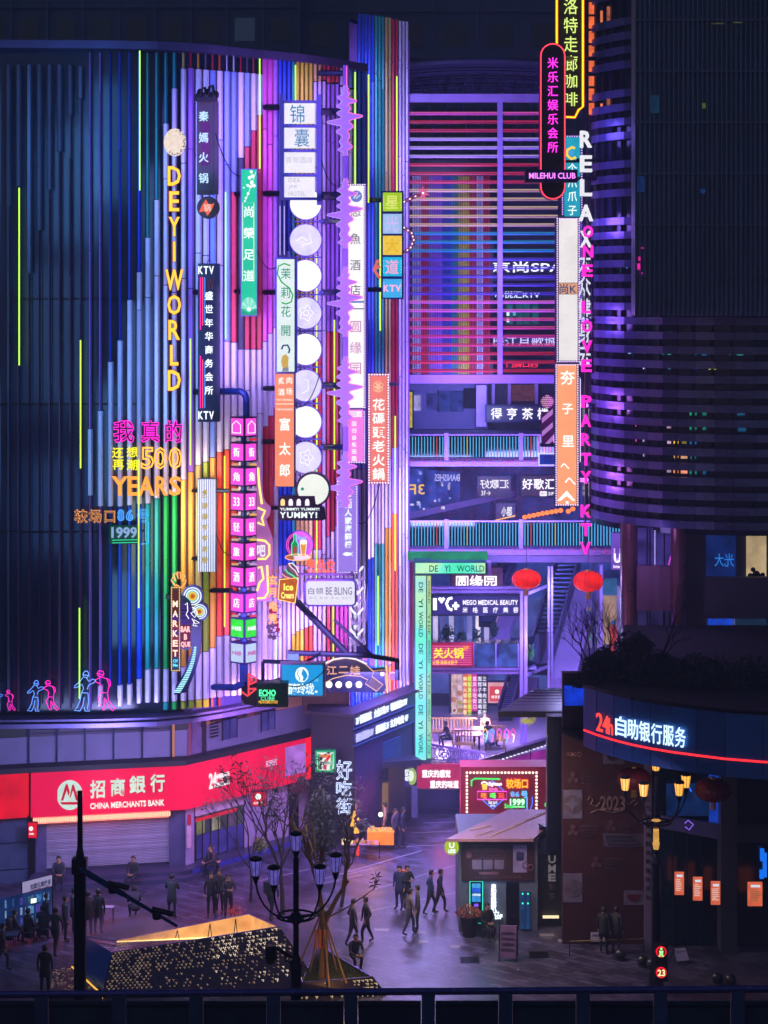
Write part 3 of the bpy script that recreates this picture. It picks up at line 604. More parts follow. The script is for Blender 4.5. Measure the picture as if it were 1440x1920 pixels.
# orange lanterns
l0 = None
for i in range(11):
    x = 984 + i*8.4 + (6 if i > 8 else 0); y = 969 - abs(i-4)*-0.2 - i*1.6 + (3 if i == 9 else 0)
    lab = 'small glowing orange paper lantern in the row above the lower footbridge'
    lab = 'small glowing orange paper lantern above the lower footbridge, number %s from the left' % ('one','two','three','four','five','six','seven','eight','nine','ten','eleven')[i]
    if l0 is None:
        l0 = thing('paper_lantern', lab, 'lantern', P(x, y, 94.5), 'row of orange lanterns'); c0 = P(x, y, 94.5)
        MB().ball(c0, .12, 10, sz=.95).build('lantern_body', emi('ff8038', 1.5, True), l0); MB().cyl(c0.x, c0.y, c0.z+.11, c0.z+.2, .03, 6).build('cap', BLK, l0); prev = l0
    else: copytree(l0, P(x, y, 94.5), lab)
# purple back wall signs seen through louvres
t = board('hotel_sign', 'wide sign of bold white strokes seen between the louvres', 920, 488, 1060, 512, 103, mat('deep_blue_face', '0c1440'), .2)
MB().ptext('京尚SPA', 922, 490, 1056, 511, 102.9, .04, bold=.04).build('lettering', emi('e8e8ff', 1.6), t)
t = board('teahouse_sign', 'smaller white lettering seen through the middle louvres', 925, 545, 1015, 560, 103, mat('deep_blue_face', '0c1440'), .2)
MB().ptext('心悦汇KTV', 928, 546, 1012, 559, 102.9, .04, bold=.03).build('lettering', emi('d0e0ff', 1.5), t)
t = board('river_sign', 'white character sign 珠江月 behind the lower louvres', 920, 628, 1046, 652, 103, emi('303878', .7), .2)
MB().ptext('珠江月歌城', 922, 631, 1044, 650, 102.9, .04, bold=.02).build('lettering', emi('c8c0ff', 1.3), t)
t = board('red_notice_sign', 'red neon characters behind the lowest louvres', 948, 676, 1010, 690, 103, mat('maroon_face', '28103c'), .2)
MB().ptext('门牌口四', 950, 678, 1008, 689, 102.9, .04, bold=.03).build('lettering', emi('ff2848', 1.6), t)
g3 = thing('upper_gallery', 'dark blue upper gallery with teal windows behind the louvre screen', 'building', P(980, 716, 104))
MB().pbox(905, 320, 1110, 716, 104, 1).build('wall', mat('blue_gallery_dark', '1c1c4c', .5), g3)
for x in (950, 968, 982, 998):
    MB().pbox(x, 566, x+12, 608, 103.8, .1).build('window', emi('1c6878', .6, False, .4, scale=3), g3)
for x, y, c in ((950, 588, 'c8f0ff'), (950, 600, 'c8f0ff'), (962, 588, '4aa0b8')): MB().pbox(x, y-3, x+5, y+4, 103.7, .1).build('lit_pane', emi(c, 1.2), g3)
for y in (420, 520): MB().pbox(905, y, 1110, y+6, 103.6, .4).build('floor_edge', tr, g3)
# ------------------------------------------------------------------ glazed lift hall and escalators
hall = thing('glazed_hall', 'lilac steel framed glass hall with floors under the lower footbridge', 'building', P(920, 1340, 95))
for x0, x1, D in ((975, 981, 92.5), (983, 989, 92.6), (1027, 1031, 95), (1033, 1037, 95.1), (1125, 1129, 95)):
    MB().pbox(x0, 1108 if x0 < 1000 else 1062, x1, 1400 if x0 < 1000 else 1290, D, .15).build('post', lil, hall)
for y0, D in ((1100, 92.7), (1107, 92.75), (1252, 92.7), (1259, 92.75)): MB().pbox(806, y0, 976, y0+5, D, .3).build('beam', lil, hall)
for ya, yb in ((1110, 1094), (1262, 1246)):
    MB().prism([P(988, ya, 92.8), P(988, ya+6, 92.8), P(1028, yb+6, 95.2), P(1028, yb, 95.2)], (.1, .1, 0)).build('beam', lil, hall)
MB().prism([P(988, 1250, 92.6), P(988, 1195, 92.6), P(1028, 1184, 95), P(1028, 1238, 95)], (.03, .03, 0)).build('glass_panel', glass('hall_glass', '5060b0', .05, .3), hall)
MB().pbox(888, 1208, 975, 1250, 92.6, .04).build('glass_panel', emi('3850b0', .8, False, .7, scale=2), hall)
for x in (888, 930, 972): MB().pbox(x-1, 1206, x+1, 1251, 92.5, .08).build('panel_post', lil, hall)
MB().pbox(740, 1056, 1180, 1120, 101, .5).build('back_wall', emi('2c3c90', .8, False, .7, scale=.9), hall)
MB().pbox(740, 1120, 1180, 1300, 101.2, .5).build('back_wall', emi('404c98', .85, False, .6, scale=.9), hall)  # both back walls emit, standing in for light from the shops
MB().box(X(790, 95), X(1000, 95), 93.1, 101, Z(1256, 93)-.02, Z(1252, 93)).build('floor', lilw, hall)
for x, c in ((812, 'c8b8e8'), (826, '6060b0'), (842, 'c0b8f0'), (860, '3c4488'), (876, '7c78c0'), (892, 'f0e0f0'), (908, 'a8a0d8'), (930, 'b890c0'), (945, '5a60a8')):
    MB().pbox(x, 1150, x+9, 1205, 99.5, .2).build('shop_front_panel', emi(c, .9, False, .4, scale=1.5), hall)
bk = mat('rosy_brick', '7a3c68', .6, 0, .2, 3)
bw = thing('brick_box', 'rosy brick wall holding the white 圆缘园 characters', 'wall', P(893, 1105, 96))
MB().pbox(845, 1064, 943, 1105, 96, .6).build('wall', mat('mortar', '2c1838', .8), bw)
for j in range(14):
    for i in range(17): 
        if (i+j) % 1 == 0: pass
m = MB()
for j in range(14):
    for i in range(17):
        x = 845.5+i*5.9+(2.9 if j % 2 else 0); m.pbox(x, 1064.6+j*2.9, min(943, x+5.3), 1066.8+j*2.9, 95.94, .06)
m.build('brickwork', bk, bw)['kind'] = 'stuff'
for i, ch in enumerate('圆缘园'): MB().ptext(ch, 853+i*26.5, 1078, 880+i*26.5, 1104, 95.8, .06, bold=.03, em=True).build('character', emi('fff8ff', 1.6), bw)
t = board('medical_sign', 'violet sign reading MEGO MEDICAL BEAUTY with white logo under the brick wall', 812, 1118, 972, 1152, 92.5, emi('4438a8', .55, False, .25), .25)
MB().ptext('MEGO MEDICAL BEAUTY', 868, 1125, 971, 1134, 92.4, .05, bold=.02).build('lettering', emi('f4ecff', 1.5), t)
for i, ch in enumerate('米格医疗美容'): MB().ptext(ch, 867+i*19, 1138, 877+i*19, 1149, 92.4, .05, bold=.03, em=True).build('character', emi('f4ecff', 1.3), t)
MB().ppoly([(812,1122),(819,1122),(819,1144),(812,1144)], 92.35, .06).build('logo_bar', emi('ffffff', 1.6), t)
MB().ppoly([(821,1123),(825,1120),(828,1122),(831,1120),(835,1123),(828,1132)], 92.35, .06).build('logo_heart', emi('ffffff', 1.6), t)
MB().ptube([(848,1121),(841,1123),(837,1132),(841,1141),(848,1144)], 92.35, 2.6).build('logo_arc', emi('ffffff', 1.6), t)
MB().ptube([(848,1136),(861,1136)], 92.35, 2.4).build('logo_cross_bar', emi('ffffff', 1.6), t); MB().ptube([(854.5,1129),(854.5,1143)], 92.35, 2.4).build('logo_cross_bar', emi('ffffff', 1.6), t)
# planter hedge and bushes on that floor
leafd = mat('dark_leaves', '1c4a48', .6, 0, .4, 8)
def bush(name, label, cx, cyp, D, rx, ry, n, m=leafd, leaf=.09, cat='bush', group=None, seed=1, rdep=None):
    rr = random.Random(seed); mb = MB(); c = P(cx, cyp, D); RX = rx/F*D; RY = ry/F*D; rd = rdep or RX*.7
    for i in range(n):
        a = rr.uniform(0, 6.28); b_ = math.asin(rr.uniform(-1, 1)); q = rr.uniform(.35, 1)**.5*(.8+.3*math.sin(3*a+cx))
        p = c + Vector((math.cos(a)*math.cos(b_)*RX*q, math.sin(a)*math.cos(b_)*rd*q, math.sin(b_)*RY*q))
        d1 = Vector((rr.uniform(-1, 1), rr.uniform(-1, 1), rr.uniform(-.6, 1))).normalized()*leaf*rr.uniform(.6, 1.4); d2 = d1.cross(Vector((rr.uniform(-1, 1), rr.uniform(-1, 1), .3))).normalized()*leaf*.4
        mb.add([p-d1, p+d2, p+d1, p-d2], [(0, 1, 2, 3)])
    t = thing(name, label, cat, P(cx, cyp+ry, D), group)
    f = mb.build('foliage', m, t); 
    s = MB(); b0 = P(cx, cyp+ry, D)
    for k in range(5): s.tube([b0+Vector((k*.03-.06, 0, 0)), c+Vector((rr.uniform(-.4, .4)*RX, 0, rr.uniform(-.2, .6)*RY))], .02, 4)
    s.build('stem', mat('bark', '2a1c24', .8), t)
    return t
bush('shrub', 'round dark shrub left on the planted floor below the medical sign', 838, 1187, 94, 15, 16, 260, seed=1)
bush('shrub', 'low dark shrub right of the round shrub below the medical sign', 866, 1193, 94, 10, 11, 160, seed=2)
bush('shrub', 'small potted shrub in front of the bright doorway on the planted floor', 893, 1189, 94, 9, 13, 160, seed=3)
bush('shrub', 'leaning sprig of leaves beside the escalator on the planted floor', 926, 1180, 94.5, 9, 14, 150, seed=4)
m = MB(); rr = random.Random(5)
for i in range(1500):
    x = rr.uniform(808, 1028); D = 92.9 + max(0, (x-976)/52*2.2) + rr.uniform(0, .3); p = P(x, 1204 - max(0, (x-976)*.24)+rr.uniform(-4, 6)*(1+.3*math.sin(x*.2)), D)
    d1 = Vector((rr.uniform(-1, 1), rr.uniform(-1, 1), rr.uniform(-.5, 1)))*.06; d2 = Vector((rr.uniform(-1, 1), 0, rr.uniform(-1, 1)))*.04
    m.add([p, p+d1, p+d1+d2, p+d2], [(0, 1, 2, 3)])
o = m.build('hedge', mat('purple_green_leaves', '5a5a58', .6, 0, .4, 8)); o['kind'] = 'stuff'; o['label'] = 'long trimmed hedge along the planted floor edge above the red hot pot sign'; o['category'] = 'hedge'
t = board('hotpot_sign', 'glowing red and pink striped sign 关火锅 3F beside the green pylon', 810, 1209, 885, 1248, 92.2, emi('c01848', .9, True, .2), .25, mat('crimson_tube', 'b0103c'))
for k in range(9): MB().pbox(811, 1211+k*4.3, 884, 1212.6+k*4.3, 92.1, .03).build('stripe', emi('e860b0', 1.0), t)
for i, ch in enumerate('关火锅'): MB().ptext(ch, 812+i*19, 1214, 832+i*19, 1235, 92.0, .05, bold=.04, em=True).build('character', emi('ffd020', 1.7), t)
MB().ptext('3F', 868, 1211, 879, 1219, 92.0, .05, bold=.03).build('floor_number', emi('ff9020', 1.5), t)
MB().ptext('火锅·串串冰粉子', 811, 1238, 858, 1246, 92.0, .05, bold=.02).build('lettering', emi('ffc030', 1.4), t)
# escalators
def escal(label, p0, p1, D0, D1, w, col, wide=3.0):
    t = thing('escalator', label, 'escalator', P(p0[0], p0[1], D0), 'escalators behind the glass hall')
    A = P(*p0, D0); B = P(*p1, D1); u = Vector((w, 0, 0))
    MB().prism([A, A+u, B+u, B], (0, 0, -.5)).build('truss', lil, t)
    MB().prism([A+Vector((-w*.9, 0, .1)), A+Vector((0, 0, .1)), B+Vector((0, 0, .1)), B+Vector((-w*.9, 0, .1))], (0, 0, .25)).build('steps', mat('dark_steps', '0c1430', .3, .4), t)
    for s in (-w*.9, 0): MB().tube([A+Vector((s, -.05, 1.0)), B+Vector((s, -.05, 1.0))], .05, 6).build('handrail', mat('handrail', 'a090d8', .2, .6), t); MB().prism([A+Vector((s, -.02, .2)), B+Vector((s, -.02, .2)), B+Vector((s, -.02, .95)), A+Vector((s, -.02, .95))], (.03, .02, 0)).build('balustrade', glass('esc_glass', '3050a0', .05, .25), t)
    # treads
    n = 24; tb = MB()
    for i in range(n):
        q = A.lerp(B, (i+.5)/n) + Vector((-w*.88, -.06, .36)); tb.box(q.x, q.x+w*.86, q.y-.1, q.y+.1, q.z, q.z+.08)
    tb.build('treads', mat('tread_metal', '3a4488', .3, .6), t)
escal('broad lilac escalator climbing to the right between the two red lanterns', (1030, 1270), (1088, 1070), 95.5, 99.5, 1.25, lil)
escal('lower dark escalator with lit handrail above the dark flat canopy', (1062, 1320), (1092, 1215), 95.5, 99, .8, lil)
escal('escalator seen through the glass hall left of the lilac post', (925, 1180), (968, 1070), 97, 100, .8, lil)
escal('short escalator beside the food posters on the terrace', (958, 1360), (985, 1270), 97.5, 100.5, .7, lil)
# shop behind the escalators
t = thing('boutique', 'lit boutique with mannequins and cream wall right of the escalators', 'shop', P(1130, 1300, 98))
MB().pbox(1085, 1100, 1170, 1300, 99, .3).build('back_wall', emi('7060b0', .8, False, .6, scale=1.5), t)
MB().pbox(1130, 1117, 1156, 1208, 98.6, .1).build('cream_wall', emi('b08c78', .8, False, .3, scale=2), t)
MB().pbox(1131, 1085, 1157, 1116, 98.5, .1).build('curtain', emi('2c5c90', .8, False, .4, scale=3), t)
for x, c1, c2, y in ((1078, 'b09098', '3c7c88', 1165), (1104, 'b090b0', '3c90a0', 1150), (1150, '2c68c8', 'e04848', 1175)):
    MB().lathe(X(x, 98), 98, [(.10, Z(y+50, 98)), (.16, Z(y+24, 98)), (.2, Z(y+8, 98)), (.12, Z(y-4, 98))], 8).build('mannequin_dress', emi(c2, .6, False, .4, scale=4), t)
    MB().ball(P(x, y-8, 98), .12, 8).build('mannequin_head', emi(c1, .6), t)
for x in (1115, 1128): MB().pbox(x-3.5, 1058, x+2.5, 1300, 96.6, .3).build('pier', lil if x > 1120 else dkb, t)
for i in range(34):
    x = rnd.uniform(1127, 1166); y = rnd.uniform(1218, 1252); MB().pbox(x, y, x+2, y+rnd.uniform(2, 6), 96.5, .05).build('shop_light', emi(rnd.choice(['40e0a0','58c8ff','f0f0a0','30ff60','c8e8ff']), 1.0), t)
MB().ptube([(1126, 1212), (1126, 1252)], 96.4, 1).build('neon_edge', emi('3c78ff', 1.6), t)
t = board('vertical_u_sign', 'purple vertical sign with a white U and Inter beside the brown column', 1149, 1000, 1166, 1068, 88, emi('7c50d0', .8, True, .3), .3, lil, 1)
MB().ptube([(1152,1028),(1152,1044),(1157,1050),(1163,1044),(1163,1028)], 87.9, 1.4).build('neon_drop', emi('d0a0ff', 1.2), t)
MB().ptext('U', 1151, 1038, 1164, 1055, 87.8, .08, bold=.05).build('letter', emi('ffffff', 1.3), t); MB().ptext('Inter', 1150, 1059, 1165, 1065, 87.8, .05, bold=.02).build('lettering', emi('ffe8ff', 1.2), t)
# red lanterns hung below the bridge
def lantern(x, y, D, rx, ry, label, m, cap, group=None):
    c = P(x, y, D); t = thing('lantern', label, 'lantern', c, group); r = rx/F*D; s = (ry/F*D)/r; n = 40
    vs = []; fs = []
    for i in range(11):
        a = math.pi*i/10; rr_ = max(.08, math.sin(a)**.75*r); z = -math.cos(a)*r*s
        for k in range(n): q = rr_*(1 - .02*(k % 2)); vs.append((c.x+q*math.cos(2*math.pi*k/n), c.y+q*math.sin(2*math.pi*k/n), c.z+z))
    for i in range(10):
        for k in range(n): fs.append((i*n+k, i*n+(k+1) % n, (i+1)*n+(k+1) % n, (i+1)*n+k))
    MB().add(vs, fs).build('paper_body', m, t, smooth=False)
    ri = MB()
    for k in range(16): ri.tube([(c.x+max(.08, math.sin(math.pi*i/10)**.75*r)*1.005*math.cos(.3927*k), c.y+max(.08, math.sin(math.pi*i/10)**.75*r)*1.005*math.sin(.3927*k), c.z-math.cos(math.pi*i/10)*r*s) for i in range(1, 10)], .006, 4)
    ri.build('ribs', mat('rib_red', '5c0810', .5), t)
    gold = mat('gold_trim', 'c8a040', .35, .6, .15, 4)
    for sg in (1, -1): MB().cyl(c.x, c.y, c.z+sg*r*s*.92, c.z+sg*r*s*1.14, r*.17, 12).build('end_ring', gold, t)
    fr = MB()
    for k in range(14): a = 2*math.pi*k/14; fr.tube([(c.x+r*.13*math.cos(a), c.y+r*.13*math.sin(a), c.z-r*s*1.12), (c.x+r*.15*math.cos(a), c.y+r*.15*math.sin(a), c.z-r*s*1.75)], .012, 4)
    fr.build('tassel', gold, t); MB().tube([(c.x, c.y, c.z+r*s*1.1), (c.x, c.y, c.z+r*s*1.1+1.1)], .012, 4).build('cord', BLK, t)
    return t
lredm = emi('ff2414', .72, True, .45, 'a01408', 2.2)
lantern(987, 1086, 89.2, 27.5, 18, 'glowing red lantern hanging under the footbridge above the white glass hall, left of the pair', lredm, 1)
lantern(1103, 1090, 89.4, 28, 19, 'glowing red lantern hanging under the footbridge over the escalators, right of the pair', lredm, 1)
# ------------------------------------------------------------------ raised terrace
tz = 2.0
te = thing('terrace', 'raised dining terrace with pale floor behind the lattice fence', 'terrace', P(880, 1430, 90))
MB().box(X(790, 90), X(1060, 90), 89.6, 101, tz-.3, tz).build('floor', mat('terrace_floor', 'a89cc0', .3, 0, .15, 1), te)
MB().box(X(782, 89), X(1060, 89), 88.9, 89.4, 0, tz).build('front_wall', mat('plum_wall', '4a1c4c', .5), te)
t = board('red_slogan_sign', 'glowing red sign with white characters 重庆的感觉 重庆的味道 under the terrace fence', 774, 1434, 862, 1478, 88, emi('c02058', .9, True, .25), .2, mat('crimson_tube', 'b0103c'), 1)
for s_, x, y in (('重庆的感觉', 791, 1443), ('重庆的味道', 806, 1463)):
    for i, ch in enumerate(s_): MB().ptext(ch, x+i*10.8, y, x+11+i*10.8, y+15, 87.85, .05, bold=.05, em=True).build('character', emi('ffffff', 1.5), t)
# posters wall
pw = thing('food_poster_wall', 'row of glowing food posters at the back of the terrace', 'poster wall', P(880, 1350, 99))
MB().pbox(842, 1255, 915, 1352, 99.2, .3).build('wall', BLK, pw)
for x0, x1, c, s_, c2 in ((846, 857, 'd8b0b0', '', ''), (857, 868, 'e0b8c0', '', ''), (868, 876, 'f06828', '麻辣火锅串串香', 'ffe8b0'), (876, 885, 'f0a020', '成都冒菜小面王', 'c0ff20'), (885, 895, 'e030a0', '重庆小吃街口', 'ffd0ff'), (896, 903, '281848', '面馆子喝酒喝茶', 'f0f0ff'), (905, 912, '281848', '三味牛肉五花肉', 'f0f0ff')):
    yb = 1345 - (x0-846)*.3; MB().pbox(x0+.4, 1262, x1-.4, yb, 99.05, .08).build('poster', emi(c, .85, True, .45 if not s_ else .1, scale=4), pw)
    if s_:
        for i, ch in enumerate(s_): MB().ptext(ch, (x0+x1)/2-4, 1268+i*10.5, (x0+x1)/2+4, 1277+i*10.5, 98.98, .02, bold=.03, em=True).build('character', emi(c2, 1.2), pw)
for x, y in ((862, 1300), (851, 1312), (862, 1318), (863, 1332), (852, 1332)):
    MB().disc(x, y, 5, 98.98, .03, 14).build('dish_picture', emi(rnd.choice(['e8e0d8', 'c87050', 'a0b858']), .8, False, .5, scale=12), pw); MB().disc(x, y, 3, 98.94, .03, 10).build('food_picture', emi(rnd.choice(['b83020', '80a040', 'd09040']), .8, False, .5, scale=14), pw)
t = board('pink_screen', 'white and coral lit screen with a round emblem at the back of the terrace', 915, 1280, 952, 1318, 99.3, emi('f0a8b0', .9, True, .2), .2)
MB().pbox(918, 1287, 946, 1315, 99.2, .03).build('coral_panel', emi('e04848', .9), t); MB().disc(932, 1297, 4, 99.15, .03, 14).build('emblem', emi('ffffff', 1.2), t); MB().ptext('得亨茶楼', 921, 1304, 944, 1310, 99.15, .02).build('lettering', emi('ffffff', 1.2), t)
# lattice fence
lf = thing('lattice_fence', 'lilac cut metal lattice fence along the terrace edge', 'fence', P(855, 1430, 89))
def fx(x): return 89.4 - (0)  # straight run
MB().tube([P(808, 1396, 89.3), P(905, 1411, 88.5)], .05, 6).build('top_rail', lil, lf); MB().tube([P(808, 1430, 89.3), P(905, 1436, 88.5)], .05, 6).build('bottom_rail', lil, lf)
rr = random.Random(9)
for i in range(26):
    x = 812 + i*3.7; yt = 1397 + (x-808)*.155; yb = 1430; D = 89.3-(x-808)*.008; pts = []
    ry = rr.uniform(7, 14); cyp = rr.uniform(yt+9, yb-9); a0 = rr.uniform(0, 6)
    for k in range(9): a = a0 + k*.6; pts.append((x+8*math.cos(a), max(yt, min(yb, cyp+ry*math.sin(a)))))
    MB().ptube(pts, D, 1.0, 4).build('curl', lil, lf)
# benches and tables
wood = mat('pale_wood', 'b08858', .5, 0, .2, 4, stretch=(8, 1, 1))
def table(x, y, label, w=2.0, D=None):
    D = D or G(y, tz); c = P(x, y, D); t = thing('dining_table', label, 'table', c, 'terrace tables')
    MB().box(c.x-w/2, c.x+w/2, c.y-.4, c.y+.4, tz+.7, tz+.75).build('tabletop', wood, t)
    for sx in (-1, 1):
        for sy in (-1, 1): MB().box(c.x+sx*(w/2-.1)-.03, c.x+sx*(w/2-.1)+.03, c.y+sy*.33-.03, c.y+sy*.33+.03, tz, tz+.7).build('leg', BLK, t)
def bench(x, y, label, w=1.8, side=0):
    D = G(y, tz); c = P(x, y, D); t = thing('bench', label, 'bench', c, 'slatted terrace benches')
    MB().box(c.x-w/2, c.x+w/2, c.y-.22, c.y+.22, tz+.4, tz+.45).build('seat', wood, t)
    for k in range(int(w/.14)): MB().box(c.x-w/2+k*.14, c.x-w/2+k*.14+.06, c.y+.2, c.y+.24, tz+.45, tz+.95).build('back_slat', wood, t)
    MB().box(c.x-w/2, c.x+w/2, c.y+.19, c.y+.26, tz+.95, tz+1.02).build('back_rail', wood, t)
    for sx in (-1, 1): MB().box(c.x+sx*(w/2-.08)-.03, c.x+sx*(w/2-.08)+.03, c.y-.2, c.y+.2, tz, tz+.4).build('leg', wood, t)
table(833, 1400, 'long pale wooden table behind the man at the left of the terrace', 1.6); table(878, 1406, 'small pale table in the middle of the terrace', 1.2); table(905, 1396, 'white lit table on the right of the terrace', 1.0)
bench(850, 1388, 'pale slatted bench along the back of the terrace', 2.2); bench(868, 1412, 'pale slatted bench just behind the lattice fence', 1.0); bench(930, 1404, 'pale slatted bench at the right of the terrace', .9)
# DE YI WORLD pylon
py = thing('green_pylon', 'tall mint green lightbox pylon with DE YI WORLD reading downwards', 'sign', P(795, 1428, 87))
gl = emi2(('38e8b0', '50f0c8', '60e8e0', 'b0ecb0', '70d8f0', '90b8ff'), 1.05, .3)
MB().pbox(776, 1052, 809, 1428, 87.0, .9).build('frame', mat('dark_green_frame', '0c4a50', .4, .3), py)
MB().pbox(779, 1080, 799, 1425, 86.93, .1).build('front_face', gl, py); MB().pbox(801, 1080, 808, 1422, 86.95, .1).build('side_face', emi2(('20d890', '60e8a0', 'c8d880', '50c8e8'), .9, .3), py)
MB().pbox(777, 1054, 912, 1077, 86.8, .8).build('head_box', mat('dark_green_frame', '0c4a50'), py); MB().pbox(779, 1056, 910, 1075, 86.72, .1).build('head_face', emi2(('40e8b0', '60f0d0', 'c0f0b0', '60f0e0'), 1.05, .5), py)
MB().pbox(913, 1055, 921, 1080, 86.9, .8).build('end_cap', lil, py)
dg = emi('0c4444', .8)
MB().ptext('DE   YI   WORLD', 805, 1060, 908, 1072, 86.68, .03, bold=.01).build('lettering', dg, py)
for y0, wd_ in ((1092, 'DE'), (1122, 'YI'), (1147, 'WORLD'), (1207, 'DE'), (1237, 'YI'), (1263, 'WORLD'), (1322, 'DE'), (1350, 'YI'), (1376, 'WORL')):
    L = len(wd_)*9.5 - (3 if wd_ == 'YI' else 0)
    MB().text(wd_, P(793, y0, 86.9), P(793, y0+L, 86.9)-P(793, y0, 86.9), 0, 0) if 0 else MB().text(wd_, P(785, y0, 86.9), P(785, y0+L, 86.9)-P(785, y0, 86.9), P(793, y0, 86.9)-P(785, y0, 86.9), .03, bold=.01).build('lettering', dg, py)
for y0, wd_ in ((1088, 'WORLD'), (1150, 'YI'), (1172, 'DE'), (1200, 'WORLD'), (1262, 'YI'), (1285, 'DE'), (1310, 'WORLD'), (1372, 'YI'), (1398, 'DE')):
    L = len(wd_)*8.5; MB().text(wd_, P(802.5, y0, 86.9), P(802.5, y0+L, 86.9)-P(802.5, y0, 86.9), P(806.5, y0, 86.9)-P(802.5, y0, 86.9), .03).build('side_lettering', dg, py)
# green underside light strip of the bridge
o = MB().pbox(765, 1038, 915, 1050, 88.6, .8).build('green_soffit_panel', emi('18a878', .55, True, .3), None); tag(o, 'green glowing soffit panel under the lower footbridge above the pylon', 'light panel')
# ------------------------------------------------------------------ signs on the striped facade
def SD(x, d=1.6): return DA(x) - d
# DE YI WORLD yellow letters + moon ball
D = SD(328, .9); t = thing('vertical_letters', 'tall yellow neon letters DEYIWORLD running down the dark left facade', 'sign letters', P(328, 732, D))
yl = emi('ffc030', 1.5, True); og = mat('orange_return', 'a04818', .4)
for ch, y0, y1, w in (('D',312,348,24),('E',359,396,18),('Y',407,443,20),('I',453,490,4),('W',505,544,33),('O',553,590,25),('R',600,637,21),('L',647,685,15),('D',694,732,24)):
    o = MB().ptext(ch, 327-w/2, y0, 327+w/2, y1, D, .12, bold=.02 if ch != 'I' else 0).build('letter', yl, t)
    MB().ptext(ch, 326.6-w/2-.8, y0-.8, 326.6+w/2+.8, y1+.8, D+.1, .12, bold=.03 if ch != 'I' else 0).build('letter_back', emi('d85818', .8), t)
MB().tube([P(334, 300, D+.3), P(334, 740, D+.3)], .04, 4).build('mounting_rail', STEEL, t)
D = SD(328, 1.3); t = thing('moon_globe', 'round cream glowing moon lamp above the yellow letters', 'lamp', P(328, 294, D))
c = P(328, 267, D); MB().ball((c.x, c.y, c.z), .43, 24, sx=.98, sz=1.22).build('globe', emi('f0dccc', 1.0, True, .1, scale=5), t, smooth=True)
m = MB()
for i in range(60):
    a = rnd.gauss(.2, 1.1); q = rnd.uniform(.72, .97); m.disc(328+21*q*math.cos(a), 267+26*q*math.sin(a), rnd.uniform(.5, 1.2), D-.42*math.sqrt(max(.02, 1-q*q))-.04, .05, 6)
m.build('crater_marks', mat('crater', '30204a'), t)['kind'] = 'stuff'
MB().tube([c, c+Vector((0, 1.3, 0))], .05, 6).build('bracket', STEEL, t)
# Qin Ma hot pot sign
D = SD(388, 1.9); t = thing('hotpot_vertical_sign', 'dark carved sign 秦媽火锅 with dragon crest and round emblem below', 'sign', P(388, 412, D))
dm = mat('dark_maroon_wood', '1a0814', .35, .1, .3, 3); side = mat('maroon_side', '38142c', .4)
MB().pbox(369, 190, 401, 365, D, .3).build('board', dm, t); MB().pbox(401.3, 190, 409, 364, D+.02, .26).build('side_panel', side, t)
for i, ch in enumerate('秦媽火锅'): MB().ptext(ch, 372.5, (208, 248, 285, 324)[i], 391.5, (208, 248, 285, 324)[i]+20, D-.05, .08, bold=.03, em=True).build('character', emi('b8dcff', 1.3), t)
MB().pbox(377, 228, 393, 310, D-.02, .02).build('glow_panel', emi('7a2ca8', .55, True, .4, scale=.8), t)
o = MB()
for k in range(9): o.ball(P(370+k*4.6, 183-6*abs(math.sin(k*1.3)), D+.1), .09+.04*math.sin(k*2), 6, sz=1.8)
o.pbox(371, 182, 407, 190, D, .3); o.tube([P(374,182,D), P(378,168,D), P(384,164,D), P(386,176,D)], .06, 5); o.tube([P(391,178,D), P(393,163,D), P(398,160,D), P(401,175,D)], .06, 5)
o.build('dragon_crest', BLK, t)
for yy in (192, 360): 
    MB().ptube([(371,yy),(376,yy-2),(380,yy+2),(385,yy-2),(390,yy+2),(395,yy-2),(400,yy)], D-.05, .6, 4).build('scroll', mat('scroll_gold', '9c5a34', .4, .5), t)
MB().disc(390, 389, 21, D-.05, .35, 28).build('emblem_disc', mat('deep_maroon', '3a0c18', .4), t)
MB().ppoly([(379,384),(386,374),(392,384),(402,381),(398,391),(389,405),(384,396),(373,398)], D-.1, .04).build('emblem_swirl', emi('f06848', 1.0), t)
MB().ptext('锅', 382, 382, 396, 397, D-.14, .04, bold=.03, em=True).build('character', emi('f0d0c8', 1.0), t)
for y in (200, 357): arm(t, 395, y, D+.2, 395, y, DA(395), .1)
# green parlour sign
D = SD(467, 1.7); t = thing('green_parlour_sign', 'tall mint green lightbox sign 尚榮足道 with white plum blossom and fan', 'sign', P(467, 592, D))
MB().pbox(451, 316, 482.5, 593, D, .5).build('cabinet', mat('purple_return', '5a3aa0', .4), t); gm = emi('0cc498', 1.05, True, .12, scale=.7)
MB().pbox(452.5, 318, 481, 591, D-.04, .06).build('face', gm, t)
wp = emi('f0fff8', 1.15)
for i, ch in enumerate('尚榮足道'): MB().ptext(ch, 456, 386+i*40, 477, 408+i*40, D-.09, .05, bold=.05, em=True).build('character', wp, t)
MB().ptube([(455,380),(476,380),(476,527),(455,527)], D-.07, .55, 4, True).build('thin_frame', wp, t)
MB().ptube([(480,322),(472,345),(466,362),(459,378)], D-.07, .5, 4).build('blossom_branch', wp, t)
for x, y, r in ((471,322,3),(474,330,3.5),(468,333,3.6),(472,342,3.6),(465,348,2.8),(476,348,3.4),(470,350,2.6),(465,363,2.6),(461,371,2.3),(457,352,1.6),(463,346,1.4),(459,377,1.8)):
    m = MB(); [m.disc(x+r*.6*math.cos(a), y+r*.6*math.sin(a), r*.48, D-.09, .04, 8) for a in [k*1.2566 for k in range(5)]]; m.build('blossom', wp, t)
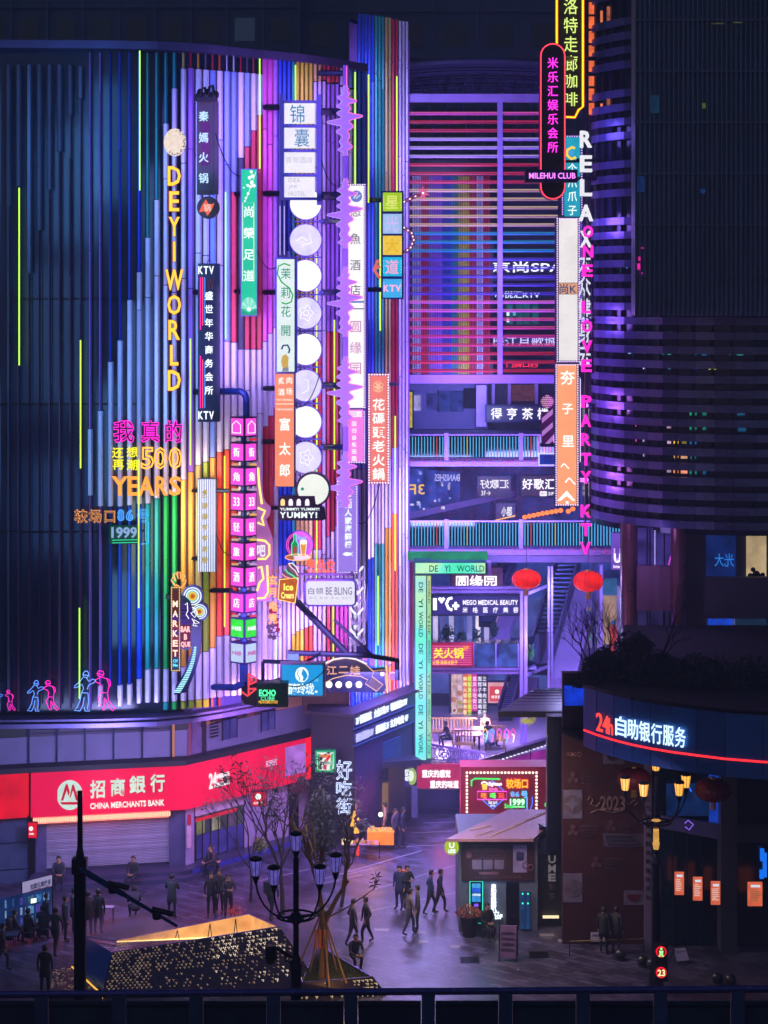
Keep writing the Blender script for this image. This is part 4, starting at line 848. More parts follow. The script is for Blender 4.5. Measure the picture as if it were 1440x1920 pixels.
for k in range(8):
    a0 = math.pi*(1.03+k*.1175); a1 = a0+math.pi*.108
    MB().ppoly([(466.5, 581), (466.5+15*math.cos(a0), 581+24*math.sin(a0)), (466.5+15*math.cos(a1), 581+24*math.sin(a1))], D-.07, .03).build('fan_blade', emi('a8f0dc' if k % 2 else '7ce0c4', 1.0), t)
MB().disc(466.5, 580, 4, D-.09, .04, 10).build('fan_pivot', wp, t)
MB().ppoly([(452.6,579),(466,588),(480.8,579),(480.8,591),(452.6,591)], D-.06, .02).build('wave', emi('14a07c', 1), t)
for y in (364, 546): arm(t, 440, y, DA(440)-.2, 452, y, D+.3, .1)
# KTV business club
D = SD(392, 1.5); t = thing('ktv_club_sign', 'dark navy vertical sign 盛世年华商务会所 with KTV at top and bottom', 'sign', P(391, 792, D))
MB().pbox(371, 494, 411.5, 791, D, .5).build('cabinet', mat('navy_panel', '0c1034', .35, .2, .3, 1.5), t)
for i, ch in enumerate('盛世年华商务会所'): MB().ptext(ch, 384, 546+i*25.3, 400, 563+i*25.3, D-.08, .07, bold=.045, em=True).build('character', emi('e8f4ff', 1.5), t)
for y in (499, 771): 
    for k, ch in enumerate('KTV'): MB().ptext(ch, 372+k*10.2, y, 380.5+k*10.2, y+15, D-.08, .07, bold=.03).build('letter', emi('eaf2ff', 1.5), t)
for x, y0, y1, c_ in ((376,520,618,'ff1c9c'),(380,520,610,'ff3c60'),(384,520,606,'3c78d8'),(376,667,765,'ff1c9c'),(380,674,765,'ff3c60'),(384,680,765,'3c78d8')):
    MB().ptube([(x, y0), (x, y1)], D-.08, 1.0, 6).build('neon_line', emi(c_, 1.7, True), t)
MB().ptext('W', 389, 521, 402, 545, D-.03, .02).build('faded_logo', mat('faded_red', '7a2030', .5), t)
MB().ptube([(389,494),(390,488),(393,487),(394,491)], D+.1, .5, 4).build('hook', BLK, t)
for y in (548, 735): arm(t, 362, y, DA(362)-.2, 373, y, D+.3, .1)
# idea jar hotel
D = SD(561, 2.4); t = thing('hotel_lightbox_sign', 'four stacked white lightboxes 锦囊 IDEA JAR HOTEL in a blue frame', 'sign', P(560, 372, D))
fr = mat('blue_frame', '062468', .4, .1)
for x0, x1, y0, y1 in ((524,531,177,375),(594,602,177,384)): MB().pbox(x0, y0, x1, y1, D, .3).build('side_post', fr, t)
for y in (188, 234, 280, 326, 370): MB().pbox(531.2, y, 593.8, y+5, D+.02, .26).build('cross_bar', fr, t)
for i, y in enumerate((193, 239, 285, 331)): MB().pbox(533, y+.6, 590, y+38.5, D+.03, .2).build('lightbox', emi('f0ecfa', 1.0, True, .06), t)
tl = emi('0e84b4', .9)
MB().ptext('锦', 543, 195, 573, 232, D-.02, .04, bold=0, em=True).build('character', tl, t); MB().ptext('囊', 551, 240, 581, 277, D-.02, .04, em=True).build('character', tl, t)
gy = emi('c4c0cc', .95)
MB().ptext('青年酒店', 536, 294, 586, 306, D-.0, .02).build('lettering', gy, t)
for k, s_ in enumerate(('IDEA', 'JAR', 'HOTEL')): MB().ptext(s_, 541, 334+k*12.5, 541+(22, 17, 32)[k], 342+k*12.5, D, .02, bold=.01).build('lettering', gy, t)
for y in (201, 363): arm(t, 494, y, DA(494)-.2, 524, y, D+.15, .12)
for y in (210, 369): arm(t, 602, y, D+.15, 628, y, DA(628)-.3, .12)
# discs
D = SD(574, 1.9); t = thing('disc_column_sign', 'column of eight big white glowing discs beside the jasmine sign', 'sign', P(574, 892, D))
for i, y in enumerate((382, 450, 517, 587, 655, 723, 791, 858)):
    lit = i in (1, 3, 5, 7)
    MB().disc(573, y, 31, D, .25, 32).build('disc_rim', mat('indigo_rim', '3a2c8c', .4), t)
    MB().disc(573, y, 29.3, D-.03, .05, 32).build('disc_face', emi('d8d0f8' if lit else 'fffaf6', 1.1, True, .14 if lit else .03, scale=2), t)
    if i: MB().pbox(546, y-36, 603, y-33, D+.02, .14).build('spacer_bar', NAVY, t)
    if i == 1: MB().ptube([(556,452),(566,444),(577,452),(580,440),(584,455),(566,460)], D-.06, 1.6, 5).build('disc_drawing', emi('fff8f0', 1), t)
    if i in (3, 7): MB().ptube([(574+11*(1+.25*math.cos(5*a))*math.cos(a), y+13*(1+.25*math.cos(5*a))*math.sin(a)) for a in [k*.3142 for k in range(20)]], D-.06, .9, 4, True).build('disc_drawing', emi('ffffff', 1), t); MB().ptube([(574+5*math.cos(a), y+5*math.sin(a)) for a in [k*.628 for k in range(10)]], D-.06, .9, 4, True).build('disc_drawing', emi('ffffff', 1), t) if i in (3, 7) else None
    if i == 5: MB().ptube([(570,712),(578,712),(578,732),(566,738)], D-.06, .9, 4).build('disc_drawing', emi('ffffff', 1), t)
for x in (525, 533): MB().pbox(x-2.5, 372, x+2.5, 484, D+.1, .15).build('side_tube', NAVY, t); MB().ptube([(x, 386), (x, 478)], D+.02, .8, 5).build('tube_light', emi('c8b0ff', 1.2), t)
for y in (415, 549, 724, 839): MB().tube([P(602, y, D+.1), P(640, y, DA(630)-.3)], .1, 6).build('bracket_arm', NAVY, t)
# jasmine sign & salmon sign
D = SD(535, 2.3); t = thing('jasmine_sign', 'pale vertical lightbox sign 茉莉花開 with green characters and a woman drawing', 'sign', P(535, 698, D))
MB().pbox(516, 483, 557, 698, D, .5).build('cabinet', mat('indigo_case', '2c3a9c', .35, .2), t); MB().pbox(519, 486, 552, 697, D-.04, .06).build('face', emi('e4f0f0', 1.0, True, .08, scale=1), t)
gr = emi('0c9c78', .9)
for i, ch in enumerate('茉莉花開'): MB().ptext(ch, 526, 502+i*35.5, 546, 524+i*35.5, D-.08, .05, bold=.02, em=True).build('character', gr, t)
MB().ptube([(544,498),(533,494),(522,499),(520,514),(528,529),(542,540),(549,553),(546,566),(536,570),(528,567)], D-.06, 1.5, 5).build('green_swirl', emi('18b04c', .9), t)
MB().ptube([(528,655),(531,648),(539,647),(543,655),(541,662)], D-.06, 1.8, 5).build('hair_stroke', emi('10306c', .9), t)
MB().ppoly([(529,668),(536,664),(541,670),(540,690),(530,690),(527,678)], D-.06, .03).build('figure_body', emi('d8b050', .9), t)
MB().ppoly([(530,690),(541,688),(541,696.5),(529,696.5)], D-.06, .03).build('figure_skirt', emi('8a90a0', .9), t)
for y in (548, 728): arm(t, 494, y, DA(494)-.2, 517, y, D+.2, .1)
t = thing('salmon_sign', 'salmon lightbox sign with white characters 炙肉酒场 富太郎 under the jasmine sign', 'sign', P(534, 913, D))
MB().pbox(515, 700, 554, 913, D, .45).build('cabinet', mat('indigo_case', '2c3a9c'), t); sal = emi('fc8c6c', 1.05, True, .07, scale=1)
MB().pbox(515.5, 701, 551, 912, D-.04, .06).build('face', sal, t)
for ch, x, y in (('炙', 521, 707), ('肉', 536, 706), ('酒', 521, 728), ('场', 536, 727)): MB().ptext(ch, x, y, x+13, y+14, D-.08, .04, bold=.02, em=True).build('character', wp, t)
MB().pbox(517, 757, 550, 758, D-.06, .02).build('rule', wp, t)
for y in (748, 766): MB().ptext('THE YAKINIKU', 518, y, 549, y+3.4, D-.06, .02).build('small_lettering', wp, t)
for ch, y in (('富', 783), ('太', 829), ('郎', 869)): MB().ptext(ch, 523, y, 545, y+25, D-.08, .05, bold=.05, em=True).build('character', wp, t)
arm(t, 494, 828, DA(494)-.2, 515, 828, D+.2, .1)
# waveform
D = SD(645, 2.3)
LPK = [(2,644),(10,640),(22,632),(39,631),(52,631),(69,612),(87,630),(106,636),(121,633),(132,642)]
RPK = [(2,652),(6,654),(15,656),(29,670),(43,658),(57,681),(77,663),(95,656),(115,661),(132,653)]
def wav(pk, mid, y):
    """lobed edge: peaks joined by narrow waists"""
    for (a, u), (b_, v) in zip(pk, pk[1:]):
        if a <= y <= b_:
            q = (y-a)/(b_-a); w_ = mid+(min(abs(u-mid), abs(v-mid))*.35)*(1 if u > mid else -1)
            return (w_+(u-w_)*(1+math.cos(2*math.pi*q))/2) if q < .5 else (w_+(v-w_)*(1+math.cos(2*math.pi*q))/2)
    return mid
wl = mat('violet_waveform', '9468e4', .3, .1, .1, 1)
k = 0
for y0, nm in ((160,'topmost, beside the white hotel lightboxes'),(334,'second from the top, over the logo of the white sign'),(500,'third from the top, over the characters 酒店'),(668,'fourth from the top, beside the lower discs'),(846,'lowest, over the purple seafood sign')):
    t = thing('waveform_sign', 'violet sound wave shaped sign, ' + nm, 'sign', P(648, y0+140, D), 'violet sound wave signs'); m = MB(); ed = []
    Lp = []; Rp = []
    for i in range(67):
        dy = i*2
        if y0 == 846 and dy > 106: break
        Lp.append((wav(LPK, 646, dy), y0+dy)); Rp.append((wav(RPK, 650, dy), y0+dy))
    for (l0, r0, l1, r1) in zip(Lp, Rp, Lp[1:], Rp[1:]):
        m.ppoly([l0, r0, r1, l1], D, .35)
    m.build('wave_body', emi('a478f0', .6, True, .1, base='9468e4'), t)
    MB().ptube(Rp, D-.05, .7, 4).build('neon_outline', emi('ff70b0', 1.2), t); MB().ptube(Lp, D-.05, .6, 4).build('neon_outline', emi('c8a0ff', 1.1), t)
t = thing('waveform_post', 'slim violet post joining the sound wave signs', 'post', P(648, 860, D)); MB().pbox(643, 122, 653, 860, D+.12, .2).build('post', wl, t); MB().ptube([(650, 124), (650, 165)], D+.05, .8, 4).build('edge_light', emi('ff70b0', 1.3), t)
for y in (137, 208, 365, 548, 722, 838): MB().tube([P(604 if y != 137 else 575, y, DA(600)-.3), P(645, y, D+.3)], .11, 6).build('bracket_arm', NAVY, t)
# white fish hotel sign, pink and purple below
D = SD(668, 1.5); t = thing('fish_hotel_sign', 'tall white lightbox sign 悠魚酒店 圆缘园 partly behind the violet waveform', 'sign', P(668, 765, D))
MB().pbox(651, 345, 689, 766, D, .5).build('cabinet', mat('violet_case', '6a48c0', .35, .2), t); MB().pbox(652, 348, 682, 764, D-.04, .06).build('face', emi('fcf6f6', 1.08, True, .04), t)
nv = emi('34346c', .9)
for ch, y in (('悠',385),('魚',437),('酒',486),('店',533)): MB().ptext(ch, 656, y, 677, y+22, D-.07, .04, bold=.01, em=True).build('character', nv, t)
for ch, y in (('圆',600),('缘',640),('园',678)): MB().ptext(ch, 655, y, 679, y+24, D-.07, .04, em=True).build('character', emi('c860b8', .9), t)
MB().disc(668, 368, 11, D-.07, .04, 20).build('emblem', emi('6c80d8', .9), t); MB().ptube([(663,372),(671,360),(668,373),(675,366)], D-.12, .9, 4).build('emblem_stroke', wp, t)
MB().pbox(655, 564, 682, 568, D-.06, .02).build('rule', emi('7890d8', .9), t); MB().pbox(655, 578, 682, 580, D-.06, .02).build('rule', mat('violet_case', '6a48c0'), t)
bulbs(t, 653, 346, 684, 764, D-.08, emi('fff4ff', 1.4), 4.6, 1.3, sides='TRB')
t = thing('pink_sign', 'pink lightbox sign with small white characters under the white fish sign', 'sign', P(667, 868, D+.1))
MB().pbox(650, 767, 687, 869, D+.1, .4).build('cabinet', mat('violet_case', '6a48c0'), t); MB().pbox(650, 768, 681, 866, D+.06, .06).build('face', emi('f47ce4', 1.05, True, .08), t)
chars(t, '回归自然田园', 664, 788, 866, 9.5, D+.03, wp, bold=.05); MB().ptext('回圆', 655, 771, 678, 782, D+.03, .04, bold=.05).build('lettering', wp, t)
bulbs(t, 650, 768, 683, 867, D+.02, emi('fff4ff', 1.4), 4.6, 1.3, sides='RB')
D = SD(652, 2.0); t = thing('seafood_sign', 'violet lightbox sign 人家海鲜楼 with a small fish, edged with bulbs', 'sign', P(652, 1076, D))
MB().pbox(631, 900, 673, 1076, D, .5).build('cabinet', mat('violet_case', '6a48c0'), t); MB().pbox(634, 902, 668, 1073, D-.04, .06).build('face', emi('9c7ce8', .98, True, .08), t)
chars(t, '上回人家海鲜楼', 653, 924, 1028, 14, D-.08, wp, bold=.06)
m = MB(); m.ppoly([(642,1039),(648,1035.5),(655,1036),(660,1039),(655,1042),(648,1042.5)], D-.08, .03); m.build('fish_body', wp, t); MB().ptube([(662,1035),(657,1039),(662,1043)], D-.08, .6, 4).build('fish_tail', wp, t)
bulbs(t, 633, 903, 669, 1074, D-.08, emi('fff4ff', 1.4), 4.8, 1.3)
# salmon hot pot
D = SD(700, 1.9); t = thing('salmon_hotpot_sign', 'salmon lightbox sign 花碼頭老火鍋 framed by white bulbs in front of the blue and teal tubes', 'sign', P(710, 908, D))
MB().pbox(690, 700, 730, 908, D, .5).build('cabinet', mat('pink_case', 'c870a8', .35, .2), t); MB().pbox(694.5, 705, 725.5, 903, D-.04, .06).build('face', emi('f88078', .97, True, .08), t)
for i, ch in enumerate('花碼頭老火鍋'): MB().ptext(ch, 698, 747+i*26, 722, 770+i*26, D-.08, .05, bold=.06, em=True).build('character', wp, t)
for dx, dy in ((0,0),(-5,-3),(5,-3),(-4,4),(4,4),(0,-6),(0,6)): MB().ptube([(709+dx+4.5*math.cos(a), 725+dy+4.5*math.sin(a)) for a in [k*.785 for k in range(8)]], D-.08, .5, 4, True).build('emblem_ring', emi('ffd8a8', 1), t)
bulbs(t, 692, 702.5, 728, 905.5, D-.06, emi('fff0f8', 1.4), 5, 1.7)
arm(t, 744, 720, DB(744)-.3, 728, 720, D+.3, .08)
# star avenue KTV boxes
D = SD(690, 2.2); t = thing('ktv_box_sign', 'five small stacked coloured lightboxes ending in KTV, left of the louvre screen', 'sign', P(736, 560, D))
MB().pbox(714.5, 358, 757, 561, D, .5).build('frame', fr, t)
for (y0, y1, c_, ch, cc) in ((361,396,'a8d010','星','d8e070'),(401,438,'a0c0f0','光','c8b8f0'),(442,478,'f0c840','大','e0b020'),(482,518,'10b8e8','道','f0a8d0'),(523,558,'40b0f0','','')):
    MB().pbox(718, y0, 753.5, y1, D-.04, .06).build('lightbox', emi(c_, .97, True, .1), t)
    if ch: MB().ptext(ch, 722, y0+4, 748, y1-3, D-.1, .06, bold=.05, em=True).build('character', emi(cc, 1.05), t)
for k, ch in enumerate('KTV'): MB().ptext(ch, 719+k*11.2, 534, 729.5+k*11.2, 547, D-.1, .06, bold=.06).build('letter', emi('ffb0d8', 1.1), t)
for y0 in (361, 442, 482, 523): bulbs(t, 719.5, y0+2, 752, y0+34, D-.08, emi('ffffff', 1.2), 5, .7, sides='LR')
for y in (375, 543): arm(t, 691, y, DA(688)-.2, 716, y, D+.2, .1)
for pts, nm in (([(758,378),(790,363)], 'wand_stick'), ([(758,427),(772,437),(776,450),(770,464),(758,474)], 'hook')): MB().ptube(pts, D+.1, 3.4, 6).build(nm, mat('pink_metal', 'd87090', .4), t); m = MB(); [m.disc(x+(x2-x)*q, y+(y2-y)*q, 1.5, D-.03, .05, 8) for (x, y), (x2, y2) in zip(pts, pts[1:]) for q in ((0, .33, .66) if len(pts) == 2 else (0, .5))]; m.build('bulbs', emi('ffffff', 1.4), t)
st = []
for k in range(14): a = math.pi*2*k/14 - 1.57; r_ = 14 if k % 2 == 0 else 5; st.append((793+r_*math.cos(a), 362+r_*1.15*math.sin(a)))
MB().ppoly(st, D+.05, .15).build('star', emi('e868a0', .9), t); MB().disc(793, 362, 2, D-.0, .05, 8).build('star_bulb', emi('ffffff', 1.5), t)
MB().ptube([(709,487),(701,506),(713,522)], D+.1, 3, 6).build('arrow', emi('f07868', .8), t); MB().ptube([(703,504),(713,499)], D+.1, 3, 6).build('arrow', emi('f07868', .8), t)
# 500 years neon
D = SD(280, .9); t = thing('neon_years_sign', 'neon sign 我真的还想再潮500 YEARS in magenta, yellow and orange', 'sign', P(280, 930, D))
for ch, x0, x1 in (('我',212,252),('真',264,300),('的',309,342)): MB().ptext(ch, x0, 788, x1, 830, D, bold=.05, outline=.016).build('neon_character', emi('ff20c8', 1.8, True), t); MB().ptext(ch, x0, 788, x1, 830, D+.06, .03, bold=.04).build('character_back', mat('neon_back', '20102c', .6), t)
for ch, x, y in (('还',210,838),('想',237,837),('再',211,860),('潮',237,861)): MB().ptext(ch, x, y, x+22, y+21, D, .06, bold=.04, em=True).build('character', emi('f0e818', 1.3, True), t)
for ch, x in (('5',264),('0',288),('0',316)): MB().ptext(ch, x, 838, x+25, 880, D, outline=.03, bold=.02).build('neon_digit', emi('ffa838', 1.9, True), t)
for ch, x0, x1 in (('Y',210,240),('E',240,259),('A',260,289),('R',292,314),('S',317,340)): MB().ptext(ch, x0, 893, x1, 929, D, .08, bold=.03).build('letter', emi('ff9c38', 1.35, True), t)
# lane number neon
D = SD(215, .9); t = thing('neon_address_sign', 'neon sign 较场口86号 with 1999 in a teal box, left of the red climbing lines', 'sign', P(230, 1020, D)); t['label'] = 'orange and blue neon sign 较场口86号 above a teal 1999 box'
for i, ch in enumerate('较场口'): MB().ptext(ch, 139+i*27, 955, 164+i*27, 981, D, .05, bold=.04, em=True).build('character', mat('pale_orange_fill', 'b06a40', .5), t); MB().ptext(ch, 139+i*27, 955, 164+i*27, 981, D-.04, em=True, bold=.04, outline=.02).build('neon_character', emi('ffa048', 1.6, True), t)
for ch, x0, x1 in (('8',220,233),('6',236,250)): MB().ptext(ch, x0, 955, x1, 977, D, outline=.03, bold=.02).build('neon_digit', emi('48a0ff', 1.6, True), t)
MB().ptext('号', 256, 953, 280, 980, D, em=True, bold=.03, outline=.015).build('neon_character', emi('48b0ff', 1.5, True), t)
MB().ptube([(278,978),(278,1019),(265,1020)], D, .9, 5).build('neon_line', emi('48b0ff', 1.5), t); MB().ptube([(273,975),(273,1014)], D, .7, 5).build('neon_line', emi('48b0ff', 1.3), t)
MB().pbox(205, 985, 262, 1020, D+.1, .05).build('backing', emi('08503c', .6, True), t); MB().ptext('1999', 209, 988, 257, 1009, D, .05, bold=.05).build('lettering', emi('88a8d8', 1.0, True), t)
for y in (1013, 1018): MB().ptube([(210,y),(258,y-1)], D, .6, 5).build('neon_line', emi('38e0a0', 1.3), t)
# dancers
FB = [[(30,2),(36,2),(40,8),(40,16),(34,20),(26,18),(24,10),(30,2)], [(24,12),(40,14)], [(24,20),(12,34),(2,42),(0,48),(10,46),(22,38),(26,50),(20,62)], [(34,20),(40,30),(52,24),(60,28),(54,34),(40,40),(36,52)], [(20,62),(38,62),(40,86),(36,106),(44,112),(30,112),(28,100)], [(20,62),(16,84),(8,102),(0,110),(16,112),(24,96),(28,74)]]
FP = [[(12,2),(22,4),(24,12),(18,20),(8,16),(8,6),(12,2)], [(4,10),(24,14)], [(16,20),(2,26),(0,32),(12,36),(18,44),(16,60)], [(20,20),(32,24),(38,40),(34,62),(16,60)], [(30,22),(40,28),(42,40),(38,46)], [(18,62),(8,76),(14,92),(22,108),(28,106),(24,90),(26,74)], [(34,62),(36,80),(44,92),(54,104),(48,110),(38,100),(28,78)]]
def dancer(x, y, s, F_, c_, lab):
    D = SD(max(0, x), .7); t = thing('neon_dancer', lab, 'neon figure', P(x+25*s, y+112*s, D), 'neon dancers along the lower lip')
    for k, pl_ in enumerate(F_): MB().ptube([(x+a*s, y+bb*s) for a, bb in pl_], D, .8 if s > .5 else .6, 5).build('neon_tube', emi(c_, 1.7, True), t)
dancer(139, 1257, .68, FB, '6c9cff', 'largest pale blue neon dancer with a hood at the right end of the row'); dancer(178, 1256, .7, FP, 'ff20b8', 'largest pink neon dancer facing the big blue one')
dancer(51, 1275, .52, FB, '5888f0', 'middle sized pale blue neon dancer'); dancer(82, 1275, .52, FP, 'f020b0', 'middle sized pink neon dancer facing left')
dancer(10, 1293, .36, FP, 'e020a8', 'smallest pink neon dancer near the left end'); dancer(-16, 1293, .36, FB, '4070e0', 'smallest blue neon dancer cut by the left border')
# market / barbecue sign
D = SD(330, 1.6); t = thing('market_sign', 'narrow sign reading MARKET downwards with yellow bulb edge and a neon hand on top', 'sign', P(329, 1258, D))
MB().pbox(320.5, 1100, 337.5, 1259, D, .3).build('cabinet', mat('dark_red_face', '4a0c24', .4), t)
for y0, y1, c_ in ((1105,1150,'58101c'),(1150,1165,'4c1888'),(1165,1180,'901838'),(1180,1192,'4c1888'),(1192,1210,'901838'),(1210,1232,'701030'),(1232,1256,'103c70')): MB().pbox(322.5, y0, 335.5, y1, D-.02, .04).build('colour_field', emi(c_, .8), t)
for i, ch in enumerate('MARKET'): MB().ptext(ch, 324, 1126+i*18.5, 333.5, 1138+i*18.5, D-.07, .05, bold=.05).build('letter', emi('ffd8c0', 1.4), t)
for y in (1236, 1244): MB().ptext('Of' if y < 1240 else 'Me', 324.5, y, 333.5, y+6, D-.07, .04, bold=.03).build('script', emi('60d8ff', 1.4), t)
bulbs(t, 321.5, 1101.5, 336.5, 1257.5, D-.04, emi('ffd830', 1.5), 3, .9)
hand = [(330,1100),(321,1088),(324,1082),(330,1090),(325,1076),(330,1074),(334,1086),(333,1072),(338,1073),(338,1086),(343,1076),(347,1079),(342,1090),(349,1087),(348,1092),(340,1102),(330,1096)]
MB().ptube(hand, D+.1, 1.2, 5).build('neon_hand', emi('ffa060', 1.7, True), t)
MB().tube([P(315, 1120, D+.2), P(315, 1115, DA(315)-.2)], .1, 6).build('bracket_arm', BLK, t)
t = thing('barbecue_sign', 'dark curved guitar shaped sign reading BAR B QUE with rainbow rings', 'sign', P(355, 1300, D-.1))
MB().ppoly([(338,1118),(346,1117),(357,1128),(362,1148),(377,1165),(377,1200),(374,1230),(365,1262),(350,1298),(326,1303),(330,1285),(345,1262),(358,1225),(360,1212),(352,1219),(338,1216)], D-.1, .35).build('board', mat('indigo_board', '140c44', .35), t)
for (cx_, cy_, r0) in ((361,1118,17),(374,1147,14)):
    MB().disc(cx_, cy_, r0+3, D, .3, 28).build('ring_back', mat('indigo_ring', '3c48b8', .4), t)
    for k, c_ in enumerate(('ffffff', '2880c8', 'ffffff', '70d0d0', 'f0d030', 'f0a020', 'd86020')): MB().disc(cx_, cy_, r0*(1-k*.13), D-.02-.012*k, .02, 24).build('ring', emi(c_, 1.0 if k < 6 else .7, k == 4), t)
for k, s_ in enumerate(('BAR', 'B', 'QUE')): w_ = (18, 6, 18)[k]; MB().ptext(s_, 348-w_/2, 1174+k*14.5, 348+w_/2, 1185+k*14.5, D-.2, .05, bold=.06).build('lettering', emi('ffb0b0', 1.5, True), t)
MB().pbox(338.5, 1172, 357, 1214, D-.13, .02).build('red_glow_panel', emi('8a1040', .6), t)
for k in range(6): MB().pbox(339, 1132+k*7, 356+k*2, 1135+k*7, D-.13, .02).build('purple_band', emi('5a20a8', .7), t)
for pl_ in ([(347,1134),(351,1130),(352,1145),(349,1152),(354,1160)], [(360,1138),(366,1142),(370,1150),(365,1158),(358,1150),(364,1146)], [(360,1160),(366,1170),(374,1168),(364,1162),(362,1173),(370,1174)]): MB().ptube(pl_, D-.18, .8, 5).build('neon_figure', emi('f0f0ff', 1.5), t)
for k in range(26):
    q = k/25; x = 366 - 8*q - 26*q*q; y = 1213 + 84*q; MB().pbox(x-2.2-4*q, y, x+2.2+4*q, y+1.6, D-.16, .03).build('light_rung', emi('a8f0ff', 1.4), t)
MB().pbox(333, 1260, 339, 1300, D+.2, .2).build('mount', BLK, t)
# striped tea sign
D = SD(387, 1.3); t = thing('striped_tea_sign', 'white and blue striped vertical sign with golden characters 得亨茶楼', 'sign', P(387, 1072, D))
MB().pbox(370, 898, 405, 1072, D, .4).build('cabinet', mat('deep_blue_case', '1c3c8c', .35), t)
for k in range(8): MB().pbox(371+k*4.2, 899, 373.3+k*4.2, 1072, D-.03, .04).build('stripe', emi('eef2ff', 1.0, k % 3 == 0), t)
chars(t, '三得得亨亨茶楼', 384, 918, 1060, 12, D-.08, emi('c0a838', .85), bold=.04)
MB().disc(384, 923, 4, D-.08, .03, 12).build('emblem', emi('c0a838', .85), t)
for y in (920, 1047): arm(t, 359, y, DA(359)-.2, 371, y, D+.2, .08); arm(t, 404, y, D+.2, 430, y, D+.2, .08) if y < 1000 else None
# lantern box tower
D = SD(457, 2.7); t = thing('box_tower_sign', 'tower of ten lantern boxes on a blue pipe, pink above one green and one white', 'sign', P(457, 1290, D))
bp_ = mat('deep_blue_pipe', '16307c', .3, .3)
MB().tube([P(411,734,D+.9), P(452,734,D+.35), P(459,739,D+.3), P(462,748,D+.3), P(462,782,D+.3)], .13, 8).build('top_pipe', bp_, t)
MB().tube([P(457,1245,D+.35), P(457,1278,D+.35)], .16, 8).build('bottom_pipe', bp_, t); MB().tube([P(400,1288,DA(400)-.3), P(440,1289,D+.5), P(460,1280,D+.35)], .13, 8).build('bottom_pipe', bp_, t)
MB().tube([P(457,780,D+.35), P(457,1250,D+.35)], .12, 8).build('core_post', bp_, t)
rows = [(782,820,'⌂','pink'),(830,867,'街','pink'),(876,913,'角','pink'),(923,960,'33','pink'),(970,1008,'轻','pink'),(1017,1054,'旅','pink'),(1063,1103,'酒','pink'),(1112,1151,'店','pink'),(1160,1199,'乡村基','green'),(1206,1246,'乡村基','white')]
fc = {'pink': emi('f44cdc', 1.08, True, .1, scale=2.5), 'green': emi('28d818', 1.2, True, .15, scale=3), 'white': emi('c0d4f4', .97, True, .08)}
for y0, y1, ch, c_ in rows:
    m = MB(); cx_ = 457; dD = .42
    A = Vector((X(432, D+dD), D+dD, 0)); B = Vector((X(458.5, D), D, 0)); Cc = Vector((X(481, D+dD), D+dD, 0)); E = Vector((X(457, D+.9), D+.9, 0))
    z0 = Z(y1, D); z1 = Z(y0, D)
    m.prism([p+Vector((0, 0, z0)) for p in (A, B, Cc, E)], (0, 0, z1-z0)); m.build('box_frame', mat('dark_violet_case', '2c1c58', .35, .3), t)
    for (a, b_, s_) in ((A, B, -1), (B, Cc, 1)):
        n_ = (b_-a).cross(Vector((0, 0, 1))).normalized(); u = b_-a; a2 = a+u*.08+n_*.03; u2 = u*.84
        MB().prism([a2+Vector((0,0,z0+.06)), a2+u2+Vector((0,0,z0+.06)), a2+u2+Vector((0,0,z1-.06)), a2+Vector((0,0,z1-.06))], n_*-.02).build('lit_face', fc[c_], t)
        hgt = (z1-z0); ww = .5 if len(ch) < 3 else .8; hh = .45 if len(ch) < 3 else .2
        a3 = a2+u2*(.5-ww/2)+n_*.02+Vector((0,0,z0+hgt*(.5-hh/2)))
        if ch == '⌂':
            q = lambda p_, r_: a2+u2*p_+n_*.03+Vector((0,0,z0+hgt*r_)); MB().tube([q(.15,.2), q(.85,.2), q(.85,.6), q(.5,.8), q(.15,.6)], .02, 4, closed=True).build('house_outline', wp, t)
        else: MB().text(ch, a3, u2*ww, Vector((0,0,hgt*hh)), .03, bold=.0).build('character', wp if c_ != 'white' else emi('c860b8', .9), t)
for y in (1107,): arm(t, 395, y, DA(395)-.2, 434, y, D+.4, .1)
for i, y in enumerate((824, 871, 918, 965, 1012, 1058, 1155)): MB().pbox(434, y-2, 447, y+2, D+.38, .06).build('tube_tip', emi(('c8a8b8','e8a080','d8b0a0','e09890','d8a8a0','e0a080','c89898')[i], .9), t); MB().pbox(468, y-2, 481, y+2, D+.3, .06).build('tube_tip', emi(('e82030','e8b060','b898d0','f0b060','f0c060','c8a0e0','e03040')[i], .9), t)
# bubble sign 吧
D = SD(495, 2.0); t = thing('bubble_sign', 'pink bubble outlined sign with cream neon strokes and 吧 right of the box tower', 'sign', P(495, 1130, D))
MB().ppoly([(481,865),(487,868),(489,900),(493,935),(498,945),(507,952),(505,968),(498,975),(506,998),(510,1010),(512,1040),(510,1075),(511,1110),(505,1126),(481,1128)], D, .4).build('board', emi('c070c8', .55, True, .15, base='a060b0'), t)
cr = emi('ffe070', 1.7, True)
for pl_ in ([(484,877),(486,910),(491,945)],[(483,952),(497,958),(491,972),(495,985),(483,980)],[(482,1012),(497,1014),(505,1022),(505,1040),(498,1048),(483,1048)],[(484,1065),(490,1062),(494,1085),(487,1092),(482,1108)],[(501,1060),(503,1110),(496,1121),(482,1122)]): MB().ptube(pl_, D-.08, 1.9, 6).build('neon_stroke', cr, t)
MB().ptext('吧', 481, 1020, 498, 1044, D-.1, .1, bold=.06, em=True).build('character', emi('f4f0f8', 1.0), t)
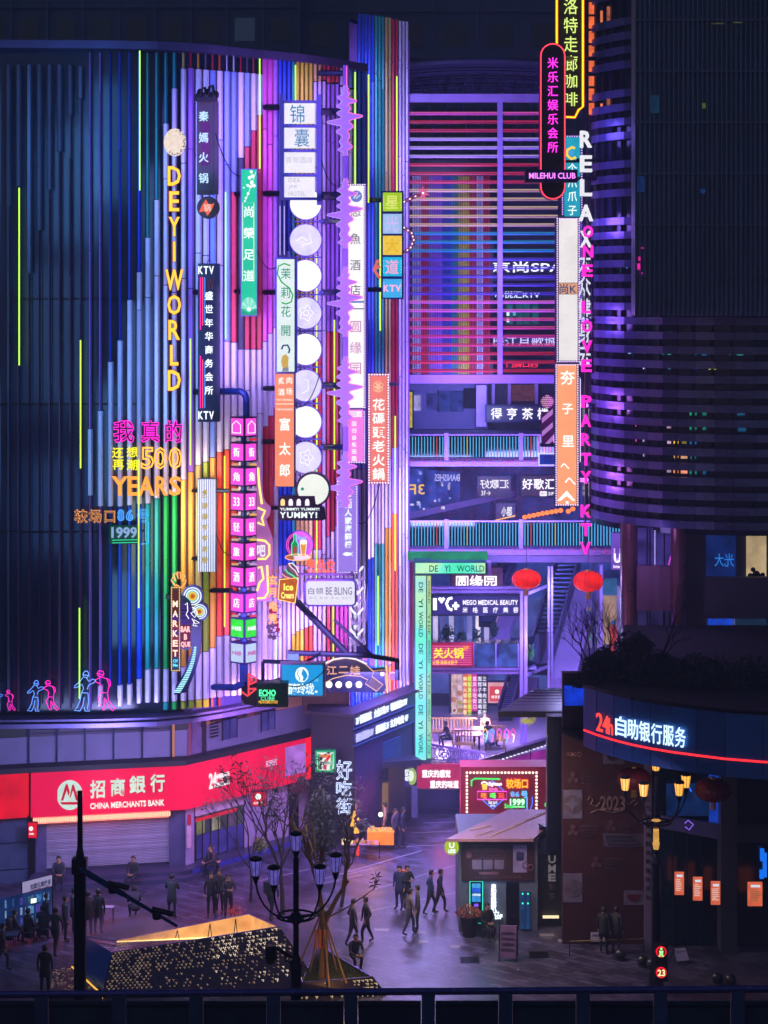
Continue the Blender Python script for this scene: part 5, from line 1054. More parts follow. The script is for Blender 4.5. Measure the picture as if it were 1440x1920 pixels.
# yummy sign
D = SD(570, 3.0); t = thing('yummy_sign', 'purple brown sign YUMMY! with four arched teeth under a round white half face', 'sign', P(566, 976, D))
MB().disc(587, 918, 33, D+.1, .4, 36).build('face_rim', mat('brown_violet', '5c3a78', .35), t); MB().disc(587, 918, 29, D+.06, .05, 36).build('face_disc', emi('f4f8f0', .98, True, .04), t); MB().disc(567, 917, 3, D+.02, .05, 12).build('eye', gr, t)
MB().ppoly([(524,934),(530,930),(590,930),(592,945),(608,952),(612,972),(606,976),(526,976),(521,970),(522,940)], D, .4).build('board', mat('plum_board', '3c1c5c', .35), t)
for x in (530, 545, 560, 576): MB().ppoly([(x-4,948),(x-4,940),(x-2.5,936.5),(x,935.5),(x+2.5,936.5),(x+4,940),(x+4,948)], D-.05, .06).build('tooth', emi('ffd890' if x == 530 else 'f0e8f4', 1.2), t)
MB().ptext('YUMMY! YUMMY!', 525, 952, 599, 957, D-.05, .05, bold=.03).build('lettering', wp, t)
for k, ch in enumerate('YUMMY!'): w_ = 3.4 if ch == '!' else 11; MB().ptext(ch, 525+k*13.3, 960, 525+k*13.3+w_, 971, D-.05, .06, bold=.04).build('letter', wp, t)
arm(t, 500, 952, DA(500)-.2, 524, 952, D+.2, .08)
# beer sign
D = SD(562, 2.6); t = thing('beer_sign', 'round neon sign with green beer bottle, glass and the word Beer', 'sign', P(562, 1052, D))
MB().disc(561, 1022, 26, D, .3, 32).build('board', mat('plum_disc', '6a1c98', .35), t); MB().disc(559, 1045, 6, D-.1, .35, 24, rx=24).build('tray', mat('tray_cream', 'd89868', .4), t)
for r_ in (24, 21): MB().ptube([(561+r_*math.cos(a), 1022+r_*math.sin(a)) for a in [k*.262 for k in range(24)]], D-.05, .6, 4, True).build('neon_ring', emi('ff60d0', 1.4), t)
MB().ptube([(559+24*math.cos(a), 1045+6*math.sin(a)) for a in [k*.262 for k in range(24)]], D-.13, .8, 4, True).build('neon_ring', emi('ffb080', 1.4), t)
MB().ppoly([(551,1002),(555,1002),(555,1014),(559,1020),(559,1042),(547,1042),(547,1020),(551,1014)], D-.1, .05).build('bottle', emi('109858', .9), t); MB().disc(553, 1031, 7, D-.14, .03, 14, rx=4).build('bottle_label', emi('b84850', .9), t)
MB().ptube([(551,1002),(555,1002),(555,1014),(559,1020),(559,1042),(547,1042),(547,1020),(551,1014)], D-.14, .6, 4, True).build('bottle_outline', emi('60ffb0', 1.4), t)
MB().ppoly([(563,1020),(575,1020),(572,1042),(565,1042)], D-.1, .05).build('beer_glass', emi('e89830', 1.0), t); MB().ptube([(563,1018),(575,1018),(572,1042),(565,1042)], D-.14, .6, 4, True).build('glass_outline', emi('fff0b0', 1.4), t); MB().ball(P(569, 1016, D-.1), .11, 8, sx=1.3).build('beer_foam', emi('f8f0e0', 1.1), t)
MB().ptext('Beer', 558, 1004, 576, 1012, D-.14, .03, bold=.03).build('lettering', emi('70b0ff', 1.4), t)
# ice cream
D = SD(545, 3.1); t = thing('ice_cream_sign', 'neon ice cream sign with pink and green swirl over an orange cone box', 'sign', P(542, 1132, D))
MB().ppoly([(524,1087),(559,1083),(553,1131),(522,1124)], D, .3).build('cone_box', emi('d86820', .75, True, .3, scale=6), t); MB().ptube([(524,1087),(559,1083),(553,1131),(522,1124)], D-.05, 1.1, 5, True).build('neon_frame', emi('ffd060', 1.5), t)
MB().ppoly([(527,1085),(530,1074),(540,1068),(538,1058),(544,1055),(553,1062),(560,1072),(560,1083)], D+.02, .25).build('swirl_body', mat('grey_swirl', '8c7c88', .5), t)
for pl_, c_ in (([(541,1057),(545,1063),(553,1070),(559,1080)],'ffc0e0'),([(535,1068),(540,1074),(550,1080),(558,1086)],'40e8a0'),([(529,1076),(534,1081),(545,1085)],'ff90b0'),([(541,1057),(548,1056),(556,1064),(560,1074)],'f0e0ff')): MB().ptube(pl_, D-.06, .9, 5).build('neon_swirl', emi(c_, 1.5), t)
MB().ptext('Ice', 532, 1094, 550, 1107, D-.08, .04, bold=.05).build('lettering', emi('ffe860', 1.4), t); MB().ptext('Cream', 527, 1110, 551, 1122, D-.08, .04, bold=.05).build('lettering', emi('fff080', 1.3), t)
# orange brand characters
D = SD(600, 1.6); t = thing('orange_character_sign', 'row of glowing orange block characters 唯品仓 above the white rounded lightbox', 'sign', P(601, 1074, D))
for i, ch in enumerate('唯品仓'): MB().ptext(ch, 574+i*18.5, 1048, 592+i*18.5, 1066, D, .1, bold=.05, em=True).build('character', emi('ff5c3c', 1.5, True), t)
MB().ptext('全球品牌集合', 574, 1067, 629, 1073, D, .08, bold=.04).build('lettering', emi('ff6c50', 1.4), t); MB().ptube([(574,1048),(629,1048)], D+.12, .5, 4).build('rail', STEEL, t)
# e-sports vertical
D = SD(513, 2.4); t = thing('esports_sign', 'orange glowing characters 玄月电竞 over black and red hexagons', 'sign', P(513, 1200, D))
for i, ch in enumerate('玄月电竞'): MB().ptext(ch, 503, (1078, 1101, 1127, 1150)[i], 521, (1078, 1101, 1127, 1150)[i]+19, D-.1, .08, bold=.05, em=True).build('character', emi('ffa868', 1.6, True), t); MB().ptext(ch, 502, (1078, 1101, 1127, 1150)[i]-1, 522, (1078, 1101, 1127, 1150)[i]+20, D, .08, bold=.07, em=True).build('character_back', emi('f04020', 1.2), t)
for x, y, c_ in ((505,1134,'k'),(522,1136,'o'),(513,1140,'r'),(522,1156,'o'),(518,1164,'r'),(506,1168,'o'),(503,1176,'k'),(511,1174,'k'),(519,1172,'r'),(506,1184,'k'),(514,1182,'o'),(521,1181,'r'),(506,1194,'k'),(514,1196,'k'),(512,1190,'o'),(523,1190,'o'),(517,1188,'o'),(515,1146,'r'),(508,1146,'r')):
    hexp = [(x+4.6*math.cos(a), y+4.6*math.sin(a)) for a in [k*1.0472+.52 for k in range(6)]]
    if c_ == 'o': MB().ptube(hexp, D+.1, .7, 4, True).build('hexagon_ring', mat('dark_plum', '3c1430', .4), t)
    else: MB().ppoly(hexp, D+.1, .08).build('hexagon', mat('dark_plum', '3c1430') if c_ == 'k' else emi('c01838', .7), t)
for k in range(7): MB().ptube([(514+7*math.cos(k*.9), 1070+6*math.sin(k*.9)), (514+3*math.cos(k*.9), 1070+3*math.sin(k*.9))], D, 1.0, 4).build('star_ray', emi('e06840', .9), t)
# white rounded lightbox
D = SD(620, 3.2); t = thing('white_lightbox_sign', 'white rounded lightbox sign 白领 BE BLING hanging from a purple bar', 'sign', P(620, 1136, D))
def rrect(x0, y0, x1, y1, r, n=4):
    o = []
    for cx_, cy_, a0 in ((x1-r, y0+r, -90), (x1-r, y1-r, 0), (x0+r, y1-r, 90), (x0+r, y0+r, 180)):
        for k in range(n+1): a = R(a0+90*k/n); o.append((cx_+r*math.cos(a), cy_+r*math.sin(a)))
    return o
MB().ppoly(rrect(571, 1087, 668, 1137, 8), D, .4).build('cabinet', mat('violet_case', '6a48c0'), t); MB().ppoly(rrect(574, 1090, 665, 1134, 6), D-.04, .06).build('face', emi('ece8fa', .97, True, .04), t)
ink = emi('504c84', .9); MB().ptext('白领', 578, 1102, 606, 1114, D-.06, .02).build('lettering', ink, t); MB().ptext('BE BLING', 611, 1101, 660, 1115, D-.06, .02).build('lettering', ink, t); MB().ptext('美 甲 · 美 睫 · 美 容 · 半永久', 579, 1119, 660, 1123, D-.06, .02).build('lettering', gy, t)
MB().pbox(560, 1075, 664, 1079, D+.1, .15).build('hanger_bar', mat('plum_bar', '5a2c78', .35), t)
for x in (595, 645): MB().pbox(x-.7, 1079, x+.7, 1088, D+.12, .05).build('hanger', BLK, t)
for x in (575, 660): MB().tube([P(x, 1077, D+.2), P(x, 1070, DA(x)-.2)], .06, 6).build('bracket_arm', STEEL, t)
# chevrons
D = SD(668, 1.8); t = thing('chevron_sign', 'vertical row of white and violet chevron tubes with small white characters', 'sign', P(670, 1210, D))
MB().pbox(654, 1040, 688, 1230, D+.15, .2).build('backing', mat('royal_blue', '2038a8', .35), t) if False else None
for k in range(8):
    y = 1062+k*19.5; c_ = emi('f0e8ff', 1.4, True) if k % 2 == 0 else emi('b890f0', .9)
    MB().ptube([(657, y), (666, y+12)], D, 1.9, 6).build('chevron_tube', c_, t); MB().ptube([(681, y), (671, y+12)], D, 1.9, 6).build('chevron_tube', c_, t)
chars(t, '奶茶屋小吃面', 667.5, 1080, 1208, 10, D-.05, wp, bold=.06)
MB().pbox(662, 1060, 664, 1210, D+.1, .1).build('spine', NAVY, t)
# struts
t = thing('sign_gantry', 'dark steel gantry with long diagonal strut carrying the lower signs', 'gantry', P(620, 1240, SD(600, 2.5)))
D = SD(600, 3.0)
MB().tube([P(556, 1128, D), P(653, 1228, D+.2)], .12, 8).build('diagonal_strut', STEEL, t); MB().tube([P(560, 1126, D+.3), P(652, 1222, D+.4)], .06, 6).build('diagonal_strut', STEEL, t)
MB().tube([P(626, 1162, D+.2), P(700, 1230, D+.2)], .06, 6).build('thin_strut', STEEL, t); MB().tube([P(540, 1224, D), P(696, 1229, D+.2)], .11, 8).build('cross_beam', STEEL, t)
MB().tube([P(493, 1240, D-1), P(610, 1244, D-1)], .08, 6).build('cross_beam', STEEL, t); MB().tube([P(500, 1281, D-1), P(530, 1272, D-1)], .07, 6).build('cross_beam', STEEL, t)
MB().tube([P(568, 1244, D-.8), P(600, 1226, D)], .06, 6).build('thin_strut', STEEL, t); MB().tube([P(696, 1230, D+.2), P(745, 1238, D+1.5), P(745, 1275, D+1.5)], .1, 6).build('cross_beam', STEEL, t)
MB().pbox(540, 1226, 560, 1245, D-.1, .4).build('junction_box', mat('teal_box', '0c5468', .4), t); MB().tube([P(482,1128,D+1),(P(496,1150,D+1)),P(496,1160,D+1)], .05, 5).build('thin_strut', STEEL, t)
for x, y in ((556, 1128), (545, 1226)): MB().tube([P(x, y, D), P(x, y-6, DA(x)-.1)], .08, 6).build('wall_tie', STEEL, t)
MB().tube([P(493,1241,D-1), P(493,1290,D-1)], .07, 6).build('hanger_post', STEEL, t)
# echo cube
D = SD(500, 3.6); t = thing('echo_cube_sign', 'dark box sign with green neon ECHO CUBE and a red cube logo at its left', 'sign', P(500, 1328, D))
bx = mat('green_black_case', '0c1c24', .35, .2)
MB().prism([P(452,1273,D+.9), P(481,1280,D), P(481,1324,D), P(452,1320,D+.9)], (.1, .6, 0)).build('side_case', bx, t); MB().pbox(481, 1281, 540, 1326, D, .7).build('case', bx, t); MB().pbox(486, 1285, 533, 1321, D-.02, .04).build('face', emi('04201c', .7), t)
MB().ptext('ECHO', 486, 1293, 517, 1305, D-.08, .06, bold=.03).build('lettering', emi('50ffa8', 1.7, True), t); MB().ptext('CUBE', 489, 1306, 515, 1313, D-.08, .05).build('lettering', emi('58e8a0', 1.3), t); MB().ptext('电玩娱乐城', 485, 1313, 521, 1319, D-.08, .04, bold=.03).build('lettering', emi('e0a030', 1.2), t)
for pl_ in ([(465,1263),(480,1272),(480,1278),(466,1284),(466,1292),(480,1291)],[(453,1297),(464,1305),(480,1292)],[(466,1270),(474,1275),(466,1280)],[(466,1264),(466,1303)]): MB().ptube(pl_, D-.1, 1.7, 5).build('logo_tube', emi('f84048', 1.5, True), t)
# blue sign
D = SD(566, 4.2); t = thing('blue_lightbox_sign', 'sky blue lightbox sign 醉玲珑 with a white woman head emblem', 'sign', P(566, 1310, D))
MB().pbox(525, 1244, 610, 1307, D, .5).build('cabinet', mat('grey_case', '8878a8', .35, .4), t); MB().pbox(529, 1247, 605, 1304, D-.04, .06).build('face', emi('1c98e0', .97, True, .12, scale=1.2), t)
MB().disc(566, 1265, 14, D-.06, .03, 28, rx=12.5).build('emblem_disc', wp, t); MB().ppoly([(568,1254),(574,1260),(577,1268),(572,1276),(567,1277),(569,1270),(565,1264)], D-.09, .03).build('emblem_profile', emi('1c98e0', .97), t); MB().ptube([(560,1256),(557,1264),(562,1270),(561,1276)], D-.09, 1, 4).build('hair_line', emi('60b8e8', 1), t)
for i, ch in enumerate('醉玲珑'): MB().ptext(ch, 541+i*16, 1281, 557+i*16, 1302, D-.08, .05, bold=.03).build('character', wp, t)
MB().ptext('会所', 588, 1272, 597, 1278, D-.08, .02, mirror=True).build('small_lettering', emi('80e0ff', 1), t); MB().pbox(591, 1295, 595, 1299, D-.06, .02).build('seal', wp, t)
# hong er wa sign
D = SD(660, 3.6); t = thing('arched_restaurant_sign', 'dark guitar like sign 红二娃 with arched outline and four round white lamps', 'sign', P(660, 1300, D))
MB().ppoly([(606,1252),(620,1243),(640,1236),(660,1236),(680,1243),(697,1256),(722,1254),(724,1260),(720,1270),(724,1290),(718,1299),(606,1297)], D, .4).build('board', mat('midnight_board', '0a0e34', .3), t)
for pl_, c_, r_ in (([(608,1247),(625,1238),(648,1234),(668,1237),(686,1246),(701,1260),(697,1268),(718,1284),(706,1296),(685,1282),(690,1275),(676,1268),(650,1266),(625,1272),(610,1280)],'f0b8a0',1.0),([(700,1258),(722,1256),(725,1262)],'c88868',.8)): MB().ptube(pl_, D-.05, r_, 5).build('outline_tube', emi(c_, 1.1), t)
MB().ptube([(608,1244),(626,1236),(648,1232.5),(668,1236),(688,1245)], D-.08, 1.3, 5).build('top_light', emi('e8e8ff', 1.3), t)
for i, ch in enumerate('江二娃'): MB().ptext(ch, 612+i*22, 1246+abs(i-1)*1.5, 632+i*22, 1264+abs(i-1)*1.5, D-.1, .08, bold=.04, em=True).build('character', emi('e8a890', 1.0), t)
for x in (617, 635, 654, 673): MB().disc(x, 1284, 6, D-.06, .08, 20).build('round_lamp', emi('fff4e8', 1.8, True), t)
for k in range(9): MB().ptube([(688+k*2.6, 1280-k*.6+0), (700+k*1.8, 1270+k*2.6)] if False else [(690+k*1.9, 1282+k*1.5), (700+k*1.9, 1268+k*1.9)], D-.06, .4, 4).build('string', emi('c89080', .9), t)
MB().disc(717, 1264, 4, D-.04, .06, 14).build('tuning_knob', mat('grey_case', '8878a8'), t)
# street letters
D = DB(700) - 3.5; t = thing('street_letters', 'lilac block letters reading Street beyond the arched restaurant sign', 'sign letters', P(700, 1275, D))
for ch, x in zip('Street', (655, 668, 679, 692, 707, 723)): MB().ptext(ch, x, 1231 if ch != 'e' else 1233, x+(11 if ch not in 'rt' else 10), 1247, D, .25, bold=.06).build('letter', emi('d088f0', .95, True, .1), t)
MB().ptext('e', 730, 1259, 743, 1273, D, .25, bold=.06).build('letter', emi('d088f0', .95), t)
# loose power cables looping between the signs
def cable(x0, y0, x1, y1, D, sag, lab):
    pts = [P(x0+(x1-x0)*k/10, y0+(y1-y0)*k/10+sag*4*(k/10)*(1-k/10), D) for k in range(11)]; tag(MB().tube(pts, .018, 4).build('power_cable', BLK), lab, 'cable', 'power cables between the signs')
for a in ((404, 250, 452, 330, 73.4, 22, 'black cable sagging from the dark carved sign to the green parlour sign'), (482, 470, 518, 500, 75.5, 16, 'short black cable between the green sign and the jasmine sign'), (602, 300, 640, 345, 77.4, 20, 'black cable looping from the hotel lightboxes to the violet waveform'), (554, 760, 600, 700, 76.2, 24, 'black cable from the salmon sign across to the disc column'), (405, 1000, 434, 1040, 74.2, 14, 'black cable between the striped sign and the box tower'), (672, 980, 712, 906, 79.3, 26, 'black cable hanging between the seafood sign and the salmon hot pot sign'), (610, 1255, 540, 1286, 73.9, 12, 'black cable below the blue lightbox sign')): cable(*a)
# ------------------------------------------------------------------ signs right of the screen
# Milehui club
D = 78.0; t = thing('club_sign', 'dark capsule sign 米乐汇娱乐会所 with red neon rim and MILEHUI CLUB crossbar', 'sign', P(1036, 374, D))
cap = lambda x0, x1, y0, y1, n=10: [((x0+x1)/2+(x1-x0)/2*math.cos(R(180+180*k/n)), y0+(x1-x0)/2+(x1-x0)/2*math.sin(R(180+180*k/n))) for k in range(n+1)] + [((x0+x1)/2+(x1-x0)/2*math.cos(R(180*k/n)), y1-(x1-x0)/2+(x1-x0)/2*math.sin(R(180*k/n))) for k in range(n+1)]
MB().ppoly(cap(1012, 1061, 80, 375), D, .5).build('board', mat('black_plum', '160a2c', .3, .2), t); MB().ptube(cap(1014, 1059, 82, 373), D-.06, 1.1, 6, True).build('neon_rim', emi('ff3c50', 2.2, True), t)
for i, ch in enumerate('米乐汇娱乐会所'): MB().ptext(ch, 1026, 107+i*26.3, 1047, 129+i*26.3, D-.07, .05, bold=.015, em=True).build('character', emi('ff30d8', 1.9, True), t)
MB().pbox(985, 318, 1083, 342, D-.5, .5).build('crossbar', mat('navy_plum', '1c1450', .3, .2), t); MB().ptext('MILEHUI CLUB', 992, 324, 1079, 335, D-.56, .05, bold=.02).build('lettering', emi('f080f8', 1.6, True), t)
for y in (110, 335): MB().tube([P(1055, y, D+.4), P(1120, y, 84)], .09, 6).build('bracket_arm', STEEL, t)
# yellow cafe sign
D = 80.0; t = thing('yellow_neon_cafe_sign', 'tall sign 洛特走廊咖啡 outlined in yellow and orange neon behind the capsule sign', 'sign', P(1072, 222, D))
MB().ppoly([(1041,-60),(1097,-60),(1097,200),(1084,212),(1080,220),(1048,222)], D, .4).build('board', mat('dark_olive', '2c2010', .5), t)
op = [(1044,-60),(1044,195),(1055,219),(1078,220),(1085,206),(1093,200),(1093,-60)]
MB().ptube(op, D-.06, 2.6, 6).build('neon_rim', emi('ff7818', 1.3, True), t); MB().ptube(op, D-.14, 1.1, 6).build('neon_core', emi('ffe020', 1.8, True), t)
for i, ch in enumerate('洛特走廊咖啡'): MB().ptext(ch, 1056, -4+i*35.5 if i < 4 else 138+(i-4)*34, 1084, 28+i*35.5 if i < 4 else 166+(i-4)*34, D-.07, .05, bold=.0, em=True).build('character', emi('d0e878', 1.3, True), t)
MB().tube([P(1095, 140, D+.2), P(1125, 140, 84)], .06, 6).build('bracket_arm', STEEL, t)
# teal claw sign + white + orange tall sign
D = 81.0; t = thing('teal_vertical_sign', 'teal lightbox sign with white characters 个爪爪子 and a yellow crescent above the blank white one', 'sign', P(1073, 407, D))
MB().pbox(1054, 254, 1094, 408, D, .5).build('cabinet', NAVY, t); MB().pbox(1058, 257, 1088, 406, D-.04, .06).build('face', emi('20a0c0', .95, True, .15, scale=1.2), t)
MB().ptube([(1078,278),(1073,276),(1064,281),(1063,291),(1071,298),(1080,295)], D-.08, 2.4, 6).build('crescent', emi('f8c840', 1.2), t); MB().disc(1072, 287, 5, D-.07, .03, 12).build('crescent_core', emi('40a0e0', 1), t); MB().pbox(1058, 300, 1088, 305, D-.06, .02).build('gap_band', BLK, t)
for i, ch in enumerate('个爪爪子'): MB().ptext(ch, 1064, 306+i*26, 1082, 326+i*26, D-.07, .05, bold=.03, em=True).build('character', wp, t)
bulbs(t, 1055, 255.5, 1091, 406, D-.06, emi('e0a8ff', 1.5), 4.4, 1.3, sides='LRT')
D = 80.6; t = thing('blank_lightbox_sign', 'two tall blank cream lightboxes edged with violet bulbs, 尚K between them', 'sign', P(1064, 680, D))
MB().pbox(1042, 408, 1090, 681, D, .5).build('cabinet', NAVY, t)
for y0, y1 in ((410, 530), (552, 676)): MB().pbox(1048, y0, 1083, y1, D-.04, .06).build('face', emi('ece6e6', 1.0, True, .08), t)
MB().pbox(1048, 531, 1083, 551, D-.04, .06).build('logo_field', emi('f0a880', .9), t); MB().ptext('尚K', 1049, 532, 1081, 551, D-.08, .05, bold=.04).build('logo', emi('0c4c7c', .9), t)
for y in (430, 446, 475, 502, 572, 590, 612, 650): MB().ptext('· ·:·· ·', 1052, y, 1078, y+4, D-.05, .01).build('faint_mark', gy, t)
bulbs(t, 1045, 410, 1086, 678, D-.06, emi('e8c0ff', 1.6), 4.4, 1.4)
bulbs(t, 1090, 412, 1090.1, 640, D-.06, emi('9048ff', 1.6), 4.4, 1.3, sides='L', name='side_bulbs')
t = thing('orange_vertical_sign', 'tall peach orange lightbox sign with white brush characters 夯子里 above the lower footbridge', 'sign', P(1063, 948, D))
MB().pbox(1041, 682, 1087, 949, D, .5).build('cabinet', NAVY, t); MB().pbox(1045, 684, 1081, 946, D-.04, .06).build('face', emi('fc9c70', 1.12, True, .06), t)
for ch, x, y, s_ in (('夯', 1050, 694, 28), ('子', 1053, 755, 22), ('里', 1053, 815, 24), ('へ', 1050, 864, 18), ('へ', 1058, 890, 22)): MB().ptext(ch, x, y, x+s_, y+s_, D-.08, .05, bold=.05, em=True).build('character', wp, t)
MB().ppoly([(1045,939),(1063,920),(1079,939),(1073,939),(1063,930),(1051,939)], D-.08, .05).build('roof_drawing', wp, t); MB().pbox(1061, 940, 1066, 945, D-.08, .05).build('roof_drawing', wp, t)
bulbs(t, 1043, 684, 1083.5, 947, D-.06, emi('f4d0ff', 1.6), 4.4, 1.4)
MB().ptube([(1084,700),(1088,712),(1088,865),(1084,870)], D+.1, .8, 5).build('side_tube', emi('f0d8ff', 1.3), t)
for y in (300, 460, 600, 760, 900): MB().tube([P(1084, y, D+.3), P(1118, y, 84.5)], .08, 6).build('bracket_arm', STEEL, t)
# lettering RELAX / ONE LOVE PARTY KTV
D = 79.2
t = thing('relax_letters', 'stacked white letters RELAX at the top of the vertical lettering beside the drum building', 'sign letters', P(1098, 470, D))
for ch, y in (('R',246),('E',292),('L',337),('A',384),('X',433)): MB().ptext(ch, 1087 if ch != 'A' else 1085, y, 1109 if ch != 'A' else 1111, y+31, D + (.3 if ch == 'X' else 0), .3, bold=.045).build('letter', emi('ecebf4', 1.0, True), t)
MB().pbox(1101, 250, 1104, 470, D+.35, .1).build('spine', NAVY, t)
t = thing('party_letters', 'stacked magenta letters ONE LOVE PARTY KTV down the edge of the drum building', 'sign letters', P(1100, 1040, D-.4))
for ch, x, y in (('O',1102,423),('N',1102,460),('E',1101,496),('L',1100,564),('O',1100,600),('V',1100,638),('E',1099,674),('P',1099,741),('A',1098,777),('R',1098,812),('T',1098,849),('Y',1098,883),('K',1098,946),('T',1098,981),('V',1097,1016)):
    MB().ptext(ch, x-9.5, y, x+9.5 if ch != 'L' else x+7, y+23, D-.4, .25, bold=.045).build('letter', emi('ff28c8', 1.25, True), t)
MB().pbox(1097, 480, 1099, 1040, D, .12).build('spine', NAVY, t)
t = thing('white_strokes_sign', 'white brush strokes sign half hidden behind the magenta letters', 'sign', P(1098, 700, D+.8))
for i, ch in enumerate('大众健身云'): MB().ptext(ch, 1084, 470+i*44, 1108, 512+i*44, D+.8, .08, bold=.04, em=True).build('character', emi('dcdcf4', 1.0), t)
MB().pbox(1110, 470, 1113, 700, D+.95, .06).build('board_edge', NAVY, t)
# mic and barber pole
D = 84; t = thing('microphone_sign', 'microphone shaped sign with dotted pink ball and striped plum handle', 'sign', P(1027, 838, D))
c = P(1026, 753, D); MB().ball(c, .3, 20, sz=1.0).build('mic_ball', mat('pink_ball', 'b04888', .4), t, smooth=True)
m = MB()
for i in range(-3, 4):
    for j in range(-3, 4):
        x, y = 1026+i*3.6+(1.8 if j % 2 else 0), 753+j*3.6
        if math.hypot(x-1026, y-753) < 12: m.disc(x, y, .9, D-.3*math.sqrt(1-(math.hypot(x-1026, y-753)/13.5)**2)-.03, .04, 6)
m.build('mic_dots', emi('f8d0f0', 1.3), t)['kind'] = 'stuff'
MB().pbox(1016, 773, 1037, 832, D, .4).build('handle', mat('plum_handle', '5a1c58', .4), t)
for y in (780, 805, 830): MB().ppoly([(1016.2,y+4),(1036.8,y-14),(1036.8,y-4),(1016.2,y+14)] if y < 830 else [(1022,832),(1036.8,y-14),(1036.8,y-4),(1030,832)], D-.03, .04).build('stripe', emi('c080d8', .8), t)
MB().pbox(1014, 832, 1042, 838, D-.05, .5).build('foot', STEEL, t)
t = board('blue_tag_sign', 'small rounded blue sign with white rim left of the orange vertical sign', 1012, 852, 1046, 871, 82.5, emi('2840c0', .8), .2, emi('d8d0ff', 1.1), 2)
MB().ptext('MAKE', 1020, 855, 1038, 860, 82.4, .02).build('lettering', mat('red_ink', 'a83860'), t); MB().ptext('MUSIC', 1019, 862, 1039, 867, 82.4, .02).build('lettering', mat('red_ink', 'a83860'), t)
# ------------------------------------------------------------------ bank building under the curved facade
# wall line in plan (photo column -> depth at that column)
WL = [(-60, 77.2), (60, 77.8), (350, 79.0), (583, 84.0)]
def wl(x): return lerp(WL, x)
def wquad(mb, x0, x1, z0, z1, off=0.0, th=.1, fn=None):
    """slab following the wall line between two photo columns"""
    fn = fn or wl; xs = [x0] + [c for c, _ in WL if x0 < c < x1 and fn is wl] + [x1]
    for a, b in zip(xs, xs[1:]):
        A = Vector((X(a, fn(a)), fn(a)+off, z0)); B = Vector((X(b, fn(b)), fn(b)+off, z0)); u = Vector((0, 0, z1-z0))
        mb.prism([A, B, B+u, A+u], (0, th, 0))
    return mb
def wframe(x0, x1, off, fn=None):
    fn = fn or wl; A = Vector((X(x0, fn(x0)), fn(x0)+off, 0)); B = Vector((X(x1, fn(x1)), fn(x1)+off, 0)); return A, B-A
def wtext(s, x0, x1, z0, z1, off, dep=.05, fn=None, **k):
    A, U = wframe(x0, x1, off, fn); return MB().text(s, A+Vector((0, 0, z0)), U, Vector((0, 0, z1-z0)), dep, **k)
zz = lambda y, x: Z(y, wl(x))
bk_ = thing('bank_building', 'two storey bank with a long red fascia and closed roller shutter under the curved facade', 'building', P(300, 1640, 79))
plaster = mat('grey_violet_plaster', '6a6490', .6, 0, .2, 1)
wquad(MB(), -60, 583, 0, 5.6, .3, .4).build('wall', plaster, bk_)
# fascia
zf0, zf1 = Z(1527, 77.8), Z(1444, 77.8)
fred = emi('c8083c', .72, True, .28, base='c01030', scale=.35)
wquad(MB(), 62, 350, zf0, zf1, -.5, .7).build('red_fascia', fred, bk_); wquad(MB(), 350, 583, zf0, zf1, -.5, .7).build('red_fascia', emi('d80c3c', .8, True, .35, base='b01030', scale=.5), bk_)
wquad(MB(), 575, 584, zf0, zf1, -.56, .1).build('bright_end', emi('ff1418', 1.1, True), bk_)
wquad(MB(), -60, 55, zf0+.02, zf1+.03, -.5, .7).build('red_fascia', emi('d01020', .75, True, .5, base='b01020', scale=.7), bk_)
wquad(MB(), 55, 63, 0, zf1, -.1, .3).build('corner_gap', BLK, bk_)
wquad(MB(), -60, 583, zf1+.02, zf1+.22, -.55, .8).build('fascia_cap', mat('dark_cap', '141022', .5), bk_)
# lettering
c = 135; A = Vector((X(135, wl(135)), wl(135)-.58, Z(1484, wl(135))))
dsc = MB(); dsc.prism([A+Vector((.5*math.cos(a), .02*math.cos(a), .58*math.sin(a))) for a in [k*.2094 for k in range(30)]], (0, .05, 0)); dsc.build('logo_disc', emi('c8e4d8', .95, True, .1), bk_)
q = lambda u, v, o=-.03: A+Vector((u*.5, o, v*.58))
rl = emi('d81030', .85)
for poly in ([(-.68,-.35),(-.3,.75),(-.16,.75),(.02,.2),(-.1,-.05),(-.22,.35),(-.5,-.35)], [(-.02,-.2),(.2,.7),(.34,.7),(.7,-.35),(.5,-.35),(.27,.35),(.1,-.1)], [(-.72,-.45),(.72,-.45),(.6,-.62),(-.6,-.62)]): MB().prism([q(*p_) for p_ in poly], (0, .03, 0)).build('logo_stroke', rl, bk_)
for k in range(6): MB().prism([q(.52, .3-k*.1), q(.97, .3-k*.1), q(.97, .26-k*.1), q(.52, .26-k*.1)], (0, .03, 0)).build('logo_line', rl, bk_)
cre = emi('d0ead8', 1.0, True, .1)
for ch, x0, x1, y0, y1 in (('招',173,201,1459,1492),('商',211,238,1457,1490),('銀',246,276,1454,1487),('行',285,312,1453,1486)): wtext(ch, x0, x1, Z(y1, 78), Z(y0, 78), -.62, .1, bold=.05).build('character', cre, bk_)
a_ = Z(1508, 78); wtext('CHINA MERCHANTS BANK', 173, 311, Z(1509, 78.3), Z(1498, 78.3), -.6, .06, bold=.03).build('lettering', emi('f0f4e8', 1.1), bk_)
wtext('24', 394, 407, Z(1472, 80), Z(1443, 80), -.6, .05, bold=.02).build('digits', emi('f8e8f0', 1.1), bk_); wtext('小时自助银行', 407, 431, Z(1452, 80.4), Z(1443, 80.4), -.6, .05, bold=.02).build('lettering', emi('f8e8f0', 1.1), bk_); wtext('HOUR BANKING', 407, 431, Z(1467, 80.4), Z(1459, 80.4), -.6, .05).build('lettering', emi('f8e8f0', 1.1), bk_); wquad(MB(), 405, 431, Z(1456, 80.4), Z(1454.5, 80.4), -.58, .05).build('underline', emi('f8e8f0', 1.1), bk_)
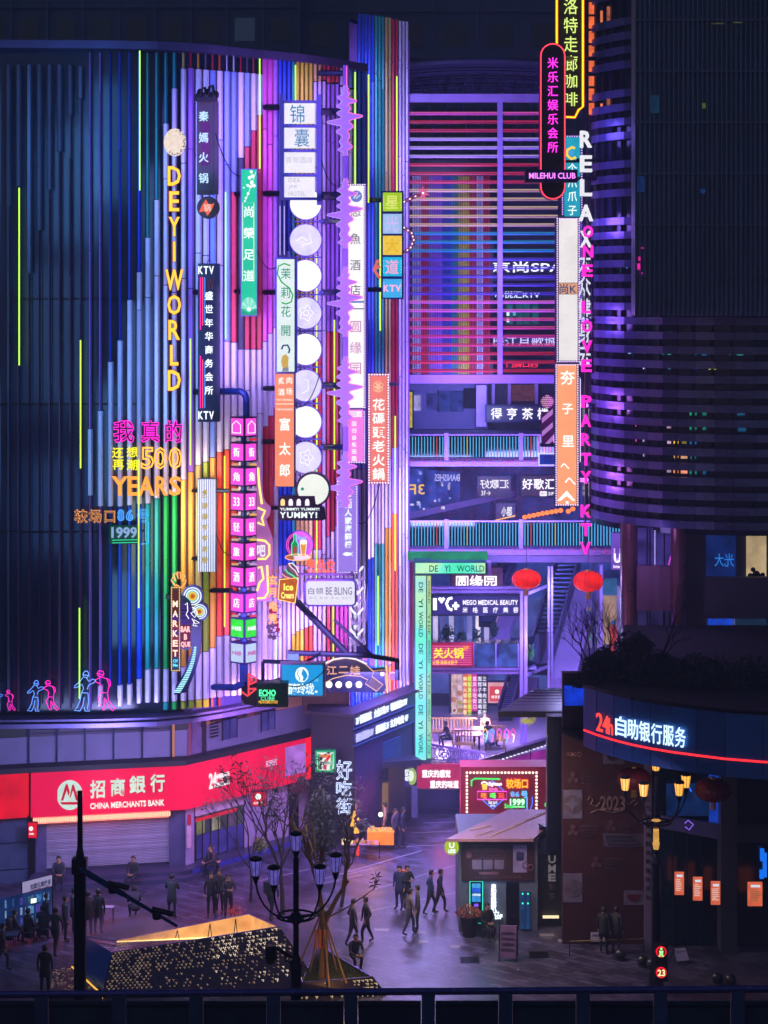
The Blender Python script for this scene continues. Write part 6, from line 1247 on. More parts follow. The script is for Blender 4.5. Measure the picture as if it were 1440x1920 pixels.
wquad(MB(), 498, 523, Z(1436, 82.6), Z(1408, 82.6), -.56, .05).build('pale_panel', emi('e070c8', .8, True, .3), bk_); wquad(MB(), 524, 574, Z(1450, 83), Z(1396, 83), -.55, .04).build('reflection_glow', emi('b070d8', .75, False, .5, scale=1.2), bk_)
wtext('招商银行', 500, 521, Z(1428, 82.6), Z(1416, 82.6), -.6, .04, outline=.02).build('lettering', emi('f8c8f0', 1.1), bk_); chars(bk_, '广告', 530, 1405, 1430, 11, 82.5, emi('ffffff', 1.2))
# pink light strip and shutter
wquad(MB(), 65, 318, zf0-.3, zf0-.02, -.35, .3).build('soffit_light_strip', emi('ff8878', 1.2, True, .25, scale=5), bk_)
m = MB()
for k in range(60): wquad(m, 65+k*4.3, 67.5+k*4.3, zf0-.24, zf0-.08, -.38, .03)
m.build('strip_leds', emi('ffc8a0', 1.5), bk_)['kind'] = 'stuff'
shm = mat('lilac_shutter', 'a8a4c4', .4, .3, .12, 2)
z0s = .42; n = 30; hs = (zf0-.32-z0s)/n
for k in range(n):
    m = MB(); A, U = wframe(86, 317, .18); zc = z0s+k*hs
    m.prism([A+Vector((0, .0, zc)), A+Vector((0, -.05, zc+hs*.45)), A+Vector((0, 0, zc+hs*.92)), A+Vector((0, .06, zc+hs*.92)), A+Vector((0, .06, zc))], U)
    m.build('shutter_slat', shm, bk_)
wquad(MB(), 317, 348, .3, zf0-.1, .02, .4).build('pier', mat('violet_pier', '4a4674', .55), bk_); wquad(MB(), 348, 364, .3, zf0-.1, -.05, .4).build('pier', mat('pale_pier', '9c8cc0', .5), bk_); wquad(MB(), 66, 86, .3, zf0-.3, .1, .3).build('pier', mat('violet_pier', '4a4674'), bk_)
wquad(MB(), -60, 56, 0, zf0-.02, .05, .4).build('pier', mat('blue_grey_panel', '3a4468', .5), bk_)
for y in (1580, 1630): wquad(MB(), -60, 55, Z(y, 77.7), Z(y, 77.7)+.02, .02, .05).build('joint', BLK, bk_)
# side branch: glass doors and pale wall
dz = .35
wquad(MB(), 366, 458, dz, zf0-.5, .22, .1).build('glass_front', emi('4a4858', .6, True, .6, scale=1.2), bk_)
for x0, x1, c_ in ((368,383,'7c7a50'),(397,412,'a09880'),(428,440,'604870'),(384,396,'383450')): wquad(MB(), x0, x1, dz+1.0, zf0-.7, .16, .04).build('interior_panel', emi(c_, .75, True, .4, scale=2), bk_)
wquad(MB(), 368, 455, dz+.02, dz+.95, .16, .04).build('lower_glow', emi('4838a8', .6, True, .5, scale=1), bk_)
for x in (366, 379, 394, 409, 426, 444, 457): wquad(MB(), x-.9, x+.9, dz, zf0-.5, .05, .15).build('door_frame', BLK, bk_)
wquad(MB(), 366, 444, dz+1.55, dz+1.68, .04, .04).build('red_stripe', emi('d82038', .9, True), bk_)
wquad(MB(), 366, 470, zf0-.5, zf0-.05, -.02, .3).build('door_header', mat('pale_header', 'b09cc0', .5), bk_); wquad(MB(), 458, 582, .3, zf0-.05, .08, .3).build('pale_wall', mat('pink_plaster', 'a890c0', .5), bk_)
wquad(MB(), 542, 560, .3, zf0-.6, .0, .1).build('dark_doorway', BLK, bk_)
# steps
st_ = mat('granite_step', '3c3858', .4, 0, .2, 3)
for k in range(2): wquad(MB(), 60, 583, k*.16, (k+1)*.16-.003, -1.3+k*.45, 1.6-k*.45).build('step', st_, bk_)
wquad(MB(), 366, 583, .17, .33, -1.1, .1).build('ramp_rail', mat('blue_rail', '5050c8', .3, .5), bk_)
# upper storey
zc0, zc1 = zf1+.22, ZB-.3
wquad(MB(), 52, 322, zc0, zc1, .5, .1).build('upper_shade', mat('dark_recess', '1a1a40'), bk_)
for i, (x0, x1) in enumerate(((52,104),(105,157),(158,210),(211,264),(266,320))):
    wquad(MB(), x0, x1, zc0, zc0+.35, .4, .06).build('glass_strip', emi('2058c8' if i in (1, 2) else '141c40', .5, False, .5, scale=2), bk_)
    n = 12; sl_ = (zc1-zc0-.35)/n
    for k in range(n): wquad(MB(), x0+1, x1-1, zc0+.36+k*sl_, zc0+.36+k*sl_+sl_*.82, .36+.02*(k % 2), .04).build('blind_slat', mat('mauve_blind', '443a5c', .5, .1, .12, 1), bk_)
for x in (51.5, 104.5, 157.5, 211, 265, 320): wquad(MB(), x-1.6, x+1.6, zc0, zc1, .22, .2).build('mullion', STEEL, bk_)
wquad(MB(), -60, 50, zc0, zc1, .35, .2).build('dark_bay', mat('dark_bay', '0e1424', .5), bk_)
wquad(MB(), 322, 326, zc0, zc1, .2, .1).build('copper_tube', emi('d88868', .7), bk_); wquad(MB(), 326, 350, zc0, zc1, .3, .2).build('dark_bay', mat('dark_bay', '0e1424'), bk_)
tile = mat('pink_tile', 'b8846c', .5, 0, .1, 1)
ng = wquad(MB(), 350, 583, zc0, 7.6, .35, .3).build('tile_wall', mat('tile_mortar', '503040', .7), bk_)
m = MB(); zt_ = zc0
while zt_ < zc1+.6:
    wquad(m, 386, 402, zt_, zt_+.055, .28, .06); wquad(m, 412, 424, zt_, zt_+.055, .28, .06) if zt_ < zc0+.4 or zt_ > zc0+1.7 else None; wquad(m, 445, 460, zt_, zt_+.055, .28, .06); wquad(m, 475, 490, zt_, zt_+.055, .28, .06); wquad(m, 515, 566, zt_, zt_+.055, .28, .06); zt_ += .075
m.build('tile_courses', tile, bk_)['kind'] = 'stuff'
for x0, x1, c_ in ((351,358,'7c4860'),(359,376,'6a5488'),(378,386,'2c1c30'),(454,462,'281828'),(463,475,'8c4c54')): wquad(MB(), x0, x1, zc0, 7.6, .22, .1).build('pilaster', mat('pilaster_'+c_, c_, .5), bk_)
for k in range(9): wquad(MB(), 393, 409, zc0+.5+k*.13, zc0+.57+k*.13, .18, .08).build('vent_slat', mat('vent_black', '180c14', .6), bk_)
for x0, x1 in ((417, 444), (490, 515)):
    wquad(MB(), x0, x1, zc0+.3, zc1+.8, .2, .06).build('window', emi('4c40a0', .55, False, .5, scale=1.5), bk_)
    for x in (x0, (x0+x1)/2, x1): wquad(MB(), x-.8, x+.8, zc0+.3, zc1+.8, .12, .08).build('window_bar', STEEL, bk_)
    wquad(MB(), x0, x1, zc0+1.1, zc0+1.18, .12, .08).build('window_bar', STEEL, bk_)
# small bank signs and door items
t = board('small_bank_sign', 'small red square bank sign left of the roller shutter', 53, 1543, 69, 1571, 76.9, emi('e81020', .9, True), .15, None, 1); MB().disc(58, 1554, 4, 76.85, .03, 14).build('logo_disc', wp, t); MB().ptext('招商银行', 55, 1562, 64, 1565, 76.85, .02).build('lettering', wp, t)
t = board('red_atm_sign', 'small glowing red 24 hour banking box sign beside the bare tree', 471, 1486, 499, 1511, 80.2, emi('f01020', .95, True, .1), .3, None, 1); MB().disc(484, 1494, 5.5, 80.12, .03, 16).build('logo_disc', wp, t); MB().ptext('24小时银行', 475, 1503, 493, 1508, 80.12, .02, bold=.03).build('lettering', wp, t)
t = board('dark_bank_sign', 'unlit maroon square bank sign at the far end of the pale wall', 541, 1458, 571, 1485, 83, mat('maroon_sign', '541020', .5), .3, None, 1); MB().ptube([(556+5*math.cos(a), 1468+6*math.sin(a)) for a in [k*.63 for k in range(10)]], 82.92, .6, 4, True).build('logo_ring', mat('pale_pink', 'b87080'), t)
t = board('door_notice', 'narrow red and white notice on the pale pier by the glass doors', 350, 1548, 359, 1590, 78.7, mat('notice_pink', 'b890b0', .6), .05, None, .5); MB().pbox(351, 1528, 358, 1547, 78.65, .05).build('red_plate', mat('red_ink2', 'b01838', .5), t)
# ------------------------------------------------------------------ corner shop building
WR = [(583, 83.0), (664, 82.4), (782, 87.4)]
wr = lambda x: lerp(WR, x)
cb = thing('corner_building', 'dark corner building with ribbed shutters and two bands of white character signs', 'building', P(664, 1580, 82.4))
dkw = mat('dark_plum_wall', '221830', .55, 0, .25, 1.2)
def rquad(mb, x0, x1, z0, z1, off=0, th=.1):
    xs = [x0] + [c for c, _ in WR if x0 < c < x1] + [x1]
    for a, b in zip(xs, xs[1:]):
        A = Vector((X(a, wr(a)), wr(a)+off, z0)); B = Vector((X(b, wr(b)), wr(b)+off, z0)); u = Vector((0, 0, z1-z0)); mb.prism([A, B, B+u, A+u], (0, th, 0))
    return mb
ztop = Z(1338, 82.6)
rquad(MB(), 583, 782, 0, ztop, .1, 1.2).build('wall', dkw, cb); rquad(MB(), 575, 785, ztop, ztop+.12, -.5, 1.8).build('roof_edge', mat('roof_edge', '241634', .5), cb)
MB().prism([P(560, 1290, 84)+Vector((0, 0, 0)), P(663, 1290, 84), P(663, 1336, 84), P(560, 1340, 84)], (0, .2, 0)).build('wood_penthouse', mat('brown_wood', '5a3434', .6, 0, .3, 2, stretch=(4, 1, .5)), cb)
def za(y, x): return Z(y, wr(x))
z1a, z1b, z2a, z2b = za(1364, 664), za(1338, 664), za(1396, 664), za(1370, 664)
sf = mat('night_blue_fascia', '141c4c', .35, .2)
rquad(MB(), 662, 784, z1a, z1b, -.25, .3).build('sign_band', sf, cb); rquad(MB(), 662, 784, z2a, z2b, -.22, .3).build('sign_band', sf, cb)
for s_, x0, x1, za_, zb_ in (('7F 悦城酒店', 667, 696, z1a, z1b), ('火食天地 5F', 701, 728, z1a, z1b), ('明皇商务KTV', 732, 762, z1a, z1b), ('星光大道商务KTV', 667, 699, z2a, z2b), ('盛凰酒店 3F', 704, 728, z2a, z2b), ('玄月电竞 4F', 731, 764, z2a, z2b)):
    A = Vector((X(x0, wr(x0)), wr(x0)-.32, za_+.12)); B = Vector((X(x1, wr(x1)), wr(x1)-.32, za_+.12)); MB().text(s_, A, B-A, Vector((0, 0, zb_-za_-.22)), .05, bold=.035).build('lettering', emi('dce8ff' if '商务KTV' not in s_ or x0 > 700 else 'a8a8e8', 1.35, True), cb)
for z_ in (z1a-.03, z2a-.03, z1b): rquad(MB(), 662, 784, z_, z_+.03, -.3, .06).build('led_edge', emi('3858d8', .9), cb)
# shutters on the receding face
for i in range(30):
    x = 666 + i*3.7; rquad(MB(), x, x+2.6, .1, z2a-.1, -.02, .1).build('shutter_rib', mat('violet_shutter', '3c2f78', .4, .4, .2, 2), cb) if x < 772 else None
for k in range(18): rquad(MB(), 718, 752, za(1430, 735)+k*.11-.9, za(1430, 735)+k*.11-.85, -.12, .08).build('vent_louvre', mat('cyan_vent', '2868a8', .4, .4), cb)
for k in range(22): rquad(MB(), 586, 660, .2+k*.13, .2+k*.13+.09, .04, .06).build('shutter_slat', mat('green_black_shutter', '101c24', .5, .2), cb)
# door canopy
t = thing('door_canopy', 'dark flat canopy over the shop entrance left of the green pylon', 'canopy', P(757, 1520, 84)); MB().prism([P(716,1430,83.4), P(790,1424,83.4), P(776,1416,86), P(725,1418,86)], (0, 0, -.25)).build('roof', STEEL, t); MB().pbox(728, 1432, 762, 1525, 84.5, 1.2).build('booth', mat('booth_wall', '0c1030', .4), t); MB().pbox(716, 1468, 728, 1525, 84.6, .3).build('side_panel', mat('olive_panel', '6c6a30', .5), t)
t = board('vertical_neon_sign', 'narrow purple sign 好吃街 edge-on beside the booth', 758, 1444, 766, 1475, 84, emi('3c28a0', .6), .2, None, 1); chars(t, '好吃街', 763, 1442, 1464, 8, 83.9, wp, bold=.05)
t = thing('round_shop_sign', 'round cream and green sign partly behind the booth', 'sign', P(772, 1478, 85)); MB().disc(772, 1457, 15, 85, .2, 24, rx=9).build('face', emi('a8c860', .8, True, .3), t); MB().disc(770, 1455, 10, 84.95, .06, 20, rx=6).build('inner_disc', emi('f0f0e0', 1), t)
MB().pbox(772, 1478, 783, 1533, 85, .4).build('post_panel', emi('6050b0', .6, False, .5, scale=3), t)
# convenience store sign (7-eleven)
D = 81.9; t = thing('convenience_store_sign', 'square green and white lit sign with orange and red 7 on the dark corner wall', 'sign', P(610, 1448, D))
MB().pbox(590.5, 1407, 629.5, 1448.5, D, .4).build('cabinet', mat('green_print', '0c8c50', .4), t); MB().pbox(591.5, 1408, 628.5, 1447.5, D-.03, .04).build('face', emi('28b878', .95, True), t)
MB().pbox(594.5, 1411, 625.5, 1444, D-.06, .02).build('white_field', emi('f0f0e8', 1.0), t)
MB().ppoly([(600,1415),(620,1415),(620,1421),(600,1421)], D-.1, .02).build('seven_bar', emi('f08020', 1), t); MB().ppoly([(616,1417),(621,1417),(613,1430),(612,1443),(606,1443),(607,1428)], D-.12, .02).build('seven_stem', emi('e02020', 1), t)
MB().pbox(599, 1427, 621, 1434, D-.14, .02).build('name_band', emi('f0f0e8', 1), t); MB().ptext('ELEVEN', 600, 1428, 620, 1433, D-.17, .02, bold=.05).build('lettering', emi('108048', .9), t)
MB().ppoly([(595,1413),(599,1413),(603,1443),(597,1443)], D-.09, .02).build('slant_edge', emi('28b878', .95), t); MB().ppoly([(621,1413),(625,1413),(623,1443),(618,1443)], D-.09, .02).build('slant_edge', emi('28b878', .95), t)
# food street neon
D = 81.3; t = thing('food_street_neon', 'white blue neon characters 好吃街 stacked on the dark corner', 'neon sign', P(645, 1525, D))
for ch, y, h in (('好', 1425, 38), ('吃', 1464, 28), ('街', 1495, 32)): MB().ptext(ch, 630, y, 660, y+h, D, outline=.02, bold=.01).build('neon_character', emi('c8d8ff', 1.7, True), t)
# ------------------------------------------------------------------ alley end: barrier and alley signs
t = thing('metal_barrier', 'dark railing of thin bars under the red slogan sign', 'railing', P(822, 1522, 87)); 
for i in range(17): MB().pbox(786+i*4.5, 1482, 787+i*4.5, 1518, 87, .05).build('bar', STEEL, t)
MB().pbox(784, 1480, 862, 1483, 86.98, .09).build('top_rail', STEEL, t); MB().pbox(784, 1517, 862, 1520, 86.98, .09).build('bottom_rail', STEEL, t)
MB().pbox(782, 1480, 866, 1540, 87.8, .2).build('low_wall', emi('20246c', .4, False, .7, scale=1.5), t)
# big red Eighteen kinds sign
D = 80.0; t = thing('food_hall_sign', 'large dark red billboard with round bulbs and neon 较场口86号 1999, 吃喝玩', 'sign', P(945, 1545, D))
MB().pbox(864, 1438, 1030, 1542, D, 1.2).build('cabinet', mat('crimson_board', '9c1434', .5, 0, .1, 1), t); MB().pbox(862, 1542, 905, 1566, D+.1, 1.0).build('lit_base', emi('f08070', .85, True, .1), t)
bulbs(t, 875.5, 1449, 1006, 1529, D-.05, emi('fff4d8', 1.7), 6.6, 2.3)
MB().ptube([(884,1474),(884,1464),(890,1460),(938,1461)], D-.08, 1.6, 6).build('green_tube', emi('20d850', 1.5, True), t)
MB().ptube([(905,1482),(923,1464),(944,1482)], D-.08, .9, 5).build('blue_tube', emi('3878ff', 1.6), t); MB().ptube([(905,1500),(924,1517),(943,1500)], D-.08, 1.0, 5).build('blue_tube', emi('3878ff', 1.6), t)
MB().ptube([(895,1484),(950,1484),(950,1499),(895,1499)], D-.1, .9, 5, True).build('pink_frame', emi('ff50e0', 1.6, True), t)
for ch, x, c_ in (('吃', 901, 'ff9030'), ('喝', 918, '60f060'), ('玩', 934, 'ff5040')): MB().ptext(ch, x, 1486, x+12, 1497, D-.1, .04, bold=.03, em=True).build('character', emi(c_, 1.5), t)
MB().ptext('Eighteen', 916, 1466, 941, 1475, D-.1, .04, bold=.03).build('lettering', emi('fff8ff', 1.5), t); MB().ptext('kinds', 917, 1476, 933, 1482, D-.1, .04).build('lettering', emi('ff80e0', 1.5), t); MB().ptext('Eat and', 916, 1501, 932, 1507, D-.1, .04, bold=.02).build('lettering', emi('c8e0ff', 1.5), t); MB().ptext('drink', 919, 1508, 929, 1512, D-.1, .04, bold=.02).build('lettering', emi('c8e0ff', 1.5), t)
MB().ppoly([(903,1470),(914,1470),(913,1481),(905,1481)], D-.1, .06).build('beer_mug', emi('f0c848', 1.3), t); MB().ptube([(903,1470),(904,1467),(908,1466),(913,1468),(914,1471)], D-.12, 1.2, 5).build('mug_foam', emi('ffffff', 1.5), t)
for i, ch in enumerate('较场口'): MB().ptext(ch, 949+i*14, 1460, 963+i*14, 1478, D-.1, .06, bold=.06, em=True).build('character', emi('ffb020', 1.5, True), t); MB().ptext(ch, 948+i*14, 1459, 964+i*14, 1479, D-.04, .03, bold=.1, em=True).build('character_back', emi('ff3818', 1.2), t)
for ch, x in (('8', 957), ('6', 966)): MB().ptext(ch, x, 1484, x+8, 1494, D-.1, outline=.03).build('neon_digit', emi('60b0ff', 1.6), t)
MB().ptext('号', 976, 1482, 990, 1496, D-.1, .05, bold=.02, em=True).build('character', emi('60b8ff', 1.5), t); MB().ptext('1999', 956, 1498, 984, 1510, D-.1, .05, bold=.04).build('lettering', emi('d0ffd8', 1.5, True), t); MB().pbox(956, 1497, 985, 1515, D-.03, .02).build('green_glow', emi('10a040', .9), t); MB().ptext('Since', 946, 1507, 962, 1515, D-.1, .04).build('lettering', emi('40ff70', 1.5), t); MB().ptube([(962,1513),(984,1513)], D-.1, .9, 5).build('underline', emi('a0ffb0', 1.4), t)
MB().ptube([(988,1494),(988,1518),(983,1518)], D-.1, 1.1, 5).build('blue_tube', emi('60a8ff', 1.6), t); MB().ptube([(998,1494),(998,1508),(994,1518)], D-.1, 1.0, 5).build('blue_tube', emi('3c70ff', 1.5), t)
MB().ptube([(1027,1505),(1022,1507),(1022,1511),(1027,1514)], D-.1, .9, 5).build('green_arc', emi('30ff60', 1.6), t)
# food stall canopy behind with slanted roof
t = thing('stall_canopy', 'long slanting plum stall roof edged with white strip light behind the red billboard', 'canopy', P(960, 1440, 86))
MB().prism([P(870,1437,82), P(1060,1378,88), P(1060,1386,88), P(872,1446,82)], (0, .3, 0)).build('roof_edge', mat('plum_edge', '4a2c60', .4, .2), t)
MB().prism([P(870,1437,82), P(1060,1378,88), P(1060,1372,92), P(900,1425,90)], (0, 0, .06)).build('roof', mat('plum_edge', '4a2c60'), t)
for k in range(20): q_ = k/20; x = 905+q_*145; MB().pbox(x, 1434-q_*46, x+4.5, 1436-q_*46, 82.9+q_*4.6, .05).build('strip_light', emi('e8e0ff', 1.4), t)
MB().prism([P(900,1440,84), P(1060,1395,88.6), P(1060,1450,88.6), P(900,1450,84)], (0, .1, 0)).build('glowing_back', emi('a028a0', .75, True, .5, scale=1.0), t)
for x in (948, 995, 1040): MB().pbox(x-.8, 1400, x+.8, 1440, 83.6, .08).build('post', STEEL, t)
# little neon mascots row -> generic neon food shapes
t = thing('small_neon_row', 'row of small multicoloured neon signs on the stall roof', 'neon sign', P(968, 1400, 86))
for x, c1, c2 in ((910,'ffd040','40d0ff'),(922,'40a0ff','ff60c0'),(936,'ff50d0','ffa040'),(950,'ff60f0','40c0ff'),(962,'ff3080','ffffff')):
    MB().ptube([(x-4,1372),(x,1366),(x+4,1372),(x+3,1384),(x-3,1384)], 86, 1.0, 5, True).build('neon_outline', emi(c1, 1.6, True), t); MB().ptube([(x-2,1376),(x+2,1380),(x,1392)], 85.9, 1.2, 5).build('neon_stroke', emi(c2, 1.5), t)
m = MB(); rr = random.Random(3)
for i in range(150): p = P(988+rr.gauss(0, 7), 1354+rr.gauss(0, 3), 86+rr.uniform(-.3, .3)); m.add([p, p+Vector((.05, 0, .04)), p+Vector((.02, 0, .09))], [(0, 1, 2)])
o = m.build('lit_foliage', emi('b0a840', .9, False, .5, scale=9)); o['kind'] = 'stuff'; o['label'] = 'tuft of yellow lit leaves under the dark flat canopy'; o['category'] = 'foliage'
# dark flat canopy
t = thing('flat_canopy', 'dark plum flat canopy with slatted top right of the terrace', 'canopy', P(1000, 1345, 78))
cz = Z(1337, 77); MB().prism([P(934,1334,77), P(1058,1334,77), P(1058,1290,77)+Vector((0,5.2,0)) if False else Vector((X(1060,81.6), 81.6, cz)), Vector((X(1000,81.6), 81.6, cz))], (0, 0, -.2)).build('roof', mat('plum_canopy', '3a2450', .4, .1, .3, 2, stretch=(.4, 3, 1)), t)
MB().pbox(934, 1334, 1058, 1345, 76.9, .2).build('edge', mat('black_edge', '0c0c1c', .5), t)
for k in range(8): q_ = (k+.5)/8; yy = 77+q_*4.6; MB().box(X(934+66*q_, yy)+.1, X(1060, yy), yy-.03, yy+.03, cz, cz+.05).build('roof_rib', mat('plum_canopy', '3a2450'), t)
t = thing('black_pillar', 'thick black steel pillar left of the red poster wall', 'pillar', P(1041, 1570, 73)); MB().pbox(1026, 1344, 1055, 1596, 71.6, .6).build('shaft', mat('pillar_black', '0a1226', .35, .4), t); MB().pbox(1012, 1550, 1036, 1580, 72.5, .4).build('junction_box', mat('pillar_black', '0a1226'), t); MB().disc(1043, 1381, 1.5, 72.95, .05, 8).build('indicator_lamp', emi('c8e0ff', 1.5), t); MB().tube([P(1020,1552,72.5), P(1011,1545,72.5), P(1013,1560,72.6), P(1016,1600,72.6)], .03, 5).build('cable', BLK, t)
# ------------------------------------------------------------------ ticket kiosk
D = G(1745); t = thing('ticket_kiosk', 'grey ticket kiosk with wide flat roof and dark red poster panel', 'kiosk', P(935, 1745, D)); KD = D
gw = mat('kiosk_grey', '4c5468', .5, 0, .2, 2)
MB().pbox(860, 1570, 1008, 1745, D, 3.2).build('wall', gw, t)
rz = Z(1571, D)
MB().prism([Vector((X(836,D-.5), D-.5, rz)), Vector((X(1000,D-.5), D-.5, rz)), Vector((X(1060,D+3.4), D+3.4, rz+.02)), Vector((X(955,D+3.5), D+3.5, rz+.02))], (0, 0, .1)).build('roof', mat('kiosk_roof', '8c6878', .4, 0, .3, 1.2, .3), t)
for a, b_, w_ in (((915,-.3), (1010,3.2), .06), ((880,.6), (900,1.2), .05), ((890,-.2), (905,.6), .03)):
    A = Vector((X(a[0],D+a[1]), D+a[1], rz+.115)); B = Vector((X(b_[0]+20,D+b_[1]), D+b_[1], rz+.13)); MB().tube([A, B], w_*.6, 4).build('roof_seam', mat('pale_seam', 'c0a8c0', .3), t)
MB().pbox(866, 1573, 1002, 1652, D-.06, .06).build('poster_panel', mat('kiosk_red', '300e18', .6, 0, .15, 1.5), t)
pk = mat('poster_pink', '643c4c', .6)
MB().ptext('UMETHEATRE', 921, 1573, 944, 1578, D-.08, .01, bold=.02).build('lettering', pk, t); MB().ptext('官方购票平台', 873, 1582, 910, 1589, D-.08, .01, bold=.02).build('lettering', pk, t); MB().ptext('2022年 立即购票', 912, 1584, 944, 1588, D-.08, .01).build('lettering', pk, t)
MB().pbox(873, 1591, 943, 1598, D-.075, .01).build('text_band', pk, t); MB().ptext('UME电影 小程序 APP 微信公众号', 874, 1592, 942, 1597, D-.09, .01, bold=.02).build('lettering', mat('kiosk_red', '401420'), t)
for y in (1602, 1607): MB().ptext('扫码 · 购票更优惠 · 会员尊享折扣福利', 888, y, 950, y+3, D-.08, .01).build('lettering', pk, t)
MB().disc(879, 1604, 5.5, D-.08, .01, 16).build('round_logo', pk, t)
for x in (885, 906, 927): MB().pbox(x, 1612, x+18, 1630, D-.08, .01).build('blank_tile', mat('tile_mauve', '6a5470', .6), t)
MB().pbox(898, 1635, 934, 1640, D-.08, .01).build('text_band', pk, t); MB().ptext('更多优惠请关注官方公众号享受会员权益', 890, 1643, 978, 1648, D-.08, .01).build('lettering', mat('faint_pink', '5c3040', .6), t)
MB().pbox(962, 1584, 988, 1636, D-.08, .012).build('phone_picture', mat('phone_white', '8070a0', .5), t); MB().pbox(968, 1598, 982, 1613, D-.1, .012).build('phone_icon', mat('icon_navy', '182450', .5), t); MB().ptext('U', 972, 1600, 978, 1606, D-.11, .01, bold=.05).build('letter', pk, t)
for x, y in ((985,1622),(995,1627)): MB().ptube([(x+5*math.cos(a), y+6*math.sin(a)) for a in [k*.785 for k in range(8)]], D-.1, .8, 4, True).build('film_reel_picture', pk, t)
MB().ptube([(905,1653),(881,1653),(881,1731),(905,1731)], D-.2, .8, 5, True).build('neon_frame', emi('30e8c0', 1.5, True), t)
MB().pbox(882, 1654, 904, 1730, D-.18, .2).build('ticket_machine', mat('machine_black', '060c1c', .3), t)
for y0, y1, c_ in ((1657,1665,'40a0e0'),(1666,1674,'2060e0'),(1676,1680,'c0e0ff'),(1681,1691,'3090e0')): MB().pbox(885, y0, 901, y1, D-.22, .03).build('screen', emi(c_, .95, True, .3, scale=8), t)
MB().pbox(889, 1695, 897, 1700, D-.22, .03).build('scanner_light', emi('8050f0', 1.2), t)
for i, ch in enumerate('自助售取票机'): MB().ptext(ch, 920, 1657+i*8.6, 931, 1665.6+i*8.6, D-.1, .05, bold=.06, em=True).build('character', emi('e8f4ff', 1.7, True), t)
MB().ptext('Cinema', 919, 1708, 936, 1712, D-.1, .05, bold=.04).build('lettering', emi('e8f4ff', 1.6), t); MB().ptext('20F', 926, 1714, 942, 1723, D-.1, .05, bold=.05).build('lettering', emi('e8f4ff', 1.6), t)
MB().pbox(949, 1655, 973, 1745, D-.03, .04).build('doorway', mat('doorway_black', '060a18', .3), t)
for x in (976, 986): MB().pbox(x, 1673, x+8, 1742, D-.12, .12).build('glass_gate', emi('1c4880', .5, True, .4, scale=3), t); [MB().disc(x+4, y, 1.5, D-.14, .03, 8).build('gate_lamp', emi('30ffb0', 1.8), t) for y in (1676, 1694)]
t = thing('round_lime_sign', 'round lime green hanging sign UME at the corner of the kiosk roof', 'sign', P(847, 1604, D-.3)); MB().disc(847, 1590, 13.5, D-.3, .2, 28).build('face', emi('a8c020', .95, True, .08), t); MB().ptext('U', 842, 1580, 852, 1590, D-.35, .03, bold=.06).build('letter', wp, t); MB().ptext('UME', 840, 1592, 854, 1597, D-.35, .03, bold=.05).build('lettering', wp, t); MB().pbox(840, 1598, 854, 1599.5, D-.34, .02).build('underline', wp, t); MB().pbox(840, 1570, 850, 1577, D-.2, .1).build('hanger', BLK, t); MB().tube([P(847,1572,D-.2), P(862,1572,D)], .04, 5).build('bracket_arm', BLK, t)
# UME dark panel right of kiosk
D2 = 72.4; t = thing('cinema_panel', 'dark recess with grey letters UME stacked between kiosk and poster wall', 'sign', P(1036, 1745, D2)); MB().pbox(1008, 1595, 1056, 1756, 72.4, .5).build('panel', mat('cinema_dark', '1c2024', .5), t)
for k, ch in enumerate('UME'): MB().ptext(ch, 1028, 1604+k*17, 1042, 1618+k*17, D2-.06, .05, bold=.05).build('letter', emi('6c6468', .8), t)
for k, ch in enumerate('影东'): MB().ptext(ch, 1028, 1655+k*18, 1042, 1670+k*18, D2-.04, .03, em=True).build('character', mat('grey_letters', '5a5050', .5), t)
MB().pbox(1018, 1718, 1048, 1722, D2-.2, .1).build('step_light', emi('f0d8a8', 1.3, True), t)
for k in range(10): MB().prism([P(1008, 1578+k*3, D2-.1), P(1056, 1560+k*3.6, D2-.1), P(1056, 1562+k*3.6, D2-.1), P(1008, 1580+k*3, D2-.1)], (0, .08, 0)).build('roof_slat', mat('blue_slat', '1c3050', .4), t)
# ------------------------------------------------------------------ bank on the right: poster wall and curved canopy
IP = [(1050, 69.9), (1095, 68.5), (1118, 67.8), (1150, 67.0), (1185, 66.3), (1220, 65.75), (1260, 65.25), (1305, 64.8), (1360, 64.3), (1430, 63.9), (1520, 63.6), (1720, 63.4)]
ip = lambda x: lerp(IP, x)
t = rb = thing('curved_bank_building', 'dark building with curved panelled canopy tinted for blue light, reading 24h自助银行服务', 'building', P(1260, 1740, 68))
zb_, zt2 = 7.42, 9.5
bluep = mat('blue_lit_canopy_panel', '3068c4', .35, .3, .15, 1)  # blue light falling on the canopy is put into the panel colour
for (a, Da_), (b_, Db_) in zip(IP[1:], IP[2:]):
    A = Vector((X(a, Da_)+.008, Da_, zb_)); B = Vector((X(b_, Db_)-.008, Db_, zb_)); u = Vector((0, 0, zt2-zb_)); MB().prism([A, B, B+u, A+u], (0, .3, 0)).build('canopy_panel', bluep, rb)
m = MB()
for (a, Da_), (b_, Db_) in zip(IP, IP[1:]):
    A = Vector((X(a, Da_), Da_-.06, zt2)); B = Vector((X(b_, Db_), Db_-.06, zt2)); m.prism([A+Vector((0,.4,zb_+.1-zt2)), B+Vector((0,.4,zb_+.1-zt2)), Vector((B.x, 71, zb_+.1)), Vector((A.x, 71, zb_+.1))], (0, 0, .1))
m.prism([Vector((X(a, Da_), Da_-.06, zt2)) for a, Da_ in IP[1:]]+[Vector((X(1900, 82), 80.2, zt2)), Vector((X(1172, 80), 80.2, zt2)), Vector((X(1160, 72), 72, zt2)), Vector((X(1088, 70.6), 70.6, zt2))], (0, 0, .12))
m.build('roof_slab', mat('roof_black', '0c1018', .9), rb)
